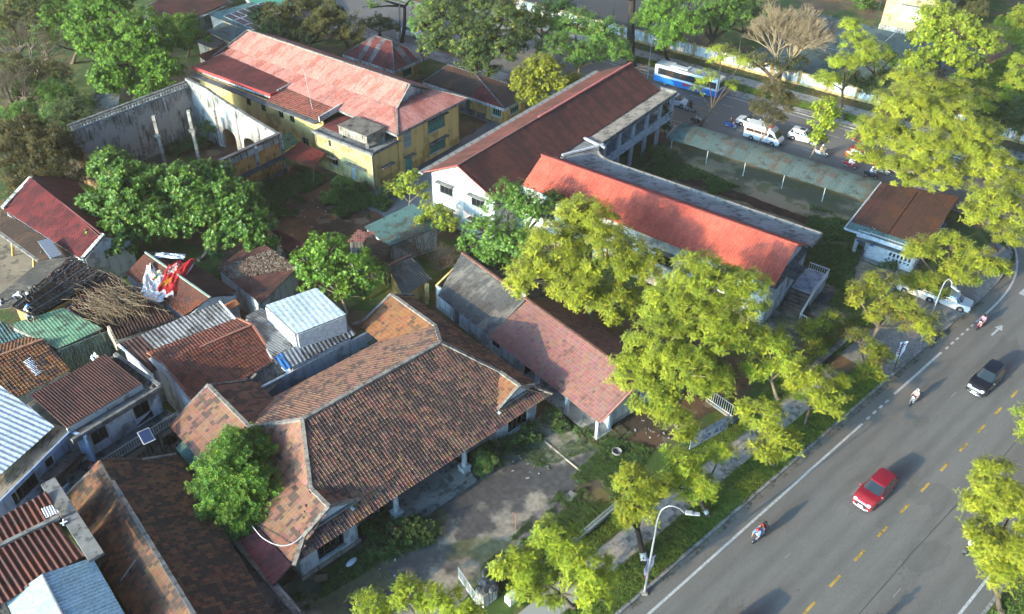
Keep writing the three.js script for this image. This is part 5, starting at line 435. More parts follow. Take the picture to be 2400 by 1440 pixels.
// ================= trees and plants =================
function leafGeo(list) { const pos = [], idx = [], nrm = []; let k = 0; for (const { o, d, w, l, n, fold = 0.25, droop = 0.2 } of list) { const s = d.clone().cross(n).normalize(), mid = o.clone().addScaledVector(d, l * 0.5).addScaledVector(n, -fold * w), tip = o.clone().addScaledVector(d, l).addScaledVector(V(0, 0, -1), droop * l), a = o.clone().addScaledVector(d, l * 0.45).addScaledVector(s, w / 2), b = o.clone().addScaledVector(d, l * 0.45).addScaledVector(s, -w / 2); pos.push(...o.toArray(), ...a.toArray(), ...tip.toArray(), ...b.toArray(), ...mid.toArray()); idx.push(k, k + 1, k + 4, k + 1, k + 2, k + 4, k, k + 4, k + 3, k + 4, k + 2, k + 3); k += 5; } return geo(pos, idx); }
const lg = {};
{ // local z is "up/out"
  const L = []; for (let i = 0; i < 9; i++) { const a = i * 2.4 + 0.3, t = 0.25 + 0.5 * ((i * 37) % 10) / 10, d = V(Math.cos(a) * Math.cos(t), Math.sin(a) * Math.cos(t), Math.sin(t)).normalize(); L.push({ o: V(0, 0, 0.02 * i), d, w: 0.13, l: 0.26 + 0.05 * (i % 3), n: V(0, 0, 1) }); } lg.broad = leafGeo(L);
  const F = []; for (let f = 0; f < 3; f++) { const az = f * 2.1 + 0.4; for (let i = 0; i < 7; i++) for (const s of [-1, 1]) { const t = 0.1 + i * 0.075, r = V(Math.cos(az), Math.sin(az), 0), q = V(-Math.sin(az), Math.cos(az), 0); F.push({ o: r.clone().multiplyScalar(t).add(V(0, 0, 0.16 * Math.sin(t * 3))), d: r.clone().multiplyScalar(0.35).addScaledVector(q, s).normalize(), w: 0.062, l: 0.19 - 0.012 * i, n: V(0, 0, 1), fold: 0.1, droop: 0.15 }); } } lg.feather = leafGeo(F);
  const N = []; for (let i = 0; i < 10; i++) { const a = i * 2.4, t = -0.25 + 0.8 * ((i * 53) % 10) / 10, d = V(Math.cos(a) * Math.cos(t), Math.sin(a) * Math.cos(t), Math.sin(t)); N.push({ o: V(0, 0, 0.012 * i), d, w: 0.075, l: 0.25, n: V(0, 0, 1), droop: 0.35 }); } lg.lance = leafGeo(N);
  const S = []; for (let i = 0; i < 16; i++) { const a = i * 2.4, t = 0.1 + 1.1 * ((i * 71) % 16) / 16, d = V(Math.cos(a) * Math.cos(t), Math.sin(a) * Math.cos(t), Math.sin(t)); S.push({ o: d.clone().multiplyScalar(0.05 + 0.12 * ((i * 31) % 7) / 7), d, w: 0.085, l: 0.14, n: V(0.1, 0.2, 1).normalize() }); } lg.small = leafGeo(S);
  const R = []; for (let i = 0; i < 9; i++) { const a = i * 2.4 + 0.2, t = 0.75 + 0.6 * ((i * 41) % 9) / 9, d = V(Math.cos(a) * Math.cos(t), Math.sin(a) * Math.cos(t), Math.sin(t)); R.push({ o: V(Math.cos(a) * 0.05, Math.sin(a) * 0.05, 0), d, w: 0.03, l: 0.3, n: V(-Math.sin(a), Math.cos(a), 0.2).normalize(), fold: 0, droop: 0.25 }); } lg.grass = leafGeo(R);
}
const leafM = M([1, 1, 1], 0.8, { phys: 1, transmission: 0.42, thickness: 0, ior: 1.3 }), gloss = M([1, 1, 1], 0.42, { phys: 1, transmission: 0.34, thickness: 0, ior: 1.4 }), grassM = M([1, 1, 1], 0.9, { phys: 1, transmission: 0.25, thickness: 0, ior: 1.3 });
const LP = { yelb: [[0.38, 0.40, 0.02], [0.30, 0.35, 0.02], [0.48, 0.46, 0.028], [0.16, 0.22, 0.018], [0.24, 0.30, 0.02]], yel: [[0.42, 0.41, 0.02], [0.33, 0.36, 0.02], [0.52, 0.47, 0.03], [0.19, 0.24, 0.02], [0.27, 0.32, 0.02]], lime: [[0.32, 0.41, 0.025], [0.39, 0.44, 0.025], [0.2, 0.29, 0.02], [0.47, 0.46, 0.03]], green: [[0.12, 0.25, 0.03], [0.085, 0.19, 0.025], [0.17, 0.31, 0.04], [0.24, 0.33, 0.045]], bright: [[0.16, 0.31, 0.025], [0.24, 0.37, 0.03], [0.10, 0.22, 0.022]], dark: [[0.055, 0.11, 0.025], [0.075, 0.135, 0.03], [0.11, 0.15, 0.04], [0.15, 0.17, 0.04]], olive: [[0.14, 0.16, 0.035], [0.10, 0.12, 0.03], [0.2, 0.18, 0.04], [0.23, 0.18, 0.04]], gold: [[0.40, 0.36, 0.015], [0.32, 0.32, 0.018], [0.24, 0.27, 0.02]], rust: [[0.15, 0.11, 0.022], [0.19, 0.12, 0.025], [0.10, 0.09, 0.02], [0.07, 0.08, 0.02]], bush: [[0.11, 0.26, 0.025], [0.075, 0.19, 0.02], [0.17, 0.31, 0.03], [0.27, 0.37, 0.035]], weed: [[0.07, 0.15, 0.025], [0.1, 0.19, 0.03], [0.05, 0.11, 0.02], [0.15, 0.19, 0.05]], lawn: [[0.14, 0.25, 0.025], [0.2, 0.3, 0.03], [0.1, 0.18, 0.02], [0.25, 0.29, 0.06]], dry: [[0.20, 0.15, 0.07], [0.15, 0.12, 0.06], [0.12, 0.13, 0.04]] };
const qz = new THREE.Quaternion(), Z3 = V(0, 0, 1); let nInst = 0;
function sprigs(parent, name, kind, pal, pts, mat, s0 = 0.8, s1 = 1.3, up = 0.6) { const mt = [], cl = []; for (const [p, out] of pts) { const d = V(gauss() * 0.7, up + gauss() * 0.5, gauss() * 0.7); if (out) d.addScaledVector(out, 0.7); qz.setFromUnitVectors(Z3, d.normalize()); const q = qz.clone().multiply(new THREE.Quaternion().setFromAxisAngle(Z3, rnd() * 6.28)), s = rr(s0, s1); mt.push(new THREE.Matrix4().compose(p, q, V(s, s, s))); const c = L3(pick(pal), pick(pal), rnd() * 0.7), k = rr(0.72, 1.25); cl.push(lin(c[0] * k, c[1] * k, c[2] * k)); } nInst += mt.length; return inst(name, lg[kind], mat, parent, mt, cl); }
function limb(a, b, r0, r1, bend = 0.15, n = 5) { a = A3(a); b = A3(b); const L = a.distanceTo(b), m = a.clone().lerp(b, 0.5).add(V(gauss() * bend * L, Math.abs(gauss()) * bend * L * 0.8, gauss() * bend * L)), pts = []; for (let i = 0; i <= n; i++) { const t = i / n, p = a.clone().multiplyScalar((1 - t) * (1 - t)).addScaledVector(m, 2 * t * (1 - t)).addScaledVector(b, t * t); pts.push(p); } const g = []; for (let i = 0; i < n; i++) g.push(cyl(pts[i], pts[i + 1].clone().addScaledVector(pts[i + 1].clone().sub(pts[i]).normalize(), 0.02), mix(r0, r1, i / n), mix(r0, r1, (i + 1) / n), r0 > 0.12 ? 9 : 5)); g.end = pts[n]; return g; }
// base: foot of the trunk; blobs: [x,y,z] centre + r, ry
const FC_ = { feather: { c: 1.55, r: 0.84, n: 25, s: 0.56 }, broad: { c: 1.5, r: 0.9, n: 26, s: 0.7 }, lance: { c: 1.5, r: 0.9, n: 25, s: 0.72 }, small: { c: 1.4, r: 0.95, n: 24, s: 0.74 } };
function tree(name, label, o) {
  const t = thing(name, label, o.cat ?? 'tree', o.group), base = A3(o.base), bl = o.blobs.map(([c, r, ry]) => ({ c: A3(c), r: r * (o.big ?? 1), ry: (ry ?? r * 0.75) * (o.big ?? 1) })), top = bl.reduce((s, b) => s.add(b.c), V(0, 0, 0)).multiplyScalar(1 / bl.length), fork = o.fork ? A3(o.fork) : base.clone().lerp(V(top.x, top.y * 0.45, top.z), 0.75), tr = o.tr ?? 0.22, bm = o.bark ?? MAT.bark; fork.y = o.fork ? fork.y : Math.max(1.4, top.y * 0.42);
  base.y = 0.05; const tg = limb(base, fork, tr, tr * 0.72, 0.05, 6); tg.push(cyl(base, base.clone().add(V(0, 0.35, 0)), tr * 1.5, tr, 9)); part('trunk', tg, bm, t); if (o.wash) part('whitewash_band', cyl(base.clone().setY(0.02), base.clone().lerp(fork, 0.3).setY(o.wash), tr * 1.12, tr * 1.06, 9), MAT.whitewash, t);
  const pts = []; const kind = o.kind ?? 'feather', flat = kind === 'feather' ? 0.42 : 0.75, den = o.den ?? 1;
  for (const b of bl) {
    const lm = limb(fork, b.c.clone().setY(b.c.y - b.ry * 0.25), tr * 0.6, tr * 0.25, 0.12, 5), nc = Math.max(5, Math.round((o.cl ?? 7) * FC_[kind].c * Math.pow(b.r, 1.7))), cs = [];
    for (let i = 0; i < nc; i++) { const ph = rnd() * 6.283, cz = mix(-0.5, 1, Math.pow(rnd(), 0.75)), sr = Math.sqrt(1 - cz * cz), f = mix(0.35, 1.12, Math.pow(rnd(), 0.6)); const dir = V(Math.cos(ph) * sr, cz, Math.sin(ph) * sr), c = b.c.clone().add(V(dir.x * b.r * f, dir.y * b.ry * f, dir.z * b.r * f)); cs.push([c, dir]); }
    cs.slice(0, Math.min(nc, o.twigs ?? 18)).forEach(([c]) => lm.push(...limb(b.c.clone().setY(b.c.y - b.ry * 0.25), c, tr * 0.24, 0.028, 0.12, 3))); part('limb', lm, bm, t);
    for (const [c, dir] of cs) { const rc = (o.rc ?? 0.5) * FC_[kind].r * rr(0.55, 1.35), n = Math.max(3, Math.round(den * FC_[kind].n * rc * rc * 4)); for (let i = 0; i < n; i++) pts.push([c.clone().add(V(gauss() * rc, gauss() * rc * flat, gauss() * rc)), dir]); }
  }
  sprigs(t, 'crown', kind, LP[o.pal ?? 'yel'], pts, o.mat ?? leafM, (o.s0 ?? 0.8) * FC_[kind].s, (o.s1 ?? 1.3) * FC_[kind].s, o.up ?? 0.6); if (o.pal2) sprigs(t, 'old_leaves', kind, LP[o.pal2], pts.filter(() => rnd() < 0.12).map(([p, d]) => [p.clone().addScaledVector(d, -0.15), d]), leafM); return t;
}
// leafless tree by recursive branching
function bareTree(name, label, base, h, spread, o = {}) { const t = thing(name, label, 'tree', o.group), g = []; const grow = (p, d, l, r, k) => { const e = p.clone().addScaledVector(d, l); g.push(cyl(p, e, r, r * 0.7, r > 0.05 ? 6 : 3)); if (k <= 0) return; const n = k > 3 ? 3 : 2 + (rnd() < (o.bushy ?? 0.6)); for (let i = 0; i < n; i++) { const q = d.clone().add(V(gauss() * spread, gauss() * 0.35 + (o.lift ?? 0.1), gauss() * spread)).normalize(); grow(e, q, l * rr(0.62, 0.85), r * 0.68, k - 1); } }; const b = A3(base); b.y = 0; part('trunk', cyl(b, b.clone().setY(h * 0.2), o.r ?? 0.3, (o.r ?? 0.3) * 0.8), o.bark ?? MAT.barkPale, t); for (let i = 0; i < (o.main ?? 5); i++) { const q = V(gauss() * spread * 1.2, 1, gauss() * spread * 1.2).normalize(); grow(b.clone().setY(h * 0.19), q, h * 0.24, (o.r ?? 0.3) * 0.45, o.depth ?? 5); } part('branches', g, o.bark ?? MAT.barkPale, t).userData.kind = 'stuff'; return t; }
const yv = 'street trees on the near verge';
tree('street_tree', 'yellow-green street tree nearest the bottom, over the end of the railing', { base: [4.92,0,-37.06], blobs: [[[0.86,4.2,-37.41], 1.5], [[3.39,4.6,-39.33], 1.7], [[5.41,4.2,-37.36], 1.7], [[2.19,3.6,-35.65], 1.4], [[5.97,3.4,-35.89], 1.2]], group: yv, tr: 0.17, pal: 'lime', den: 1.1 });
tree('street_tree', 'street tree with dark leaning trunk behind the lamp post', { base: [10.44,0,-41.07], blobs: [[[9.21,5.2,-44.48], 1.4], [[9.72,4.6,-42.57], 1.5], [[10.76,5,-43.88], 1.2], [[8.81,4,-42.25], 1]], group: yv, tr: 0.26, bark: MAT.barkDark, wash: 0.7, pal: 'yel' });
tree('street_tree', 'street tree with whitewashed foot between the lamp and the blue sign', { base: [15.93,0,-45.67], blobs: [[[13.61,4.6,-46.88], 1.4], [[14.93,4,-45.3], 1.4], [[13.03,3.8,-45.42], 1.1], [[16.86,4,-48.89], 0.9]], group: yv, tr: 0.18, wash: 0.6, pal: 'lime' });
tree('street_tree', 'golden-green street tree standing between the blue sign and the furthest-reaching kerb tree', { base: [22.29,0,-51.15], blobs: [[[20.95,4.8,-52.06], 1.5], [[22.03,4,-49.99], 1.5], [[20.43,3.6,-49.39], 1.2], [[19.65,4.6,-53.22], 1.0]], group: yv, tr: 0.17, pal: 'yel' });
tree('street_tree', 'bright street tree whose crown reaches furthest over the kerb', { base: [26.15,0,-56.07], blobs: [[[25.65,4.8,-56.09], 1.7], [[27.04,4.2,-54.67], 1.3], [[24.41,5,-57.19], 1.2], [[28.5,4.2,-57.96], 0.9]], group: yv, tr: 0.17, pal: 'yel' });
tree('street_tree', 'tall-stemmed bright tree standing just behind the kerb trees', { base: [24.5,0,-59.31], blobs: [[[22.67,6,-60.25], 1.6], [[24.31,5,-58.31], 1.5], [[21.61,4.6,-58.39], 1.2], [[24.41,5.6,-61.7], 1]], group: yv, tr: 0.18, pal: 'lime', bark: MAT.barkPale });
tree('street_tree', 'small thin-crowned tree beside the stair platform', { base: [30.26,0,-65.84], blobs: [[[28.58,3.4,-65.53], 1.3], [[30.55,3.8,-66.4], 1], [[28.76,2.6,-63.97], 0.9]], group: yv, tr: 0.12, pal: 'lime', pal2: 'dry', den: 0.8 });
tree('street_tree', 'gnarled sparse tree with thick pale limbs above the parked cars', { base: [35.51,0,-68], blobs: [[[35.81,5.6,-70.39], 1.5], [[37.37,4.6,-67.97], 1.5], [[38.95,4,-66.14], 1.6], [[33.44,5.2,-69.08], 1.2], [[35.55,4.2,-67.08], 1.2]], group: yv, tr: 0.26, pal: 'yel', pal2: 'rust', den: 0.75, bark: MAT.barkPale });
tree('street_tree', 'low twin-stemmed tree next to the slanted banner', { base: [33.09,0,-62.41], blobs: [[[32.1,4.2,-63.09], 1.2], [[32.95,2.8,-60.85], 1.3], [[34.49,3,-62.77], 0.9]], group: yv, tr: 0.14, pal: 'yel', pal2: 'rust', den: 0.9 });
tree('street_tree', 'wide golden-green tree beside the gatehouse over the parked white cars', { base: [45.68,0,-78.37], blobs: [[[42.39,5,-77.23], 1.8], [[45.92,5.2,-77.89], 2.0], [[48.35,4.6,-75.7], 2.0], [[45.6,4,-74.91], 1.8], [[50.41,4,-75.88], 1.2], [[43.13,3.2,-73.52], 1.5], [[41.52,3.4,-74.07], 1.4]], group: yv, tr: 0.24, pal: 'yel', den: 1.1 });
tree('street_tree', 'bright bushy sapling cut by the bottom edge left of the gate', { base: [-7.2,0,-35.14], blobs: [[[-8.99,3,-34.77], 1.2], [[-6.72,3.4,-35.22], 1.3], [[-4.14,3.2,-35.26], 1.3], [[-2.66,3,-34.45], 1]], group: yv, tr: 0.12, pal: 'lime' });
tree('street_tree', 'sunlit street tree at the right edge across the road', { base: [35.57,0,-37.46], blobs: [[[36.47,5.4,-45.15], 1.8], [[37,5.4,-42.72], 2], [[34.19,4.4,-40.37], 1.5], [[36.17,4.4,-39.69], 1.6], [[34.85,3.4,-38.59], 1.1], [[35.06,4.8,-43.56], 1.2]], tr: 0.2, pal: 'yel', den: 1.25, rc: 0.55 });
tree('street_tree', 'leaf tips of a tree cut by the right edge, above the dashes', { base: [44.62,0,-50.66], blobs: [[[42.93,4.5,-52.85], 1.2], [[43.26,4.2,-51.93], 1.2]], tr: 0.15, pal: 'lime' });
// big trees round the red wing
const bt = 'spreading trees round the school block';
tree('flame_tree', 'broad yellow-green flame tree over the near eave of the red roof', { base: [8.51,0,-67.33], blobs: [[[7.51,9.8,-73.4], 2.8, 2.1], [[3.93,8.8,-69.86], 2.8, 2.1], [[8.77,8.8,-69.34], 2.9, 2.2], [[11.71,7.8,-69.5], 2.3, 1.7], [[1.95,7.2,-67.83], 2.1, 1.6], [[5.94,7,-66.89], 2.6, 1.8], [[9.65,5.4,-66.5], 2.2, 1.5], [[5.95,9.6,-75.67], 1.7, 1.2]], tr: 0.38, kind: 'feather', pal: 'yel', cl: 9.5, den: 1.1, big: 1.1, twigs: 18, group: bt, bark: MAT.barkPale });
tree('flame_tree', 'largest yellow-green flame tree, between the pink roof and the kerb', { base: [17.4,0,-61.97], blobs: [[[16.63,9.8,-63.76], 2.8, 2.2], [[19.92,9,-63.38], 2.6, 2], [[14.04,8.8,-61.83], 2.2, 1.8], [[17.16,7.8,-60.5], 3.0, 2.2], [[12.91,7,-58.39], 2.4, 1.9], [[15,5.8,-56.5], 2.6, 1.8], [[19.65,6.4,-60.54], 2.3, 1.7], [[10.72,5.4,-56.81], 1.8, 1.3], [[17.35,4.8,-56.62], 2.0, 1.4], [[12.75,4.4,-54.49], 1.9, 1.2], [[14.07,3.2,-52.46], 1.3, 0.9]], tr: 0.42, pal: 'yelb', cl: 9.5, den: 1.1, big: 1.1, twigs: 18, group: bt, bark: MAT.barkPale });
tree('mango_tree', 'dense dark green tree against the white gable wall', { base: [-0.55,0,-78.74], blobs: [[[-0.71,8.4,-79.94], 2.6], [[1.99,7.6,-78.81], 2.2], [[-2.81,6.8,-76.55], 2], [[0.28,6,-75.51], 2.4], [[-2.3,4.4,-74.66], 1.9], [[4.33,7,-82.57], 1.4], [[-4.57,5,-76.43], 1.2]], kind: 'lance', pal: 'green', mat: gloss, cl: 9, den: 0.9, tr: 0.3, group: bt });
tree('young_tree', 'loose light green young tree at the corner of the yellow building', { base: [-12.82,0,-90.76], blobs: [[[-12.22,3.8,-91.78], 1.6], [[-13.95,3,-91.08], 1.2], [[-11.1,3.2,-90.36], 1.2]], kind: 'lance', pal: 'lime', tr: 0.1, den: 0.8, bark: MAT.barkPale });
tree('young_tree', 'light green young tree beside the peeling gable wall', { base: [-8.36,0,-83.05], blobs: [[[-8.98,4.6,-83.75], 1.5], [[-7.25,4,-82.56], 1.3], [[-10.17,3.4,-83.41], 1]], kind: 'lance', pal: 'lime', tr: 0.1, den: 0.8 });
tree('roadside_tree', 'huge yellow-green tree covering the corner of the far road', { base: [48.37,0,-96.63], blobs: [[[46.38,11.5,-98.95], 3.4, 2.1], [[51.25,11,-97.92], 3.2, 2], [[42.82,9.6,-95.8], 2.8, 1.8], [[47.37,9,-93.92], 3.4, 2], [[52.95,9.4,-94.5], 3, 1.9], [[54.89,7.6,-91.68], 3, 1.8], [[48.9,6.8,-90.82], 2.8, 1.7], [[44.55,7,-91.26], 2.4, 1.5], [[41.35,7.2,-93.88], 1.8, 1.2], [[55.19,9.6,-96.45], 2, 1.2]], tr: 0.45, pal: 'yel', cl: 8.5, den: 1.05, big: 1.08, twigs: 16, bark: MAT.barkPale });
tree('roadside_tree', 'yellow-green tree at the right edge beside the gatehouse roof', { base: [55.36,0,-85.33], blobs: [[[52.26,7.4,-84.11], 2.6, 1.7], [[54.31,6.6,-82.85], 2.4, 1.6], [[50.69,6,-83.68], 2, 1.3], [[53.36,5,-81.45], 1.9, 1.2], [[56.59,7.4,-88.1], 2, 1.3]], tr: 0.3, pal: 'yel', den: 1.0 });
tree('roadside_tree', 'bright lime tree with lumpy crown near the top right', { base: [65.2,0,-126.25], blobs: [[[62.29,11,-131.11], 2.8], [[64.45,10.5,-127.27], 2.6], [[67.84,9.4,-127.03], 2.4], [[63.27,8,-125.36], 2.6], [[58.21,7,-124.31], 2.2], [[66.23,6,-124.87], 2.2], [[60.15,9.4,-128.26], 2.2], [[57.02,5,-122.78], 1.8]], kind: 'broad', pal: 'lime', tr: 0.35, cl: 8, den: 1.1, big: 1.15 });
tree('roadside_tree', 'upright lime tree behind the white wall beside the bare tree', { base: [47.63,0,-119.33], blobs: [[[48.69,10,-124.17], 2.2, 1.5], [[46.07,8.4,-120.05], 2.2, 1.4], [[49.49,9,-121.91], 1.9, 1.3], [[43.57,6.6,-118.17], 2, 1.3], [[48.75,11,-128.37], 1.6, 1]], pal: 'lime', tr: 0.2, den: 0.95 });
tree('roadside_tree', 'brownish thin-leaved street tree over the ambulance', { base: [33.19,0,-110.44], blobs: [[[34.41,7.4,-111.42], 2.0], [[32.89,6,-109.71], 1.7], [[36.24,6.4,-111.04], 1.7], [[34.41,4.8,-109.08], 1.3]], kind: 'small', pal: 'rust', tr: 0.16, den: 0.75, cl: 8, s0: 0.9, s1: 1.4, bark: MAT.barkPale });
tree('roadside_tree', 'glossy bright green street tree over the white hatchback', { base: [38.98,0,-105.4], blobs: [[[40.42,7.2,-108.14], 1.5], [[39.77,5.6,-106.38], 1.5], [[41.21,6.2,-107.1], 1.2], [[39.13,4.2,-104.86], 1.2]], kind: 'broad', pal: 'lime', mat: gloss, tr: 0.14, den: 0.85, bark: MAT.barkPale });
tree('roadside_tree', 'sparse leaning street tree in front of the blue bus', { base: [26.02,0,-115.78], blobs: [[[28.63,9,-120.61], 2.2, 1.3], [[31.77,8.4,-120.74], 1.6, 1], [[26.55,7.2,-117.22], 1.5, 0.9], [[25.48,5.6,-116.5], 1.1, 0.8], [[30.58,5.6,-118.28], 1.2, 0.7]], pal: 'lime', den: 0.55, tr: 0.2, cl: 5, fork: [27.37,3.2,-115.57] });
bareTree('bare_tree', 'large leafless tan tree beyond the white wall', [40.79,0,-131.25], 11.5, 0.62, { depth: 7, main: 9, r: 0.45, lift: 0.1, bark: M([0.27, 0.195, 0.11], 1) });
tree('roadside_tree', 'green ivy-like growth round the foot of the bare tree', { base: [40,0,-130.71], blobs: [[[37.75,4,-130.6], 2], [[40.67,4,-129.09], 2], [[35.83,4.4,-131.19], 1.6], [[43.07,4.5,-131.39], 1.7]], kind: 'lance', pal: 'olive', tr: 0.4, den: 0.5 });
tree('roadside_tree', 'bright green tree above the front of the blue bus', { base: [24.9,0,-139.88], blobs: [[[22.32,9,-138.02], 2.6], [[25.42,8,-135.32], 2.6], [[22.81,6.4,-134], 2.2], [[20.3,8,-136.89], 2]], kind: 'lance', pal: 'bright', tr: 0.35, den: 1.1, cl: 9, big: 1.2, bark: MAT.barkDark });
tree('roadside_tree', 'dark-trunked green tree behind the white wall panels', { base: [31.03,0,-143.05], blobs: [[[30.1,9,-140.58], 2.6], [[33.22,9,-142.87], 2.8], [[36.03,7.4,-141.69], 2.2], [[29,7,-140.36], 1.8]], kind: 'lance', pal: 'green', tr: 0.5, den: 0.8, bark: MAT.barkDark });
tree('roadside_tree', 'tall tree with thick dark trunk crossing the top edge', { base: [18.45,0,-138.57], blobs: [[[17.11,13,-143.97], 3], [[21.47,12,-145.43], 2.6], [[13.7,12,-142.61], 2.5]], kind: 'lance', pal: 'bright', tr: 0.75, den: 0.8, bark: MAT.barkDark, fork: [18.73,8,-147.04] });
tree('lane_tree', 'mid green tree left of the thick dark trunk', { base: [9.46,0,-129.43], blobs: [[[8.72,8.6,-132.48], 2.8], [[12.6,7.8,-131.31], 2.6], [[5.48,6.6,-128.76], 2.4], [[9.96,5.8,-127.7], 2.4], [[14.53,6,-129.18], 2.2], [[5.59,7.6,-135.11], 1.8]], kind: 'lance', pal: 'green', tr: 0.3, den: 1.1, cl: 9, big: 1.15 });
tree('lane_tree', 'yellow-leaved tree beside the brown roof', { base: [3.34,0,-114.85], blobs: [[[3.74,6.6,-119.61], 2.2], [[1.05,5.6,-118.05], 1.8], [[5.86,5,-116.76], 1.9], [[2.29,4.2,-115.49], 1.8], [[7.78,4.8,-119.59], 1.3]], kind: 'broad', pal: 'gold', tr: 0.2, den: 1.2, cl: 9, big: 1.15 });
tree('lane_tree', 'massive dark olive tree above the mossy pavilion', { base: [-6.17,0,-123.77], blobs: [[[-6.75,12,-130.85], 3.4], [[-2.25,11,-128.51], 3.2], [[-10.98,11,-127.91], 3], [[-7.16,8.6,-126.04], 3.6], [[-2.15,7.6,-125.62], 2.8], [[-11.48,7.6,-125.02], 2.4], [[-5.83,5.6,-123.9], 2.8], [[0.33,8,-128.17], 2], [[-13.73,9,-129.83], 1.8]], kind: 'lance', pal: 'dark', tr: 0.5, den: 1.2, cl: 9, big: 1.1, bark: MAT.barkDark, pal2: 'yel' });
tree('lane_tree', 'olive brown tree behind the pink roof ridge', { base: [-34.34,0,-139.9], blobs: [[[-35.63,7,-141.96], 3], [[-30.15,6.4,-138.05], 2.6], [[-39.27,6.4,-139.41], 2.4], [[-32.64,5,-136.06], 2.6], [[-36.45,4.6,-137.87], 2.2], [[-28.22,4,-137.2], 1.8]], kind: 'small', pal: 'olive', pal2: 'rust', tr: 0.3, den: 1.2, cl: 8, s0: 1.1, s1: 1.7 });
tree('lane_tree', 'dark twin-forked trunk tree beside the parked white car', { base: [-19.78,0,-146.64], blobs: [[[-23.7,8,-146.13], 1.8], [[-16.1,9,-147.94], 2], [[-24.36,6.6,-145.01], 1.2]], kind: 'lance', pal: 'bright', tr: 0.35, den: 0.6, bark: MAT.barkDark, fork: [-19.54,5,-150.21] });
const lt = 'trees on the left beyond the ruined hall';
tree('garden_tree', 'large bright green tree towering over the ruined hall wall', { base: [-56.07,0,-120.95], blobs: [[[-59.09,11,-126.4], 3.6], [[-52.47,10,-120.93], 3.6], [[-58.94,9,-119.9], 3], [[-53.62,7.6,-117.48], 3.6], [[-49.57,6.6,-117.15], 2.8], [[-55.46,5.6,-114.71], 2.8], [[-50.92,4.8,-114.66], 2.2], [[-62.55,9.6,-124.83], 2.4], [[-50.13,7.4,-123.08], 2.2]], kind: 'broad', pal: 'bright', tr: 0.4, cl: 7.5, den: 1.05, big: 1.12, group: lt, s0: 0.9, s1: 1.5 });
tree('garden_tree', 'small rounded green tree beside the solar roof', { base: [-53.71,0,-137.76], blobs: [[[-52.59,5.6,-137.84], 1.9], [[-51.12,4.4,-135.55], 2], [[-53.72,4.4,-136.32], 1.5]], kind: 'broad', pal: 'bright', tr: 0.2, den: 0.9, group: lt });
bareTree('bare_tree', 'grey twiggy leafless tree in the upper left', [-71.21,0,-123.15], 11, 0.6, { depth: 5, main: 6, r: 0.3, group: lt }); bareTree('bare_tree', 'lower grey leafless tree by the left edge', [-67.93,0,-111.04], 9, 0.65, { depth: 5, main: 6, r: 0.28, group: lt });
tree('garden_tree', 'thin green undergrowth tree among the leafless branches', { base: [-64.47,0,-109.9], blobs: [[[-68.37,4,-114.79], 2.4], [[-63.11,4,-112.22], 2.6], [[-66.3,3.6,-107.48], 2.4], [[-62.03,3,-107.68], 2.4], [[-59.85,3.4,-110.97], 2]], kind: 'small', pal: 'green', tr: 0.25, den: 0.9, group: lt, s0: 1, s1: 1.6 });
tree('garden_tree', 'rusty orange-brown tree at the left edge by the ruined hall', { base: [-58.76,0,-93.2], blobs: [[[-59.27,7,-95.75], 2.6], [[-55.52,6.4,-93.78], 2.6], [[-59.44,5.6,-91.88], 2.4], [[-55.72,4.6,-91.84], 2.4], [[-54.11,5,-95.51], 1.8], [[-57.68,3.4,-89.81], 1.8]], kind: 'small', pal: 'rust', tr: 0.28, den: 1.1, cl: 9, group: lt, s0: 1, s1: 1.5 });
tree('garden_tree', 'green treetops in the top left corner', { base: [-80.96,0,-135.16], blobs: [[[-81.04,7,-138.75], 3], [[-77.33,7,-141.07], 3], [[-78.79,5,-131.17], 2.6], [[-73.85,6.5,-143.91], 2.4]], kind: 'broad', pal: 'green', tr: 0.3, den: 0.7, group: lt });
const ot = 'glossy orchard trees';
tree('orchard_tree', 'left one of the two joined glossy round-leaved trees', { base: [-40.5,0,-80.4], blobs: [[[-46.49,6,-89.67], 2], [[-41.98,6.4,-84.23], 2.4], [[-45.24,5.2,-83.36], 2], [[-39.85,6,-86], 2], [[-41.08,4.8,-80.62], 2.3], [[-42.15,3.8,-77.89], 1.9], [[-38.22,4.6,-80.2], 2]], kind: 'broad', pal: 'green', mat: gloss, tr: 0.2, cl: 10, den: 1.2, big: 1.18, group: ot, s0: 0.95, s1: 1.45 });
tree('orchard_tree', 'right one of the two joined glossy round-leaved trees', { base: [-34.47,0,-79.64], blobs: [[[-36.27,6.4,-85.45], 2.2], [[-33.88,6.2,-86.9], 2], [[-30.64,5.6,-83.35], 2.2], [[-33.49,5,-81.52], 2.2], [[-28.61,4.4,-80.09], 2.1], [[-30.66,3.6,-78.7], 1.8], [[-26.87,3.2,-77.82], 1.5], [[-36.11,4.4,-80.62], 1.8]], kind: 'broad', pal: 'green', mat: gloss, tr: 0.2, cl: 10, den: 1.2, big: 1.18, group: ot, bark: MAT.barkPale, s0: 0.95, s1: 1.45 });
tree('orchard_tree', 'lighter green glossy tree between the white roof and the teal shed', { base: [-16.74,0,-70.85], blobs: [[[-18.62,5.6,-73.73], 2.1], [[-20.78,4.8,-73.29], 1.7], [[-15.77,5,-71.69], 2.1], [[-18.75,4.2,-71.24], 2], [[-14.16,4,-71.71], 1.7], [[-16.13,3,-70.11], 1.5], [[-20.67,3.6,-72.01], 1.2]], kind: 'broad', pal: 'bright', mat: gloss, tr: 0.18, cl: 6.5, den: 0.8, group: ot, bark: MAT.barkPale });
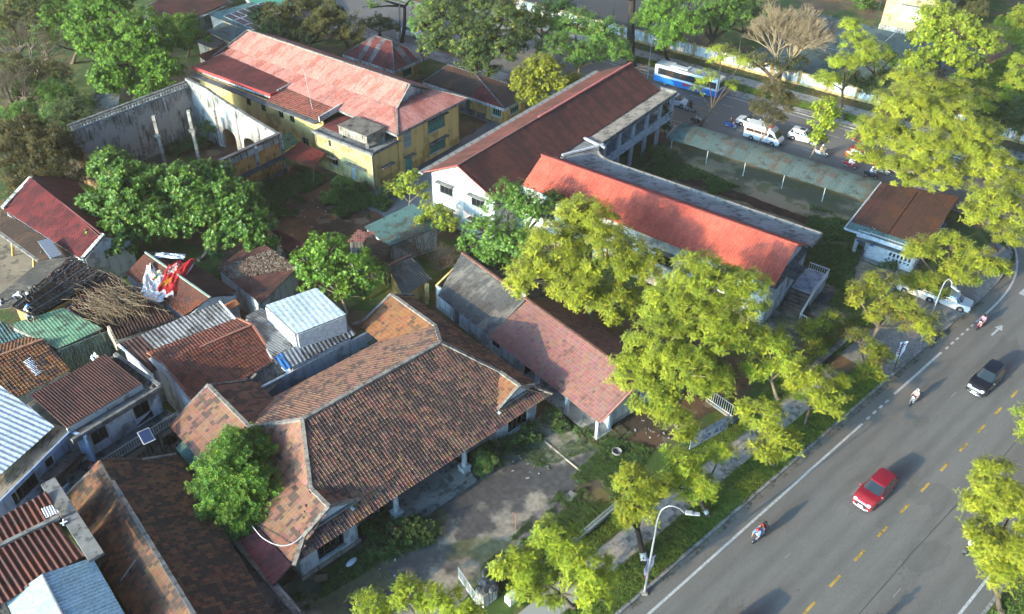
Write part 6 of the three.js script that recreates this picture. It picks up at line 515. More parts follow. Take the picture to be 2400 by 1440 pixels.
tree('round_bush_tree', 'dense round bright green tree growing against the tiled roof', { base: [-19.92,0,-42.44], blobs: [[[-20.23,4.9,-44.68], 2.75, 2.6], [[-21.04,4,-43.78], 2.1, 2], [[-18.98,4,-43.84], 2.1, 2], [[-20.52,5.4,-46.37], 1.8, 1.6], [[-19.92,3.2,-42.66], 2.1, 1.6]], kind: 'small', pal: 'bush', tr: 0.2, cl: 15, den: 1.3, rc: 0.5, s0: 0.9, s1: 1.5 });
bareTree('dead_bush', 'tangled leafless brown bush between the huts', [-10.27,0,-80.4], 4.6, 0.75, { depth: 5, main: 9, r: 0.12, bark: M([0.2, 0.13, 0.085], 1) }); bareTree('dead_bush', 'second tangled leafless brown bush behind the dark cement roof', [-7.69,0,-77.64], 4.2, 0.8, { depth: 5, main: 9, r: 0.12, bark: M([0.2, 0.13, 0.085], 1) });
for (const [l, b, bl, p] of [['dark shrubbery behind the white wall on the right', [69.95,0,-119.82], [[[66.4,3,-116.75], 2.6], [[67.95,3,-113.38], 2.6], [[66.03,3,-120.34], 2.2], [[71.58,2.6,-117.19], 2.6]], 'dark'], ['scrubby low trees along the wall left of the big corner tree', [53.45,0,-127.14], [[[50.09,3,-127.15], 1.8], [[52.62,3,-124.91], 2], [[55.46,3.2,-126.99], 1.8]], 'dark'], ['young light tree by the path at the right top', [83.18,0,-143.46], [[[81.23,6,-144.77], 2], [[84.96,6,-149.16], 2], [[81.79,4.4,-142.34], 1.6]], 'lime'], ['clipped round shrub on the lawn at the top', [66.37,0,-169.75], [[[64.75,2.2,-167.11], 1.5], [[65.59,1.4,-168.4], 1.3]], 'green'], ['small tree before the cream wall at the top right', [84.67,0,-162.06], [[[82.52,3.5,-159.69], 2], [[80,3,-158.72], 1.6]], 'olive']]) tree('garden_shrub', l, { base: b, blobs: bl, kind: 'small', pal: p, tr: 0.15, den: 1, cl: 8, cat: 'shrub', s0: 1.1, s1: 1.7, group: 'greenery beyond the far wall' });
// shrubs inside the compound
const shrub = (l, b, bl, o = {}) => tree('shrub', l, { base: b, blobs: bl, kind: 'small', pal: 'weed', tr: 0.05, cat: 'shrub', den: 1.6, cl: 14, rc: 0.32, s0: 0.7, s1: 1.2, group: 'shrubs in the compound', ...o });
shrub('spreading dark green creeper in front of the house porch', [-8.73,0,-42.76], [[[-10.08,0.6,-43.46], 1.0, 0.7], [[-8.38,0.6,-42.9], 1.3, 0.7], [[-6.65,0.5,-43.43], 1.2, 0.55], [[-9.26,0.4,-42.03], 1.2, 0.5], [[-7.34,0.3,-42.17], 1, 0.4]]); shrub('palm-like spiky bush right of the porch', [-1.81,0,-50.16], [[[-1.82,0.9,-50.27], 1.1, 0.9]], { kind: 'lance', s0: 1.4, s1: 2, up: 1 }); shrub('leafy shrub under the right window of the tiled house', [-0.25,0,-52.14], [[[-0.44,0.8,-51.86], 0.8, 0.7], [[0.45,0.7,-52.48], 0.7, 0.6]]); shrub('bushy shrub at the right corner of the tiled house', [1.93,0,-53.71], [[[1.91,0.7,-53.79], 0.9, 0.8]]); shrub('weedy bush beside the annex verandah', [3.99,0,-54.81], [[[3.77,0.8,-55.05], 0.9, 0.8], [[4.51,0.6,-54.75], 0.7, 0.6]]); shrub('small bush at the foot of the annex corner post', [6.48,0,-53.86], [[[6.45,0.5,-53.98], 0.6, 0.6]]); shrub('tall weeds by the corner of the yellow building', [-21.47,0,-94.95], [[[-21.01,1.4,-94.62], 1.3, 1.2], [[-22.14,0.7,-93.18], 1.4, 0.7]], { kind: 'lance', pal: 'green', s0: 1 }); shrub('low bush at the yellow building corner', [-15.82,0,-94.17], [[[-15.75,0.7,-94], 1, 0.7], [[-14.51,0.7,-94.58], 1, 0.7], [[-18.87,0.6,-95.61], 0.7, 0.7]]); shrub('bush behind the white school verandah', [19.1,0,-104.77], [[[18.75,1,-105.25], 1.7, 1], [[20.46,0.8,-105.12], 1.4, 0.8]]); shrub('plant climbing the far corner of the school verandah', [20.98,0,-113.07], [[[20.22,3.4,-112.65], 1, 1.3], [[20.55,2,-111.6], 0.8, 1]], { kind: 'lance' }); shrub('bush along the back of the tiled house', [-21.53,0,-58.58], [[[-21.2,1.5,-58.09], 1.0, 1], [[-20.5,1.1,-58.16], 0.8, 0.8]], { pal: 'green' }); shrub('leafy bushes below the pale blue roof', [-15.04,0,-64.2], [[[-15.2,1.7,-63.62], 1.1, 1], [[-13.71,1.7,-64.44], 0.8, 0.9], [[-16.31,1.2,-62.74], 0.9, 0.8]], { pal: 'green' }); shrub('dark bush beside the mossy house in the lower left', [-29.53,0,-39.09], [[[-28.76,2.6,-38.48], 1.0, 1], [[-28.01,2,-37.68], 1, 0.9], [[-29.12,3,-38.89], 0.6, 0.6]]); shrub('plant growing against the arched ruin wall', [-42.36,0,-106.56], [[[-41.28,2.2,-107.23], 1.2, 1.2], [[-42.67,0.8,-106.2], 1.6, 0.9], [[-44.69,0.6,-105.25], 1.8, 0.6]], { kind: 'lance' }); shrub('weeds beside the gatehouse', [42.21,0,-80.5], [[[41.9,0.5,-81.43], 0.8, 0.5]]);
// ---- scattered ground cover ----
function scatter(name, poly, n, kind, pal, o = {}) { const P = poly.map(p => [p[0], p[p.length - 1]]), xs = P.map(p => p[0]), zs = P.map(p => p[1]), pts = []; const inside = (x, z) => { let c = false; for (let i = 0, j = P.length - 1; i < P.length; j = i++) if ((P[i][1] > z) !== (P[j][1] > z) && x < (P[j][0] - P[i][0]) * (z - P[i][1]) / (P[j][1] - P[i][1]) + P[i][0]) c = !c; return c; }; let k = 0; while (pts.length < n && k++ < n * 20) { const x = rr(Math.min(...xs), Math.max(...xs)), z = rr(Math.min(...zs), Math.max(...zs)); if (!inside(x, z)) continue; if (o.patch && fbm2(x * (o.pf ?? 0.5), z * (o.pf ?? 0.5)) < o.patch) continue; pts.push([V(x, (o.y ?? 0.1) + rr(0, o.h ?? 0.04), z), null]); } const m = sprigs(scene, numbered(name), kind, LP[pal], pts, grassM, o.s0 ?? 0.6, o.s1 ?? 1.2, o.up ?? 1.6); m.userData = { kind: 'stuff', label: o.label, category: o.cat ?? 'grass' }; return m; }
scatter('verge_grass', FRr(26, 68, -23.95, -21.6), 9000, 'grass', 'lawn', { label: 'bright grass on the verge between kerb and footpath' }); scatter('verge_grass', FRr(26, 66, -28, -26.2), 6500, 'grass', 'lawn', { label: 'rough grass between the footpath and the railings' }); scatter('courtyard_weeds', [FB(27, -30), FB(37, -31.3), FB(44, -32.4), FB(46, -29), FB(38, -27), FB(26, -27.5)], 5200, 'grass', 'weed', { label: 'weeds along the railing side of the forecourt', cat: 'weeds', s0: 0.5, s1: 1.1, patch: 0.4 }); scatter('courtyard_weeds', [FB(36, -38), FB(45, -39), FB(46, -31), FB(37, -34)], 2200, 'grass', 'weed', { label: 'weeds between the forecourt and the annex', cat: 'weeds', patch: 0.45, s0: 0.4, s1: 0.9 }); scatter('courtyard_weeds', [FB(15, -38.2), FB(26, -36.8), FB(26, -35), FB(15, -36)], 1300, 'small', 'weed', { label: 'low weeds along the front wall of the tiled house', cat: 'weeds', s0: 0.4, s1: 0.8, patch: 0.42 });
scatter('yard_weeds', [FA(-86, -66), FA(-66, -67), FA(-64, -60), FA(-70, -56), FA(-84, -56)], 6500, 'small', 'weed', { label: 'thick weeds in the yard before the yellow building', cat: 'weeds', patch: 0.48, pf: 0.3, s0: 0.6, s1: 1.3, h: 0.25 }); scatter('yard_weeds', [FA(-46, -92), FA(-36, -93), FA(-34, -97), FA(-46, -99)], 1800, 'small', 'weed', { label: 'weeds at the corner under the school verandah', cat: 'weeds', patch: 0.45, s0: 0.6, s1: 1.3 }); scatter('yard_weeds', [FA(-25, -98), FA(-18, -98), FA(-15, -83), FA(-21, -83)], 4200, 'small', 'weed', { label: 'dense weeds between the red wing and the gatehouse', cat: 'weeds', patch: 0.36, s0: 0.6, s1: 1.3, h: 0.3 }); scatter('road_verge', FAr(-70, -5, -127.6, -125.3), 5000, 'grass', 'lawn', { label: 'grass strip along the far pavement', s0: 0.7, s1: 1.2 }); scatter('road_verge', FAr(-90, 0, -133, -130.8), 3500, 'grass', 'dry', { label: 'dry grass at the foot of the white wall' }); scatter('road_verge', [FR(40, -3.6), FR(60, -3.6), FR(60, 2), FR(40, 2)], 2500, 'grass', 'lawn', { label: 'grass beside the right road edge' }); scatter('park_grass', [[71.13,0,-135.56], [88.64,0,-151.6], [74.37,0,-114.53], [69.95,0,-119.82]], 6000, 'grass', 'lawn', { label: 'sunny lawn beyond the wall on the right', s0: 1, s1: 1.8 }); scatter('park_grass', FAr(-4, 30, -150, -134.5), 6000, 'grass', 'weed', { label: 'shaded lawn behind the white wall', s0: 1, s1: 1.8 }); scatter('verge_grass', [FR(66, -29), FR(80, -33), FR(80, -27), FR(68, -26.4)], 2500, 'grass', 'lawn', { label: 'grass under the gnarled tree by the parking apron' });
// leaf litter on the brown roof, straw on others
{ const mt = [], cl = [], q = plane([[-30.29,3.3,-73.63], [-24.39,3.3,-67.83], [-21.73,4.1,-73.05], [-27.24,4.1,-78.07]]); const U = q.poly[1][0], W = q.poly[2][1]; for (let i = 0; i < 2600; i++) { const v = Math.pow(rnd(), 0.8) * 0.95 * W, u = U * (0.02 + 0.5 * rnd() * (0.6 + 0.6 * v / W)); const P = q.at(u + (0.35 * v), v, rr(0.05, 0.12)); mt.push(new THREE.Matrix4().compose(P, new THREE.Quaternion().setFromEuler(new THREE.Euler(rnd() * 6, rnd() * 6, rnd() * 6)), V(0.2, 0.008, 0.11))); cl.push(lin(...pick([[0.30, 0.19, 0.12], [0.38, 0.27, 0.19], [0.2, 0.12, 0.08], [0.45, 0.36, 0.28]]))); } const o = inst(numbered('fallen_leaves'), bx(1, 1, 1), MAT.tile, scene, mt, cl); o.userData = { kind: 'stuff', label: 'fallen dry leaves heaped on the brown roof', category: 'leaves' }; }
{ // heap of cut branches on the low roof
  const g = [], a = [[-41.04,4.4,-64.2], [-37.69,4.6,-67.07], [-32.06,4,-64.41], [-39.19,4.8,-69.55], [-36.05,4,-61.72]].map(A3), h = thing('branch_heap', 'big heap of cut bare branches piled on the low roof', 'branches'); for (let i = 0; i < 420; i++) { const w = [rnd(), rnd(), rnd(), rnd(), rnd()], s = w.reduce((x, y) => x + y, 0), c = a.reduce((v, p, k) => v.addScaledVector(p, w[k] / s), V(0, 0, 0)); c.add(V(gauss() * 2.6, 0.1 + rr(0, 0.9), gauss() * 1.7)); const d = V(1 + gauss() * 0.6, gauss() * 0.22, 0.75 + gauss() * 0.7).normalize(), l = rr(0.8, 3); g.push(...limb(c.clone().addScaledVector(d, -l / 2), c.clone().addScaledVector(d, l / 2), rr(0.012, 0.035), 0.008, 0.12, 3)); } part('branches', g, M([0.24, 0.165, 0.095], 1), h).userData.kind = 'stuff'; }
// more crowns in the wooded background
{ const far = (l, base, blobs, o = {}) => tree('background_tree', l, { base, blobs, kind: 'lance', pal: 'green', tr: 0.28, den: 0.8, cl: 6, group: 'background trees', s0: 1, s1: 1.5, ...o });
far('green tree filling the gap left of the large garden tree', [-70.9,0,-133.99], [[[-69.38,8,-132.65], 3], [[-64.62,7,-126.64], 2.8], [[-70.35,6,-129], 2.6], [[-65.66,9,-133.81], 2.6]], { kind: 'broad', pal: 'bright' });
far('olive tree in the very top left corner', [-82.12,0,-140.67], [[[-77.19,8,-134.04], 3.2], [[-73.26,7,-133.38], 3], [[-78.12,7,-131.16], 2.6], [[-75.61,5,-131.38], 2.4]], { pal: 'olive' });
far('dull green tree between the leafless trees', [-72.91,0,-119.25], [[[-70.7,6,-117.35], 2.8], [[-67.36,5.4,-117.49], 2.6], [[-70.02,4,-113.25], 2.4], [[-64.32,5,-117.12], 2.2]], { pal: 'olive', kind: 'small' });
far('dark undergrowth tree behind the ruined hall corner', [-59.36,0,-108.86], [[[-58.59,4.5,-107.27], 2.4], [[-55.86,3.6,-105.45], 2], [[-59.24,4,-103.17], 2.2]], { pal: 'dark', kind: 'small' });
far('rusty brown tree beside the dark red roof', [-56.79,0,-95.95], [[[-54.01,4.4,-91.25], 2.2], [[-51.53,3.6,-90.77], 1.8], [[-55.52,4,-89.85], 2]], { pal: 'rust', kind: 'small' });
far('dark green tree between the solar roof and the olive tree', [-41.09,0,-143.29], [[[-39.68,6,-136.6], 2.4], [[-37.37,4.6,-135.91], 2.2], [[-41.95,6.4,-139.22], 2]], { pal: 'dark' });
far('olive tree right of the pink ridge by the pavilion', [-28.7,0,-144.09], [[[-28.42,6.5,-139.87], 2.4], [[-26.18,4.6,-137.59], 2], [[-30.86,7,-142.29], 2.2]], { pal: 'olive', kind: 'small' });
far('feathery palm-like clump behind the striped pavilion', [-24.02,0,-149.41], [[[-23.6,2.8,-147.83], 1.8], [[-21.72,2.4,-147.01], 1.5], [[-25.61,2.8,-146.65], 1.6]], { pal: 'dark' });
far('green tree left of the massive olive tree', [-16.36,0,-142.93], [[[-14.43,9,-137.44], 2.4], [[-15.32,7,-135.41], 2], [[-13.62,6,-134.55], 1.8]], { pal: 'green' });
far('light green tree between the olive tree and the thick trunk', [3.68,0,-146.16], [[[3.7,7,-140.62], 2.6], [[6.42,8,-141.92], 2.6], [[1.67,6,-139.4], 2.2]], { pal: 'green' });
far('tall green treetop at the top edge above the bus', [31.31,0,-158.46], [[[28.61,8.5,-148.39], 3], [[32.96,9,-149.35], 3], [[25,8,-147.49], 2.4]], { pal: 'bright' });
far('green treetop behind the bare tree', [41.63,0,-155.86], [[[36.8,8,-146.18], 2.8], [[40.68,6,-146.1], 2.4], [[33.5,6.5,-142.11], 2.2]], { pal: 'green' });
far('lime tree beside the sports court posts', [57.84,0,-134.77], [[[55.15,5.5,-133.07], 2], [[56.91,5,-130.97], 1.8], [[53.14,4.6,-130.04], 1.8]], { pal: 'lime' });
far('yellow-green tree at the right edge above the lawn', [75.81,0,-124.54], [[[71.84,6,-121.27], 2.2], [[74.82,6.6,-126.34], 2], [[70.39,4,-119.81], 1.6]], { pal: 'lime', kind: 'feather' });
far('big lime crown between the corner tree and the lumpy lime tree', [58.96,0,-113.73], [[[52.44,8.5,-114.15], 2.6, 1.7], [[55.04,8.4,-111.69], 2.8, 1.8], [[58.48,8,-111.42], 2.6, 1.7], [[61.54,7,-111.12], 2.4, 1.5]], { pal: 'yel', kind: 'feather', tr: 0.3 });
far('dark green bush behind the white wall near the corner tree', [57.2,0,-122.77], [[[54.31,3,-120.42], 2], [[56.06,3,-118.32], 2], [[58.01,3.4,-118.99], 1.8]], { pal: 'dark', kind: 'small' }); }
// ================= vehicles =================
const carGlass = M([0.02, 0.03, 0.035], 0.08, { phys: 1, clearcoat: 1, clearcoatRoughness: 0.05 }), paint = c => M(c, 0.35, { phys: 1, clearcoat: 0.9, clearcoatRoughness: 0.08, metalness: 0.1 }), lampM = M([0.75, 0.76, 0.76], 0.15, { phys: 1, clearcoat: 1 }), tailM = M([0.35, 0.01, 0.01], 0.25), chrome = M([0.6, 0.6, 0.6], 0.2, { metalness: 0.9 });
const quadG = (a, b, c, d) => geo([...a, ...b, ...c, ...d], [0, 1, 2, 0, 2, 3]);
function paneOn(A, B, C, D, s0, s1, t0, t1, off) { A = A3(A); B = A3(B); C = A3(C); D = A3(D); const n = B.clone().sub(A).cross(D.clone().sub(A)).normalize().multiplyScalar(off), f = (s, t) => A.clone().lerp(B, s).lerp(D.clone().lerp(C, s), t).add(n).toArray(); return quadG(f(s0, t0), f(s1, t0), f(s1, t1), f(s0, t1)); }
function wheel(x, z, r, parent, w = 0.22) { const t = part('wheel', new THREE.TorusGeometry(r - 0.09, 0.1, 8, 20).scale(1, 1, 1.1).translate(x, r, z), MAT.rubber, parent); const g = [new THREE.CylinderGeometry(r - 0.12, r - 0.12, w * 0.7, 16).rotateX(Math.PI / 2).translate(x, r, z)]; part('rim', g, MAT.rim, t); return t; }
function place(o, p, yaw) { p = A3(p); o.position.set(p.x, p.y, p.z); o.rotation.y = yaw; o.userData.placed = 1; return o; }
const yawOf = (F, s) => { const a = A3(F(0, 0)), b = A3(F(s, 0)); return -Math.atan2(b.z - a.z, b.x - a.x); };
function car(label, color, o = {}) {
  const t = thing(o.name ?? 'car', label, 'car', o.group), L = o.L ?? 4.4, W = o.W ?? 1.82, H = o.H ?? 1.64, belt = o.belt ?? 1.0, hx = L / 2, wx = o.wx ?? L * 0.305, wr = o.wr ?? 0.34, pm = paint(color), sedan = o.sedan, hood = o.hood ?? 0.9;
  const s = new THREE.Shape(), cow = o.cow ?? 0.85; s.moveTo(-hx, 0.32); s.lineTo(-hx - 0.02, belt * 0.7); if (sedan) { s.lineTo(-hx + 0.05, belt - 0.02); s.lineTo(-hx + 0.75, belt + 0.03); } else s.lineTo(-hx + 0.08, belt); s.lineTo(cow, belt); s.quadraticCurveTo(hx - 0.55, hood + 0.03, hx - 0.22, hood - 0.14); s.quadraticCurveTo(hx, hood - 0.28, hx, 0.45); s.lineTo(hx - 0.06, 0.25); s.lineTo(wx + wr + 0.07, 0.2); s.absarc(wx, wr, wr + 0.07, 0, Math.PI, false); s.lineTo(-wx + wr + 0.07, 0.2); s.absarc(-wx, wr, wr + 0.07, 0, Math.PI, false); s.lineTo(-hx + 0.05, 0.26);
  const bev = 0.07, g = new THREE.ExtrudeGeometry(s, { depth: W - 2 * bev, bevelEnabled: true, bevelSize: bev * 0.5, bevelThickness: bev, bevelSegments: 3, curveSegments: 10 }); g.translate(0, 0, -W / 2 + bev); const p = g.attributes.position; for (let i = 0; i < p.count; i++) { const x = p.getX(i), y = p.getY(i), k = Math.max(0, Math.abs(x) - hx * 0.62) / (hx * 0.38); p.setZ(i, p.getZ(i) * (1 - 0.16 * k * k) * (1 - 0.04 * Math.max(0, y - 0.6))); if (x > 0) p.setX(i, x - 0.22 * k * Math.pow(Math.abs(p.getZ(i)) / (W / 2), 3)); } g.computeVertexNormals(); part('body', g, pm, t);
  part('underbody', bx(L * 0.86, 0.14, W * 0.86, 0, 0.22, 0), MAT.black, t);
  const y0 = belt - 0.03, y1 = H, b0 = o.b0 ?? (sedan ? -hx + 0.75 : -hx + 0.1), b1 = cow + 0.05, t0 = o.t0 ?? (sedan ? -hx + 1.45 : -hx + 0.42), t1 = o.t1 ?? cow - 0.78, hw = W / 2 - 0.06, tw = W / 2 - 0.25;
  const pw = (v, e) => Math.sign(v) * Math.pow(Math.abs(v), e), ring = (tt, off) => { const k = Math.min(tt, 1), xe = Math.pow(k, 0.92), a0 = mix(b0, t0, xe) - off, a1 = mix(b1, t1, xe) + off, hz = mix(hw, tw, Math.pow(k, 1.25)) + off, q = tt > 1 ? Math.sqrt(Math.max(0, 1 - Math.pow(tt - 1, 2))) : 1; return { cx: (a0 + a1) / 2, rx: (a1 - a0) / 2 * q, hz: hz * q, y: mix(y0, y1 - 0.02, k) + (tt > 1 ? 0.055 * (1 - q) + off : 0) }; };
  const patchG = (a0, a1, T0, T1, na, nt, off) => { const pos = [], idx = []; for (let i = 0; i <= nt; i++) { const R = ring(mix(T0, T1, i / nt), off); for (let j = 0; j <= na; j++) { const a = mix(a0, a1, j / na); pos.push(R.cx + R.rx * pw(Math.cos(a), 0.36), R.y, R.hz * pw(Math.sin(a), 0.36)); if (i && j) { const k = i * (na + 1) + j; idx.push(k - na - 2, k - 1, k - na - 1, k - 1, k, k - na - 1); } } } return geo(pos, idx); };
  part('cabin', patchG(0, Math.PI * 2, 0, 2, 96, 22, 0), o.roofM ?? pm, t);
  if (o.rails) part('roof_rail', [tube([[t0 + 0.1, y1 + 0.02, -tw + 0.06], [(t0 + t1) / 2, y1 + 0.08, -tw + 0.06], [t1 - 0.05, y1 + 0.02, -tw + 0.06]], 0.02), tube([[t0 + 0.1, y1 + 0.02, tw - 0.06], [(t0 + t1) / 2, y1 + 0.08, tw - 0.06], [t1 - 0.05, y1 + 0.02, tw - 0.06]], 0.02)], chrome, t); if (o.sunroof) part('sunroof', bx(0.7, 0.02, 0.8, t1 - 0.55, y1 + 0.035, 0), carGlass, t);
  part('windscreen', patchG(-0.72, 0.72, 0.08, 0.93, 24, 8, 0.008), carGlass, t); part('rear_window', patchG(Math.PI - 0.6, Math.PI + 0.6, 0.25, 0.9, 20, 6, 0.008), carGlass, t); const aof = x => Math.acos(pw(x, 1 / 0.36)); for (const z of [1, -1]) for (const [x0, x1] of [[0.86, 0.22], [0.16, -0.42], [-0.5, -0.88]]) part('side_window', patchG(z * aof(x0), z * aof(x1), 0.14, 0.86, 12, 6, 0.008), carGlass, t);
  for (const x of [-wx, wx]) for (const z of [-1, 1]) wheel(x, z * (W / 2 - 0.12), wr, t);
  for (const z of [-1, 1]) { part('headlight', new THREE.SphereGeometry(0.16, 10, 8).scale(0.9, 0.55, 1.15).translate(hx - 0.24, hood - 0.22, z * (W / 2 - 0.33)), lampM, t); part('tail_light', bx(0.1, 0.2, 0.3, -hx + 0.03, belt - 0.12, z * (W / 2 - 0.3)), tailM, t); part('mirror', new RoundedBoxGeometry(0.14, 0.14, 0.22, 2, 0.04).translate(cow - 0.12, belt + 0.08, z * (W / 2 + 0.06)), pm, t); part('door_handle', [bx(0.18, 0.03, 0.03, 0.05, belt - 0.12, z * (W / 2 - 0.005)), bx(0.18, 0.03, 0.03, -0.9, belt - 0.12, z * (W / 2 - 0.005))], chrome, t); }
  part('grille', bx(0.06, 0.2, W * 0.5, hx - 0.055, 0.56, 0), o.chrome ? chrome : MAT.black, t); part('front_bumper', tube([[hx - 0.35, 0.33, -W / 2 + 0.12], [hx - 0.04, 0.33, -W * 0.3], [hx + 0.02, 0.33, 0], [hx - 0.04, 0.33, W * 0.3], [hx - 0.35, 0.33, W / 2 - 0.12]], 0.05), o.bumper ?? M([0.5, 0.5, 0.5], 0.5), t); part('number_plate', bx(0.03, 0.14, 0.42, hx + 0.0, 0.48, 0), MAT.white, t); part('rear_bumper', bx(0.12, 0.16, W * 0.86, -hx, 0.4, 0), MAT.black, t); return t;
}
const yR = yawOf(FR, -1), yA = yawOf(FA, 1), yA2 = yawOf(FA, -1), yR2 = yawOf(FR, 1);
place(car('red compact SUV driving towards us past the yellow dashes', [0.26, 0.008, 0.018], { hood: 0.98, belt: 1.02, bumper: MAT.white, rails: 0 }), [29.8,0,-48.27], yR);
place(car('black SUV with bright chrome front behind the red SUV', [0.006, 0.007, 0.011], { L: 4.7, W: 1.86, H: 1.78, belt: 1.08, hood: 1.04, chrome: 1, rails: 1, wr: 0.37, bumper: chrome }), [44.61,0,-62.21], yR);
place(car('grey car just below the frame whose shadow falls on the road', [0.2, 0.2, 0.21], {}), [14.94,0,-34.25], yR);
place(car('white sedan parked on the apron with its rear to the kerb', [0.72, 0.73, 0.74], { sedan: 1, H: 1.45, belt: 0.9, hood: 0.82 }), [46.11,0,-74.98], yawOf(FA, -1));
place(car('white car parked under the gnarled tree', [0.7, 0.71, 0.72], { H: 1.6 }), [43.51,0,-76.56], yawOf(FA, -1));
place(car('white sedan with black glass roof behind the ambulance', [0.74, 0.75, 0.76], { sedan: 1, H: 1.45, belt: 0.9, hood: 0.82, roofM: MAT.black }), [33.86,0,-116.89], yA);
place(car('white crossover with sunroof beside the ambulance', [0.76, 0.76, 0.76], { L: 4.4, H: 1.62, sunroof: 1, rails: 0 }), [40.31,0,-112.76], yA);
place(car('small white car near the end of the brown roof', [0.72, 0.74, 0.76], { L: 3.9, W: 1.68, H: 1.6, belt: 0.98 }), [23.99,0,-123.78], yA);
place(car('red hatchback under the yellow-green corner tree', [0.4, 0.015, 0.02], { L: 4.3, H: 1.52, roofM: paint([0.4, 0.015, 0.02]) }), [46.8,0,-107.36], yA);
place(car('white people carrier parked by the dark trunk at the top', [0.7, 0.72, 0.74], { L: 4.5, H: 1.72, belt: 1.05 }), [-18.31,0,-149.99], yawOf(FA, 1) - 0.1);
{ // ambulance
  const t = thing('ambulance', 'white ambulance van with red cross and red roof light', 'ambulance'), pm = paint([0.74, 0.73, 0.70]), L = 5.2, W = 1.9, s = new THREE.Shape(); s.moveTo(-2.6, 0.35); s.lineTo(-2.6, 2.0); s.quadraticCurveTo(-2.55, 2.3, -2.3, 2.32); s.lineTo(0.8, 2.3); s.quadraticCurveTo(1.3, 2.25, 1.6, 1.9); s.lineTo(2.15, 1.15); s.quadraticCurveTo(2.6, 1.0, 2.6, 0.7); s.lineTo(2.6, 0.35); s.lineTo(2.05, 0.28); s.absarc(1.65, 0.34, 0.4, 0, Math.PI, false); s.lineTo(-1.05, 0.28); s.absarc(-1.45, 0.34, 0.4, 0, Math.PI, false); const g = new THREE.ExtrudeGeometry(s, { depth: W - 0.2, bevelEnabled: true, bevelSize: 0.05, bevelThickness: 0.1, bevelSegments: 3 }); g.translate(0, 0, -W / 2 + 0.1); const p = g.attributes.position; for (let i = 0; i < p.count; i++) p.setZ(i, p.getZ(i) * (1 - 0.07 * Math.max(0, p.getY(i) - 1.1))); g.computeVertexNormals(); part('body', g, pm, t);
  const ws = (z, x0, x1, y0, y1) => quadG([x0, y0, z], [x1, y0, z], [x1 - (x1 > 1.3 ? 0.5 : 0), y1, z * 0.965], [x0, y1, z * 0.965]); const brown = M([0.06, 0.03, 0.015], 0.15); for (const z of [0.945, -0.945]) { for (const [a, b] of [[-2.35, -1.2], [-1.15, -0.1], [-0.05, 0.75]]) part('side_window', ws(z, a, b, 1.28, 1.68), brown, t); part('side_window', ws(z, 0.95, 1.95, 1.2, 1.68), carGlass, t); part('red_cross', [bx(0.3, 0.1, 0.02, 0.2, 0.85, z * 1.012), bx(0.1, 0.3, 0.02, 0.2, 0.85, z * 1.013)], MAT.red, t); part('mirror', bx(0.14, 0.24, 0.16, 1.9, 1.3, z * 1.1), MAT.black, t); part('headlight', bx(0.14, 0.2, 0.36, 2.58, 0.78, z * 0.72), lampM, t); part('tail_light', bx(0.06, 0.5, 0.14, -2.63, 1.0, z * 0.9), tailM, t); }
  part('windscreen', geo([1.66, 1.88, -0.72, 2.2, 1.16, -0.82, 2.2, 1.16, 0.82, 1.66, 1.88, 0.72].map((v, i) => v + (i % 3 === 0 ? 0.05 : i % 3 === 1 ? 0.04 : 0)), [0, 1, 2, 0, 2, 3]), carGlass, t); part('red_cross', [bx(0.03, 0.08, 0.24, 2.62, 0.98, 0), bx(0.031, 0.24, 0.08, 2.62, 0.98, 0)], MAT.red, t); part('roof_light', [bx(0.25, 0.14, 0.5, 0.9, 2.42, 0.32), bx(0.25, 0.14, 0.5, 0.9, 2.42, -0.32)], M([0.45, 0.01, 0.02], 0.3), t); part('bumper', bx(0.2, 0.2, 1.7, 2.58, 0.4, 0), MAT.black, t); part('number_plate', bx(0.03, 0.14, 0.4, 2.69, 0.5, 0), MAT.white, t); for (const x of [-1.45, 1.65]) for (const z of [-0.84, 0.84]) wheel(x, z, 0.34, t); part('underbody', bx(4.6, 0.2, 1.6, 0, 0.3, 0), MAT.black, t); place(t, [34.51,0,-112.46], yA); }
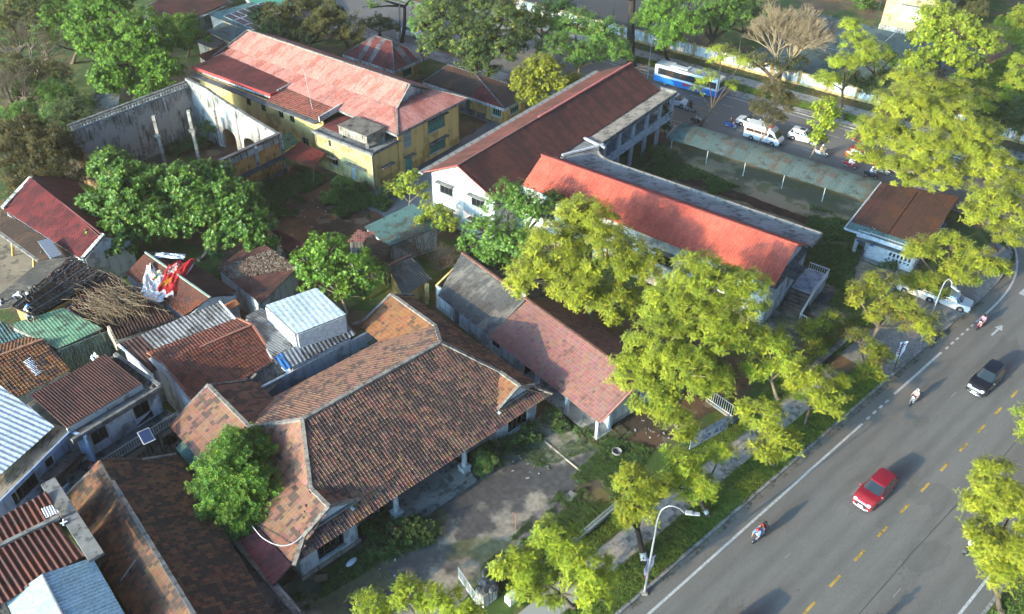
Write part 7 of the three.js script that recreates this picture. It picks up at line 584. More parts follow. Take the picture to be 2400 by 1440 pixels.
{ // bus
  const t = thing('bus', 'blue and white city bus on the far road', 'bus'), L = 11, W = 2.45, wh = paint([0.72, 0.73, 0.73]), bl = paint([0.01, 0.20, 0.58]); part('body', [new RoundedBoxGeometry(L, 1.05, W, 4, 0.12).translate(0, 0.85, 0)], bl, t); part('upper_body', new RoundedBoxGeometry(L - 0.02, 1.75, W - 0.02, 4, 0.14).translate(0, 2.12, 0), wh, t); part('roof', new RoundedBoxGeometry(L - 0.1, 0.16, W - 0.1, 3, 0.07).translate(0, 3.0, 0), M([0.6, 0.62, 0.62], 0.5, { map: rep(tMott, 3) }), t); part('roof_unit', new RoundedBoxGeometry(3, 0.22, 1.6, 3, 0.08).translate(1.6, 3.16, 0), M([0.5, 0.52, 0.52], 0.6), t); part('roof_vent', Array.from({ length: 8 }, (_, i) => bx(0.22, 0.04, 0.5, 0.7 + i * 0.26, 3.28, 0.35)), MAT.black, t);
  for (const z of [1, -1]) { for (let i = 0; i < 8; i++) part('window', bx(1.12, 0.86, 0.02, -4.4 + i * 1.2, 2.12, z * (W / 2 + 0.002)), i % 2 ? carGlass : M([0.05, 0.035, 0.03], 0.15), t); part('window_band', bx(9.9, 0.98, 0.012, -0.1, 2.12, z * (W / 2 - 0.004)), MAT.black, t); part('stripe', bx(10.6, 0.08, 0.02, 0, 1.36, z * (W / 2 + 0.0)), wh, t); part('red_swoosh', geo([-1.6, 1.2, z * 1.24, 0.2, 0.75, z * 1.24, 0.6, 1.3, z * 1.24], [0, 1, 2]), MAT.red, t); for (const x of [-2.9, 3.4]) wheel(x, z * (W / 2 - 0.14), 0.46, t, 0.3); }
  part('windscreen', bx(0.03, 1.35, 2.1, L / 2 + 0.005, 2.05, 0), carGlass, t); part('rear_window', bx(0.03, 0.9, 1.9, -L / 2 - 0.005, 2.2, 0), carGlass, t); for (const z of [-0.9, 0.9]) { part('headlight', bx(0.06, 0.2, 0.4, L / 2 + 0.01, 0.85, z), lampM, t); part('tail_light', bx(0.06, 0.4, 0.2, -L / 2 - 0.01, 1.2, z), tailM, t); } place(t, [26.55,0,-129.93], yA2); }
// ================= scooters and people =================
function bodyGeo(bones, res = 52) { let lo = V(9, 9, 9), hi = V(-9, -9, -9); for (const b of bones) for (const p of [b[0], b[1]]) { lo.min(V(...p)); hi.max(V(...p)); } lo.subScalar(0.2); hi.addScalar(0.2); const c = lo.clone().add(hi).multiplyScalar(0.5), s = Math.max(hi.x - lo.x, hi.y - lo.y, hi.z - lo.z) / 2; const mc = new MarchingCubes(res, new THREE.MeshBasicMaterial(), false, false, 30000); mc.isolation = 0; const n = mc.size, k = 26; const bs = bones.map(([a, b, r0, r1]) => { const A = V(...a), D = V(...b).sub(A); return { A, D, l2: Math.max(1e-6, D.lengthSq()), r0, r1 }; }); const dist = (x, y, z) => { let acc = 0; for (const b of bs) { const px = x - b.A.x, py = y - b.A.y, pz = z - b.A.z, t = clamp((px * b.D.x + py * b.D.y + pz * b.D.z) / b.l2), d = Math.hypot(px - b.D.x * t, py - b.D.y * t, pz - b.D.z * t) - mix(b.r0, b.r1, t); acc += Math.exp(-k * d); } return -Math.log(acc + 1e-30) / k; }; for (let z = 0; z < n; z++) for (let y = 0; y < n; y++) for (let x = 0; x < n; x++) mc.field[x + y * n + z * n * n] = -dist(c.x + s * (x - n / 2) / (n / 2), c.y + s * (y - n / 2) / (n / 2), c.z + s * (z - n / 2) / (n / 2)); mc.update(); const N = mc.count, pos = []; for (let i = 0; i < N; i++) pos.push(mc.positionArray[i * 3] * s + c.x, mc.positionArray[i * 3 + 1] * s + c.y, mc.positionArray[i * 3 + 2] * s + c.z); const g = mergeVertices(geo(pos), 1e-4); g.computeVertexNormals(); return { g, bs, tags: bones.map(b => b[4]) }; }
const hand = (p, d, sd) => { const g = []; p = V(...p); d = V(...d).normalize(); const up = V(0, 1, 0), s = d.clone().cross(up).normalize(); for (let i = 0; i < 4; i++) { const o = p.clone().addScaledVector(s, (i - 1.5) * 0.02), m = o.clone().addScaledVector(d, 0.035 + 0.006 * (i === 1 || i === 2)), e = m.clone().addScaledVector(d, 0.02).addScaledVector(up, -0.03); g.push(cyl(o, m, 0.009, 0.008, 5), cyl(m, e, 0.008, 0.007, 5)); } g.push(cyl(p.clone().addScaledVector(s, 0.03 * sd), p.clone().addScaledVector(s, 0.05 * sd).addScaledVector(d, 0.03), 0.01, 0.008, 5)); return g; };
function human(B, cols) { const { g, bs, tags } = B.base, p = g.attributes.position, col = []; const at = (x, y, z) => { let best = 9, k = 0; bs.forEach((b, i) => { const px = x - b.A.x, py = y - b.A.y, pz = z - b.A.z, t = clamp((px * b.D.x + py * b.D.y + pz * b.D.z) / b.l2), d = Math.hypot(px - b.D.x * t, py - b.D.y * t, pz - b.D.z * t) - mix(b.r0, b.r1, t); if (d < best) { best = d; k = i; } }); return tags[k]; }; for (let i = 0; i < p.count; i++) col.push(...cols[at(p.getX(i), p.getY(i), p.getZ(i))]); const gg = g.clone(); gg.setAttribute('color', new THREE.Float32BufferAttribute(col, 3)); const H = mergeGeometries(B.hands.map(h => { const q = h.toNonIndexed(); q.deleteAttribute('uv'); const n = q.attributes.position.count, c = []; for (let i = 0; i < n; i++) c.push(...cols.skin); q.setAttribute('color', new THREE.Float32BufferAttribute(c, 3)); return q; })); const flat = gg.toNonIndexed(); flat.deleteAttribute('uv'); return mergeGeometries([flat, H]); }
function pose(j, face = [1, 0, 0]) { const b = [], bone = (a, c, r0, r1, t) => b.push([a, c, r0, r1, t]), { hip, chest, neck, head } = j, sh = 0.17, up = (p, dz) => [p[0], p[1], p[2] + dz]; bone(hip, chest, 0.145, 0.16, 'shirt'); bone(up(chest, -0.1), up(chest, 0.1), 0.12, 0.12, 'shirt'); bone(up(hip, -0.07), up(hip, 0.07), 0.13, 0.13, 'pants'); bone(chest, neck, 0.08, 0.055, 'skin'); bone(neck, head, 0.06, 0.1, 'skin'); bone(head, [head[0] + face[0] * 0.03, head[1] + 0.04, head[2]], 0.1, 0.105, 'hair'); bone([head[0] + 0.09 * face[0], head[1] - 0.02, head[2]], [head[0] + 0.12 * face[0], head[1] - 0.035, head[2]], 0.018, 0.014, 'skin'); for (const s of [-1, 1]) { const S = up(chest, s * sh), E = j.elbow(s), Hn = j.hand(s), K = j.knee(s), A = j.ankle(s); bone([S[0], S[1] + 0.08, S[2]], E, 0.062, 0.046, 'shirt'); bone(E, Hn, 0.045, 0.03, j.bare ? 'skin' : 'shirt'); bone(Hn, [Hn[0] + 0.05 * face[0], Hn[1], Hn[2]], 0.032, 0.026, 'skin'); bone(up(hip, s * 0.1), K, 0.092, 0.062, 'pants'); bone(K, A, 0.06, 0.04, 'pants'); bone(A, [A[0] + 0.15 * face[0], A[1] - 0.03, A[2]], 0.042, 0.032, 'shoe'); } const hands = [...hand([j.hand(-1)[0] + 0.06, j.hand(-1)[1], j.hand(-1)[2]], face, 1), ...hand([j.hand(1)[0] + 0.06, j.hand(1)[1], j.hand(1)[2]], face, -1)]; return { base: bodyGeo(b), hands }; }
const RIDE = pose({ hip: [-0.18, 0.86, 0], chest: [-0.1, 1.22, 0], neck: [-0.05, 1.42, 0], head: [-0.01, 1.57, 0], elbow: s => [0.14, 1.12, s * 0.28], hand: s => [0.4, 1.07, s * 0.26], knee: s => [0.26, 0.74, s * 0.16], ankle: s => [0.14, 0.36, s * 0.15] });
const SQUAT = pose({ hip: [-0.1, 0.36, 0], chest: [0.16, 0.72, 0], neck: [0.27, 0.88, 0], head: [0.36, 1.0, 0], elbow: s => [0.42, 0.52, s * 0.26], hand: s => [0.58, 0.3, s * 0.18], knee: s => [0.32, 0.5, s * 0.2], ankle: s => [0.08, 0.1, s * 0.16], bare: 1 }), BEND = pose({ hip: [-0.1, 0.88, 0], chest: [0.28, 1.05, 0], neck: [0.46, 1.1, 0], head: [0.58, 1.12, 0], elbow: s => [0.42, 0.78, s * 0.24], hand: s => [0.55, 0.52, s * 0.2], knee: s => [0.0, 0.48, s * 0.14], ankle: s => [-0.08, 0.08, s * 0.14], bare: 1 }), REACH = pose({ hip: [0, 0.9, 0], chest: [0.06, 1.26, 0], neck: [0.08, 1.45, 0], head: [0.1, 1.6, 0], elbow: s => s > 0 ? [0.12, 1.62, 0.38] : [0.2, 1.1, -0.3], hand: s => s > 0 ? [0.1, 1.9, 0.46] : [0.42, 1.02, -0.24], knee: s => [0.06, 0.5, s * 0.12], ankle: s => [0, 0.08, s * 0.13] });
const bodyM = M([1, 1, 1], 0.85, { vertexColors: true }), skin = [0.34, 0.19, 0.12]; const outfit = (shirt, pants, hair = [0.015, 0.012, 0.01]) => ({ skin, shirt, pants, hair, shoe: [0.05, 0.045, 0.04] });
function person(label, P, cloth, pos, yaw, helmet, off = 0, group) { const t = thing('person', label, 'person', group); part('body', human(P, cloth), bodyM, t); if (helmet) { const hd = P === RIDE ? [-0.01, 1.6, 0] : P === SQUAT ? [0.37, 1.03, 0] : P === BEND ? [0.6, 1.15, 0] : [0.1, 1.63, 0]; const g = new THREE.SphereGeometry(0.148, 16, 10, 0, 6.284, 0, 1.75); const v = new THREE.SphereGeometry(0.11, 10, 6, 0, 6.284, 0, 1.2).scale(1.2, 0.3, 1).translate(0.09, -0.01, 0); part(helmet.hat ?? 'helmet', [g.translate(0, -0.015, 0), v].map(q => q.translate(...hd)), M(helmet.c, helmet.r ?? 0.35), t); } place(t, pos, yaw); const f = V(Math.cos(yaw), 0, -Math.sin(yaw)); t.position.addScaledVector(f, off); return t; }
function scooter(label, color, pos, yaw, group) { const t = thing('scooter', label, 'scooter', group), pm = paint(color); for (const x of [-0.62, 0.62]) { const w = part('wheel', new THREE.TorusGeometry(0.23, 0.055, 8, 20).translate(x, 0.285, 0), MAT.rubber, t); part('rim', [new THREE.CylinderGeometry(0.19, 0.19, 0.05, 14).rotateX(Math.PI / 2).translate(x, 0.285, 0)], MAT.rim, w); }
  const sh = new THREE.Shape(); sh.moveTo(-0.95, 0.72); sh.quadraticCurveTo(-0.6, 0.8, -0.2, 0.7); sh.lineTo(-0.05, 0.42); sh.lineTo(0.3, 0.36); sh.lineTo(0.3, 0.28); sh.lineTo(-0.3, 0.28); sh.quadraticCurveTo(-0.55, 0.45, -0.9, 0.55); const bg = new THREE.ExtrudeGeometry(sh, { depth: 0.2, bevelEnabled: true, bevelSize: 0.03, bevelThickness: 0.05, bevelSegments: 2 }).translate(0, 0, -0.1); part('body', bg, pm, t); part('seat', new RoundedBoxGeometry(0.72, 0.12, 0.26, 3, 0.05).translate(-0.45, 0.8, 0), MAT.black, t); const fs = new RoundedBoxGeometry(0.1, 0.62, 0.42, 3, 0.045); fs.rotateZ(0.3).translate(0.4, 0.66, 0); part('leg_shield', fs, pm, t); part('front_mudguard', new THREE.TorusGeometry(0.31, 0.06, 6, 12, 2.2).rotateZ(0.5).translate(0.62, 0.28, 0), pm, t); part('fork', bar([0.62, 0.29, 0], [0.36, 0.95, 0], 0.07), MAT.black, t); part('handlebar', tube([[0.24, 1.08, -0.34], [0.36, 1.0, -0.1], [0.36, 1.0, 0.1], [0.24, 1.08, 0.34]], 0.02), MAT.black, t); part('headlight', new THREE.SphereGeometry(0.11, 10, 8).scale(0.8, 0.8, 1.3).translate(0.45, 0.95, 0), lampM, t); for (const z of [-1, 1]) part('mirror', [cyl([0.3, 1.05, z * 0.26], [0.3, 1.22, z * 0.32], 0.008), new THREE.SphereGeometry(0.06, 8, 6).scale(0.3, 0.8, 1).translate(0.3, 1.24, z * 0.32)], MAT.black, t); part('exhaust', cyl([-0.2, 0.26, 0.2], [-0.85, 0.34, 0.22], 0.05, 0.06), M([0.25, 0.25, 0.25], 0.4, { metalness: 0.6 }), t); return place(t, pos, yaw); }
const rg = 'scooters in traffic', pg = 'riders in traffic';
const ride = (where, color, pos, yaw, shirt, pants, hel, o = {}) => { scooter(`${o.s ?? 'scooter'} ${where}`, color, pos, yaw, rg); if (shirt) person(`${o.p} ${where}`, RIDE, outfit(shirt, pants), pos, yaw, hel && { c: hel }, 0, pg); };
ride('nearest us in the near lane', [0.02, 0.035, 0.08], [19.49,0,-43.61], yR, [0.55, 0.42, 0.42], [0.05, 0.07, 0.12], [0.55, 0.09, 0.02], { s: 'dark blue scooter', p: 'rider in pale pink jacket and orange helmet' });
person('small child in blue with red helmet in front of the orange-helmeted rider', SQUAT, outfit([0.12, 0.2, 0.35], [0.1, 0.12, 0.2]), A3([19.32,0,-43.45]).setY(0.62), yR, { c: [0.4, 0.02, 0.02] }, 0.0, pg); person('passenger in dark clothes with black helmet behind the orange-helmeted rider', RIDE, outfit([0.10, 0.02, 0.03], [0.02, 0.02, 0.025]), [19.49,0,-43.61], yR, { c: [0.02, 0.02, 0.02] }, -0.42, pg);
ride('between the white edge line and the black SUV', [0.08, 0.09, 0.11], [36.98,0,-59.45], yR, [0.62, 0.36, 0.32], [0.5, 0.33, 0.3], [0.75, 0.72, 0.66], { s: 'dark scooter with pale front', p: 'rider in pink with white helmet' });
ride('beside the broken white dashes', [0.16, 0.02, 0.05], [47.85,0,-70.99], yR, [0.6, 0.26, 0.32], [0.12, 0.05, 0.06], [0.02, 0.02, 0.02], { s: 'maroon scooter', p: 'rider in bright pink with dark helmet' });
ride('half hidden by the right-hand tree', [0.1, 0.1, 0.11], [35.43,0,-43.03], yR2, [0.65, 0.62, 0.58], [0.05, 0.05, 0.06], [0.75, 0.73, 0.7], { s: 'grey scooter', p: 'rider in white with white helmet' });
ride('below the frame casting a shadow on the road', [0.03, 0.03, 0.03], [26.14,0,-36.02], yR2, [0.1, 0.1, 0.12], [0.03, 0.03, 0.04], [0.03, 0.03, 0.03], { s: 'black scooter', p: 'rider in black' });
ride('in front of the small white car', [0.5, 0.5, 0.48], [25.7,0,-121.48], yA, [0.03, 0.03, 0.04], [0.02, 0.02, 0.03], [0.12, 0.03, 0.03], { s: 'pale scooter', p: 'rider in black' }); person('passenger in brown behind the rider near the small white car', RIDE, outfit([0.25, 0.12, 0.09], [0.25, 0.12, 0.1]), [25.7,0,-121.48], yA, { c: [0.06, 0.04, 0.04] }, -0.4, pg);
ride('beside the leaning street tree foot', [0.01, 0.01, 0.012], [25.92,0,-117.17], yA, [0.3, 0.34, 0.36], [0.03, 0.03, 0.04], [0.12, 0.13, 0.13], { s: 'black scooter', p: 'rider in grey jacket' });
ride('left of the white sedan on the far road', [0.02, 0.10, 0.4], [30.68,0,-116.31], yA, [0.02, 0.02, 0.022], [0.02, 0.02, 0.03], [0.02, 0.02, 0.02], { s: 'blue and white scooter', p: 'rider all in black' });
ride('under the glossy street tree', [0.72, 0.70, 0.64], [41.49,0,-108.21], yA, [0.45, 0.32, 0.2], [0.3, 0.22, 0.15], [0.7, 0.68, 0.6], { s: 'cream scooter', p: 'rider in tan' });
ride('beyond the red hatchback', [0.4, 0.05, 0.03], [47.72,0,-112.35], yA, [0.35, 0.06, 0.04], [0.05, 0.05, 0.06], [0.4, 0.05, 0.03], { s: 'red scooter', p: 'rider in red' });
ride('in front of the red hatchback', [0.45, 0.03, 0.03], [44.48,0,-104.96], yA, [0.66, 0.66, 0.64], [0.25, 0.3, 0.38], [0.6, 0.58, 0.56], { s: 'red and black scooter', p: 'rider in white shirt' });
ride('near the zebra crossing', [0.02, 0.02, 0.025], [46.37,0,-102.25], yA, [0.4, 0.48, 0.55], [0.05, 0.06, 0.09], [0.6, 0.6, 0.6], { s: 'black scooter', p: 'rider in pale blue' });
ride('closest to the zebra stripes', [0.55, 0.55, 0.55], [48.33,0,-103.5], yA, [0.6, 0.56, 0.5], [0.06, 0.06, 0.07], [0.65, 0.3, 0.08], { s: 'white scooter', p: 'rider in cream' });
for (const [l, c, p] of [['orange scooter parked behind the gnarled tree', [0.55, 0.09, 0.015], [39.99,0,-72.11]], ['red scooter parked nearest the footpath end', [0.5, 0.03, 0.02], [41.26,0,-70.46]], ['dark scooter parked at the apron edge', [0.03, 0.03, 0.035], [42.03,0,-69.25]]]) scooter(l, c, p, yawOf(FR, 1) + 1.2, 'scooters parked on the apron');
// workers on the stripped roof and the person behind the ridge
const wg = 'workers on the stripped roof', Y = A3;
person('worker in white shirt standing at the left end of the stripped roof', BEND, outfit([0.7, 0.68, 0.66], [0.05, 0.06, 0.09]), [-45.61,5.3,-64.34], 0.6, null, 0, wg); person('worker with white helmet and black shirt crouching on the battens', SQUAT, outfit([0.03, 0.035, 0.05], [0.3, 0.2, 0.14]), [-44.88,5.4,-64.69], -0.6, { c: [0.75, 0.74, 0.72] }, 0, wg); person('worker in dark clothes bending near the ridge', BEND, outfit([0.04, 0.05, 0.06], [0.16, 0.13, 0.09]), [-44.67,5.45,-65.5], -0.3, null, 0, wg); person('worker with blue cap crouching in white shirt and black trousers', SQUAT, outfit([0.62, 0.64, 0.66], [0.02, 0.02, 0.025]), [-44.4,5.05,-63.22], -0.2, { c: [0.06, 0.2, 0.5], hat: 'cap', r: 0.9 }, 0, wg); person('worker in grey shirt crouching lowest, by the green roof', SQUAT, outfit([0.30, 0.30, 0.31], [0.03, 0.03, 0.03]), [-43.74,4.9,-62.36], -0.9, null, 0, wg); person('worker in pale grey shirt half cut by the left edge', SQUAT, outfit([0.42, 0.40, 0.40], [0.06, 0.05, 0.05]), [-47.31,4.8,-64.41], -0.5, null, 0, wg);
person('person in white clothes and white hat behind the annex ridge, one arm raised', REACH, outfit([0.72, 0.72, 0.72], [0.6, 0.62, 0.64]), A3([1.26,4.4,-67.65]).setY(3.6), 3.6, { c: [0.74, 0.74, 0.73], hat: 'hat', r: 0.9 });
// ================= street furniture and small things =================
function lampPost(label, base, head, h, o = {}) { const t = thing('street_lamp', label, 'street lamp', 'street lamps'), b = A3(base), hd = A3(head), d = hd.clone().sub(b).setY(0), k = d.length(), pm = M([0.30, 0.30, 0.295], 0.45, { metalness: 0.3 }); part('pole', [cyl(b, [b.x, h * 0.72, b.z], 0.1, 0.07, 10)], pm, t); d.normalize(); part('arm', tube([[b.x, h * 0.71, b.z], [b.x, h * 0.9, b.z], b.clone().addScaledVector(d, k * 0.1).setY(h * 1.02), b.clone().addScaledVector(d, k * 0.32).setY(h * 1.06), b.clone().addScaledVector(d, k * 0.6).setY(h * 1.04), hd.clone().addScaledVector(d, -0.5).setY(h)], 0.055, 8, 30), pm, t); const q = new THREE.Matrix4().makeBasis(d, V(0, 1, 0), d.clone().cross(V(0, 1, 0))).setPosition(hd.clone().setY(h)); part('lamp_head', [new RoundedBoxGeometry(0.5, 0.16, 0.34, 3, 0.05).translate(-0.2, 0.03, 0).applyMatrix4(q), new RoundedBoxGeometry(0.55, 0.07, 0.3, 2, 0.03).translate(0.25, -0.01, 0).applyMatrix4(q)], M([0.42, 0.43, 0.43], 0.45, { metalness: 0.3 }), t); part('lens', bx(0.45, 0.03, 0.24, 0.25, -0.05, 0).applyMatrix4(q), M([0.5, 0.5, 0.48], 0.2), t); part('foot', bx(0.4, 0.25, 0.4, b.x, 0.12, b.z), MAT.concrete, t); return t; }
lampPost('grey curved street lamp with a pink banner near the bottom', [10.1,0,-38.47], [12.24,9.2,-38.28], 9.2);
lampPost('street lamp whose curved arm shows above the parked white car', [40.8,0,-68.19], [41.36,7.6,-67.01], 7.6);
lampPost('street lamp with pale head in front of the far wall', [20.52,0,-132.57], [21.34,6.6,-132.99], 6.6);
{ const bq = (label, pts, c, mark, txt) => { const P = pts.map(A3), pos = [], uv = [], idx = [], n = 8; for (let i = 0; i <= n; i++) for (let j = 0; j <= 3; j++) { const s = j / 3, u = i / n, p = P[0].clone().lerp(P[1], s).lerp(P[3].clone().lerp(P[2], s), u); p.x += 0.06 * Math.sin(u * 9 + s * 3); p.z += 0.05 * Math.sin(u * 7); pos.push(p.x, p.y, p.z); uv.push(s, 1 - u); if (i && j) { const k = i * 4 + j; idx.push(k - 5, k - 4, k - 1, k - 1, k - 4, k); } } return one('banner', label, 'banner', geo(pos, idx, uv), c); };
  const cv = (bg, fg, fg2, lines) => { const c = document.createElement('canvas'); c.width = 128; c.height = 384; const x = c.getContext('2d'); x.fillStyle = bg; x.fillRect(0, 0, 128, 384); x.fillStyle = fg2; x.fillRect(0, 330, 128, 54); x.fillStyle = fg; lines.forEach((w, i) => x.fillRect(14, 40 + i * 44, w, 22)); const t = new THREE.CanvasTexture(c); t.colorSpace = THREE.SRGBColorSpace; return t; };
  bq('pink and white banner with dark lettering strapped to the near lamp post', [[9.97,3.3,-38.97], [10.69,3.3,-39.43], [10.34,2,-38.75], [9.81,1.8,-38.41]], M([0.9, 0.9, 0.9], 0.8, { map: cv('#e3cfdc', '#3c4a78', '#b8477e', [96, 84, 92, 70, 60, 80]) })); bq('white and blue banner with red lettering slanting beside the verge trees', [[36.8,2.8,-64.78], [37.69,2.8,-65], [37.08,1.2,-64.24], [36.47,1,-63.95]], M([0.9, 0.9, 0.9], 0.8, { map: cv('#e9eef4', '#b8343c', '#7aa6d8', [100, 80, 60, 50, 40]) }));
  const bp = thing('banner_post', 'dark slanted post holding the white and blue banner', 'post'); part('pole', cyl([36.48,0,-63.5], [37.06,2.9,-64.67], 0.05), MAT.black, bp); part('foot', new THREE.DodecahedronGeometry(0.2).translate(...[36.41,0.1,-63.38]), MAT.concrete, bp); }
{ // sign board by the fence
  const t = thing('sign_board', 'pale blue sign board with dark blue letters beside the footpath', 'sign'), a = A3([15.38,0,-52.54]), b = A3([19.06,0,-55.15]), d = b.clone().sub(a).setY(0), W = d.length(); d.normalize(); const n = V(-d.z, 0, d.x), X = new THREE.Matrix4().makeBasis(d, V(0, 1, 0), n); const at = (u, y, k) => a.clone().addScaledVector(d, u).addScaledVector(n, k).setY(y); part('board', bx(W, 1.7, 0.05).applyMatrix4(X.clone().setPosition(at(W / 2, 1.25, 0))), M([0.55, 0.62, 0.68], 0.7, { map: rep(tMott, 2.5) }), t); for (const u of [0.2, W / 2, W - 0.2]) part('post', cyl(at(u, 0, -0.06), at(u, 2.1, -0.06), 0.04), MAT.metal, t);
  const bm = M([0.02, 0.07, 0.26], 0.7), put = (g, u, y) => g.applyMatrix4(X.clone().setPosition(at(u, y, 0.03))); part('letter', put(new THREE.TorusGeometry(0.2, 0.065, 6, 18).scale(0.85, 1.2, 0.3), W * 0.46, 0.95), bm, t); part('letter', [bar([-0.2, -0.26, 0], [0, 0.27, 0], 0.02, 0.1), bar([0.2, -0.26, 0], [0, 0.27, 0], 0.02, 0.1), bar([-0.12, -0.08, 0], [0.12, -0.08, 0], 0.02, 0.08)].map(g => put(g, W * 0.68, 0.95)), bm, t); part('letter', put(bar([0, -0.26, 0], [0, 0.28, 0], 0.02, 0.11), W * 0.8, 0.95), bm, t); part('script_line', [0, 1, 2, 3, 4, 5].map(i => put(tube([[-0.1, 0.04 * Math.sin(i), 0], [0, 0.1, 0], [0.06, -0.06, 0], [0.14, 0.05, 0]], 0.018, 4), W * (0.42 + i * 0.07), 1.72)), bm, t); }
function railing(name, label, pts, h, m, o = {}) { const t = thing(name, label, o.cat ?? 'fence', o.group); for (let i = 0; i < pts.length - 1; i++) { const a = A3(pts[i]), b = A3(pts[i + 1]); a.y = b.y = 0; const L = a.distanceTo(b), n = Math.round(L / (o.gap ?? 0.2)); part('rail', bar(a.clone().setY(h), b.clone().setY(h), 0.05), m, t); part('rail', bar(a.clone().setY(0.45), b.clone().setY(0.45), 0.05), m, t); if (!o.nobase) part('base_wall', bar(a.clone().setY(0.18), b.clone().setY(0.18), 0.24, 0.36), MAT.concrete, t); for (let k = 0; k <= n; k++) { const q = a.clone().lerp(b, k / n); part('picket', bar(q.clone().setY(0.3), q.clone().setY(h + 0.12), 0.03), m, t); } } return t; }
const fm = M([0.45, 0.46, 0.46], 0.6);
railing('railing', 'low white railing on a concrete base beside the forecourt weeds', [[4.81,0,-42.15], [8.59,0,-46.05]], 1.1, fm, { group: 'compound railings' }); railing('railing', 'spiked white railing meeting the blue sign board', [[17.92,0,-58.97], [19.86,0,-56.66]], 1.6, MAT.white, { group: 'compound railings', gap: 0.24 }); railing('gate', 'open picket gate leaf near the bottom edge', [[-3.44,0,-39.19], [-1.86,0,-36.74]], 1.5, MAT.white, { cat: 'gate', nobase: 1 });
{ const t = thing('compound_wall', 'low dark stone wall beside the grass near the sign board', 'wall'); part('wall', bar([27.42,0.5,-62.37], [34.73,0.5,-69.38], 0.3, 1), MAT.concreteDark, t); part('coping', bar([27.14,1.05,-61.74], [34.38,1.05,-68.68], 0.42, 0.12), MAT.concrete, t); part('wall', bar([19.65,0.45,-55.93], [21.71,0.45,-57.9], 0.3, 0.9), MAT.concreteDark, t); }
{ const t = thing('gate_pillar', 'stubby gate pillar with cracked grey stone cap at the bottom', 'pillar'), c = A3([-1.34,0,-37.59]); part('shaft', bx(1.3, 1.5, 0.9, 0, 0.75, 0).rotateY(0.76).translate(c.x, 0, c.z), MAT.stained, t); for (let i = 0; i < 14; i++) { const s = rr(0.22, 0.42); part('cap_stone', new THREE.DodecahedronGeometry(s).scale(1.2, 0.55, 1).rotateY(rnd() * 6).translate(c.x + rr(-0.55, 0.55), 1.55 + rr(0, 0.14), c.z + rr(-0.5, 0.4)), M(pick([[0.3, 0.3, 0.31], [0.12, 0.12, 0.13], [0.22, 0.21, 0.21]]), 1, { map: rep(tMott, 0.7) }), t); } }
{ const pts = [[-0.13,0.3,-40.93], [-1.13,0.3,-40.37], [-1.55,0.3,-39.84], [-1.46,0.3,-39.17], [-0.82,0.3,-38.39]]; one('pond_rim', 'curved concrete rim of a small dark pond near the bottom', 'pond', [tube(pts, 0.2, 8, 30)], MAT.concrete); one('pond_water', 'still dark water inside the curved pond rim', 'water', planUV(sheet([[0.45,0,-41.17], [-1.14,0,-40.59], [-1.56,0,-39.98], [-1.41,0,-39.39], [-0.76,0,-38.53], [0.79,0,-39.01]], 0.16)), M([0.012, 0.016, 0.02], 0.06)); }
{ const c = A3([9.19,0,-52.14]); const g = new THREE.LatheGeometry([[0.3, 0.05], [0.42, 0.2], [0.44, 0.36], [0.37, 0.38], [0.34, 0.22], [0.05, 0.16]].map(p => new THREE.Vector2(...p)), 24).translate(c.x, 0.1, c.z); one('stone_basin', 'round pale concrete basin standing in the dirt by the annex', 'basin', g, MAT.concrete); }
{ const g = new THREE.SphereGeometry(0.42, 14, 8, 0, 6.3, 0, 1.2).scale(1.3, 0.5, 0.55).rotateX(0.4).rotateY(0.9).translate(...[-11.49,0.25,-40.38]); one('broken_basin', 'white broken washbasin lying by the front wall', 'basin', g, MAT.white); const c = bx(0.9, 0.18, 0.5).rotateY(0.2).translate(...[-13.48,0.2,-38.99]); one('cardboard_box', 'flattened brown cardboard box in the weeds by the wall', 'box', c, M([0.36, 0.2, 0.1], 0.95)); const b = bx(1.1, 0.08, 0.7).rotateY(0.9).rotateZ(0.05).translate(...[5.03,0.18,-47.23]); one('concrete_slab', 'pale broken slab lying in the forecourt weeds', 'slab', b, MAT.concrete); const d = bx(0.9, 0.7, 0.6).rotateY(0.76).translate(...[0.49,0.5,-37.51]); one('white_box', 'open white box by the gate pillar', 'box', d, MAT.white); one('timber_batten', 'long pale batten lying along the forecourt edge', 'batten', bar([3.03,0.14,-53.46], [6.06,0.14,-49.99], 0.12, 0.08), M([0.5, 0.42, 0.3], 0.95)); const pl = bx(1.5, 0.06, 1.1).rotateY(0.75).translate(...[9.54,0.16,-54.84]); one('timber_pallet', 'weathered wooden hatch lying beside the annex corner', 'hatch', pl, MAT.wood); one('timber_cross', 'thin rusty cross-shaped stake standing in the forecourt', 'stake', [bar([0.67,0.1,-43.97], [0.64,1.4,-44.31], 0.06), bar([0.41,1.35,-44.52], [0.81,1.35,-44.19], 0.05)], M([0.28, 0.13, 0.08], 0.9)); }
{ const g = [bar([7.35,0.15,-51.99], [8.33,0.15,-53.02], 0.1), bar([7.7,0.15,-51.76], [8.67,0.15,-52.68], 0.1)]; const t = thing('timber_rack', 'small rotten timber frame on the ground near the basin', 'frame'); part('beam', g[0], MAT.wood, t); part('beam', g[1], MAT.wood, t); part('crosspiece', bar([7.35,0.16,-51.98], [7.7,0.16,-51.75], 0.08), MAT.wood, t); }
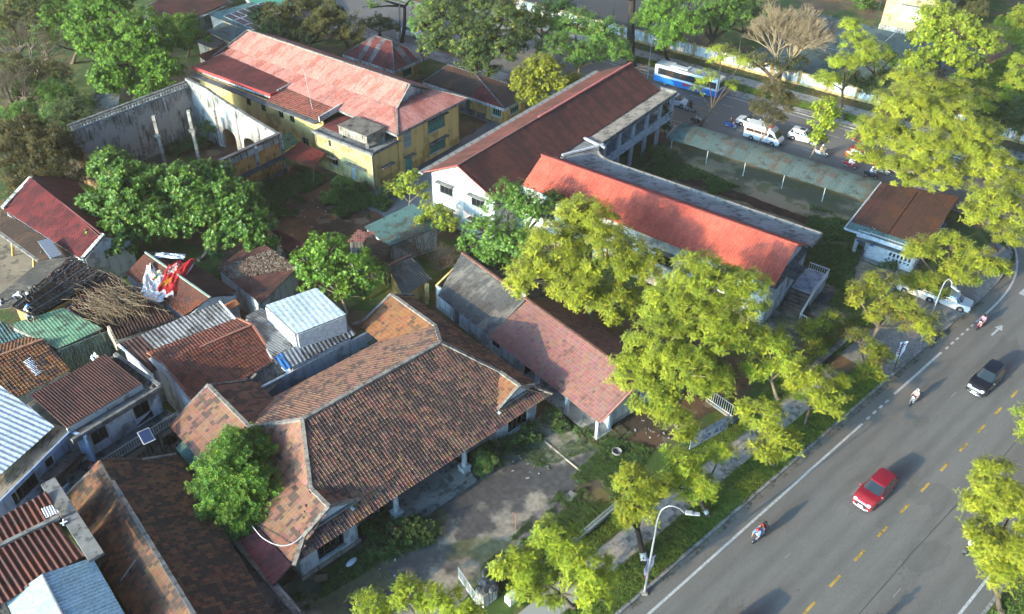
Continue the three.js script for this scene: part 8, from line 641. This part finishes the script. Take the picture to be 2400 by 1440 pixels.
{ // litter
  const items = []; const mt = [], cl = []; for (const [x, y, n, s] of [[690, 440, 24, 20], [660, 500, 14, 30], [1420, 1040, 30, 60], [1560, 1010, 40, 60], [1250, 1090, 24, 70], [860, 1330, 16, 40], [1700, 420, 20, 70], [1850, 690, 16, 40]]) for (let i = 0; i < n; i++) { items.push([x, y, s]); } const spots = [[-27.56,0,-96.26], [-27.78,0,-90.08], [8.37,0,-53.41], [13.74,0,-55.13], [2.1,0,-50.75], [-10.31,0,-40.19], [27.22,0,-101.1], [29.55,0,-76], [-22.73,0,-90.31], [-32.84,0,-98.2]]; for (const s of spots) for (let i = 0; i < 26; i++) { const P = V(s[0] + gauss() * 2.6, 0.16, s[2] + gauss() * 2.2); mt.push(new THREE.Matrix4().compose(P, new THREE.Quaternion().setFromEuler(new THREE.Euler(gauss() * 0.3, rnd() * 6, gauss() * 0.3)), V(rr(0.06, 0.3), 0.03, rr(0.05, 0.16)))); cl.push(lin(...pick([[0.6, 0.58, 0.54], [0.35, 0.28, 0.2], [0.5, 0.5, 0.5], [0.2, 0.16, 0.12], [0.3, 0.25, 0.2]]))); } const o = inst('litter', bx(1, 1, 1), MAT.tile, scene, mt, cl); o.userData = { kind: 'stuff', label: 'scattered scraps and litter on the ground', category: 'litter' }; }
{ // crumpled banners on the brown roof
  const crump = (label, q, c, s, amp = 0.35) => { const P = q.map(A3), pos = [], uv = [], idx = [], n = 26; for (let i = 0; i <= n; i++) for (let j = 0; j <= n; j++) { const a = i / n, b = j / n, e = 0.12 * Math.sin(a * 11 + s) * (b < 0.2 || b > 0.8 ? 1 : 0.4), p = P[0].clone().lerp(P[1], clamp(b + e * 0.5, -0.1, 1.1)).lerp(P[3].clone().lerp(P[2], b), clamp(a + 0.06 * Math.sin(b * 13 + s), -0.05, 1.05)); p.y += 0.16 + amp * Math.abs(fbm(a * 0.5 + s * 0.13, b * 0.5, 8, 4, s) - 0.35) * 1.6 * Math.min(1, 6 * Math.min(a, b, 1 - a, 1 - b) + 0.2); pos.push(p.x, p.y, p.z); uv.push(b, a); if (i && j) { const k = i * (n + 1) + j; idx.push(k - n - 2, k - n - 1, k - 1, k - 1, k - n - 1, k); } } return one('plastic_banner', label, 'banner', geo(pos, idx, uv), c, 'crumpled banners on the roof'); };
  const cv = (bg, f) => { const c = document.createElement('canvas'); c.width = c.height = 256; const x = c.getContext('2d'); x.fillStyle = bg; x.fillRect(0, 0, 256, 256); f(x); const t = new THREE.CanvasTexture(c); t.colorSpace = THREE.SRGBColorSpace; return t; };
  const red = cv('#c0201c', x => { x.fillStyle = '#f4e6da'; for (let i = 0; i < 4; i++) for (let j = 0; j < 3; j++) x.fillRect(30 + i * 26, 30 + j * 22, 18, 12); x.fillStyle = '#e08a1e'; x.fillRect(20, 140, 90, 60); x.fillStyle = '#f4e6da'; x.fillRect(0, 236, 256, 20); }), mixd = cv('#e4e6e6', x => { const cs = ['#c22a22', '#2f7d3c', '#d7d25a', '#d8742a', '#e4e6e6', '#f0f0ee']; for (let i = 0; i < 26; i++) { x.fillStyle = cs[i % 6]; x.fillRect((i * 67) % 150, (i * 41) % 110, 30, 14); } });
  crump('crumpled red banner with white and yellow print draped over the roof ridge', [[-34,4.6,-67.36], [-32.29,4.4,-66.73], [-31.63,5.2,-72.09], [-33.92,5.3,-71.1]], M([0.9, 0.9, 0.9], 0.5, { map: red }), 3, 0.5); crump('white plastic banner with small colour print bunched on the left slope', [[-35.83,4.1,-67.83], [-33.79,4.2,-66.94], [-33.67,4.8,-70.51], [-36.57,4.7,-72.17]], M([0.85, 0.85, 0.85], 0.5, { map: mixd }), 5, 0.6); crump('white plastic sheet with blue edge hanging off the eave', [[-35.34,4,-66.95], [-33.45,4,-66.54], [-33.02,4.3,-67.67], [-35.44,4.3,-68.27]], M([0.72, 0.75, 0.78], 0.5), 7, 0.5); crump('clear pale plastic strip lying past the ridge', [[-36.11,4.9,-72.81], [-32.98,4.8,-72.63], [-33.1,4.8,-73.54], [-36.11,4.9,-73.58]], M([0.55, 0.6, 0.64], 0.4), 9, 0.5); crump('white strip edging the red banner across the ridge', [[-32.89,4.3,-67.53], [-32.64,4.25,-67.47], [-31.7,4.8,-71.77], [-32.09,4.85,-71.98]], M([0.74, 0.75, 0.76], 0.5), 11, 0.3); crump('tattered plastic bags heaped behind the flat brown roof', [[-36.51,4.6,-57.43], [-35.12,4.6,-56.53], [-34.85,4.8,-57.09], [-36.21,4.8,-57.95]], M([0.6, 0.64, 0.62], 0.5, { map: mixd }), 13, 0.7); }
one('lane_flag', 'small red flag on the mossy house gable', 'flag', geo([...[-31.08,5.6,-44.29], ...[-30.81,6.2,-44.51], ...[-31.08,5.5,-44.47]], [0, 1, 2]), MAT.red);
{ const t = thing('utility_pole', 'thin concrete utility pole beside the dark tree at the top', 'pole'); part('pole', cyl([-20.33,0,-147.61], [-20.22,9,-149.91], 0.16, 0.12), MAT.concrete, t); part('crossarm', bar([-20.88,8.5,-149.2], [-19.49,8.5,-150.22], 0.1), MAT.concrete, t); }
for (const [l, p] of [['white planter box below the utility pole', [-20.48,0,-148.21]], ['second white planter box by the parked white car', [-19.97,0,-151.56]]]) one('planter', l, 'planter', bx(0.7, 1.1, 0.7).rotateY(0.6).translate(p[0], 0.65, p[2]), MAT.whiteclean);
{ const t = thing('ball_fence', 'tall dark green posts and mesh rails round the sports court', 'fence'), m = M([0.015, 0.05, 0.035], 0.7); const a = A3(FA(-53, -135)), pts = [FA(-100, -135), FA(-88, -135), FA(-76, -135), FA(-64, -135), FA(-52, -135)]; for (const p of pts) part('post', cyl(p, [p[0], 5, p[2]], 0.08), m, t); for (const [a2, b2] of [[[65.34,0,-160.75], [69,0,-157.68]], [[69,0,-157.68], [72.94,0,-153.68]]]) { part('post', cyl(a2, [a2[0], 5, a2[2]], 0.09), m, t); part('rail', bar([a2[0], 4.9, a2[2]], [b2[0], 4.9, b2[2]], 0.08), m, t); part('rail', bar([a2[0], 2.4, a2[2]], [b2[0], 2.4, b2[2]], 0.06), m, t); } }
{ const t = thing('utility_box', 'small orange-roofed box standing between the roofs', 'box'), c = A3([-26.75,3.4,-66.52]); part('case', bx(0.8, 1.1, 0.6).rotateY(0.7).translate(c.x, 3.4, c.z), MAT.whiteclean, t); part('lid', bx(1.3, 0.1, 1.1).rotateY(0.7).rotateZ(0.12).translate(c.x, 4.05, c.z), M([0.5, 0.17, 0.06], 0.8), t); part('stand', bar([c.x, 0, c.z], [c.x, 2.9, c.z], 0.4), MAT.concrete, t); }
{ const t = thing('water_drum', 'dark blue-green drum in the alley behind the white house', 'drum'), c = A3([-22.15,1.3,-42.54]); part('drum', cyl([c.x, 1.3, c.z], [c.x, 2.2, c.z], 0.35, 0.35, 14), M([0.03, 0.1, 0.12], 0.5), t); part('lid', cyl([c.x, 2.2, c.z], [c.x, 2.25, c.z], 0.37, 0.37, 14), MAT.black, t); }
corr(thing('green_lean_to', 'small green sheet lean-to between the mossy house and tiled house', 'shed'), [[-26.86,2.6,-49.29], [-24.31,2.6,-46.54], [-23.97,3.1,-47.53], [-26.14,3.1,-49.97]], [M([0.5, 0.78, 0.74], 0.75, { map: rep(tealTex, 5) })], { pitch: 0.24, amp: 0.025 });
scene.fog = new THREE.FogExp2(new THREE.Color(1, 0.9, 0.76), 0.00016);
// ---------- re-base every thing on its own foot ----------
for (const o of [...scene.children]) { if (!o.isGroup || !o.children.length) continue; const b = new THREE.Box3(); o.updateMatrixWorld(true); for (const c of o.children) { if (c.isInstancedMesh) continue; b.expandByObject(c); } if (b.isEmpty() || o.userData.placed) continue; const p = V((b.min.x + b.max.x) / 2, b.min.y, (b.min.z + b.max.z) / 2); o.position.copy(p); for (const c of o.children) c.position.sub(p); }
renderer.render(scene, camera);
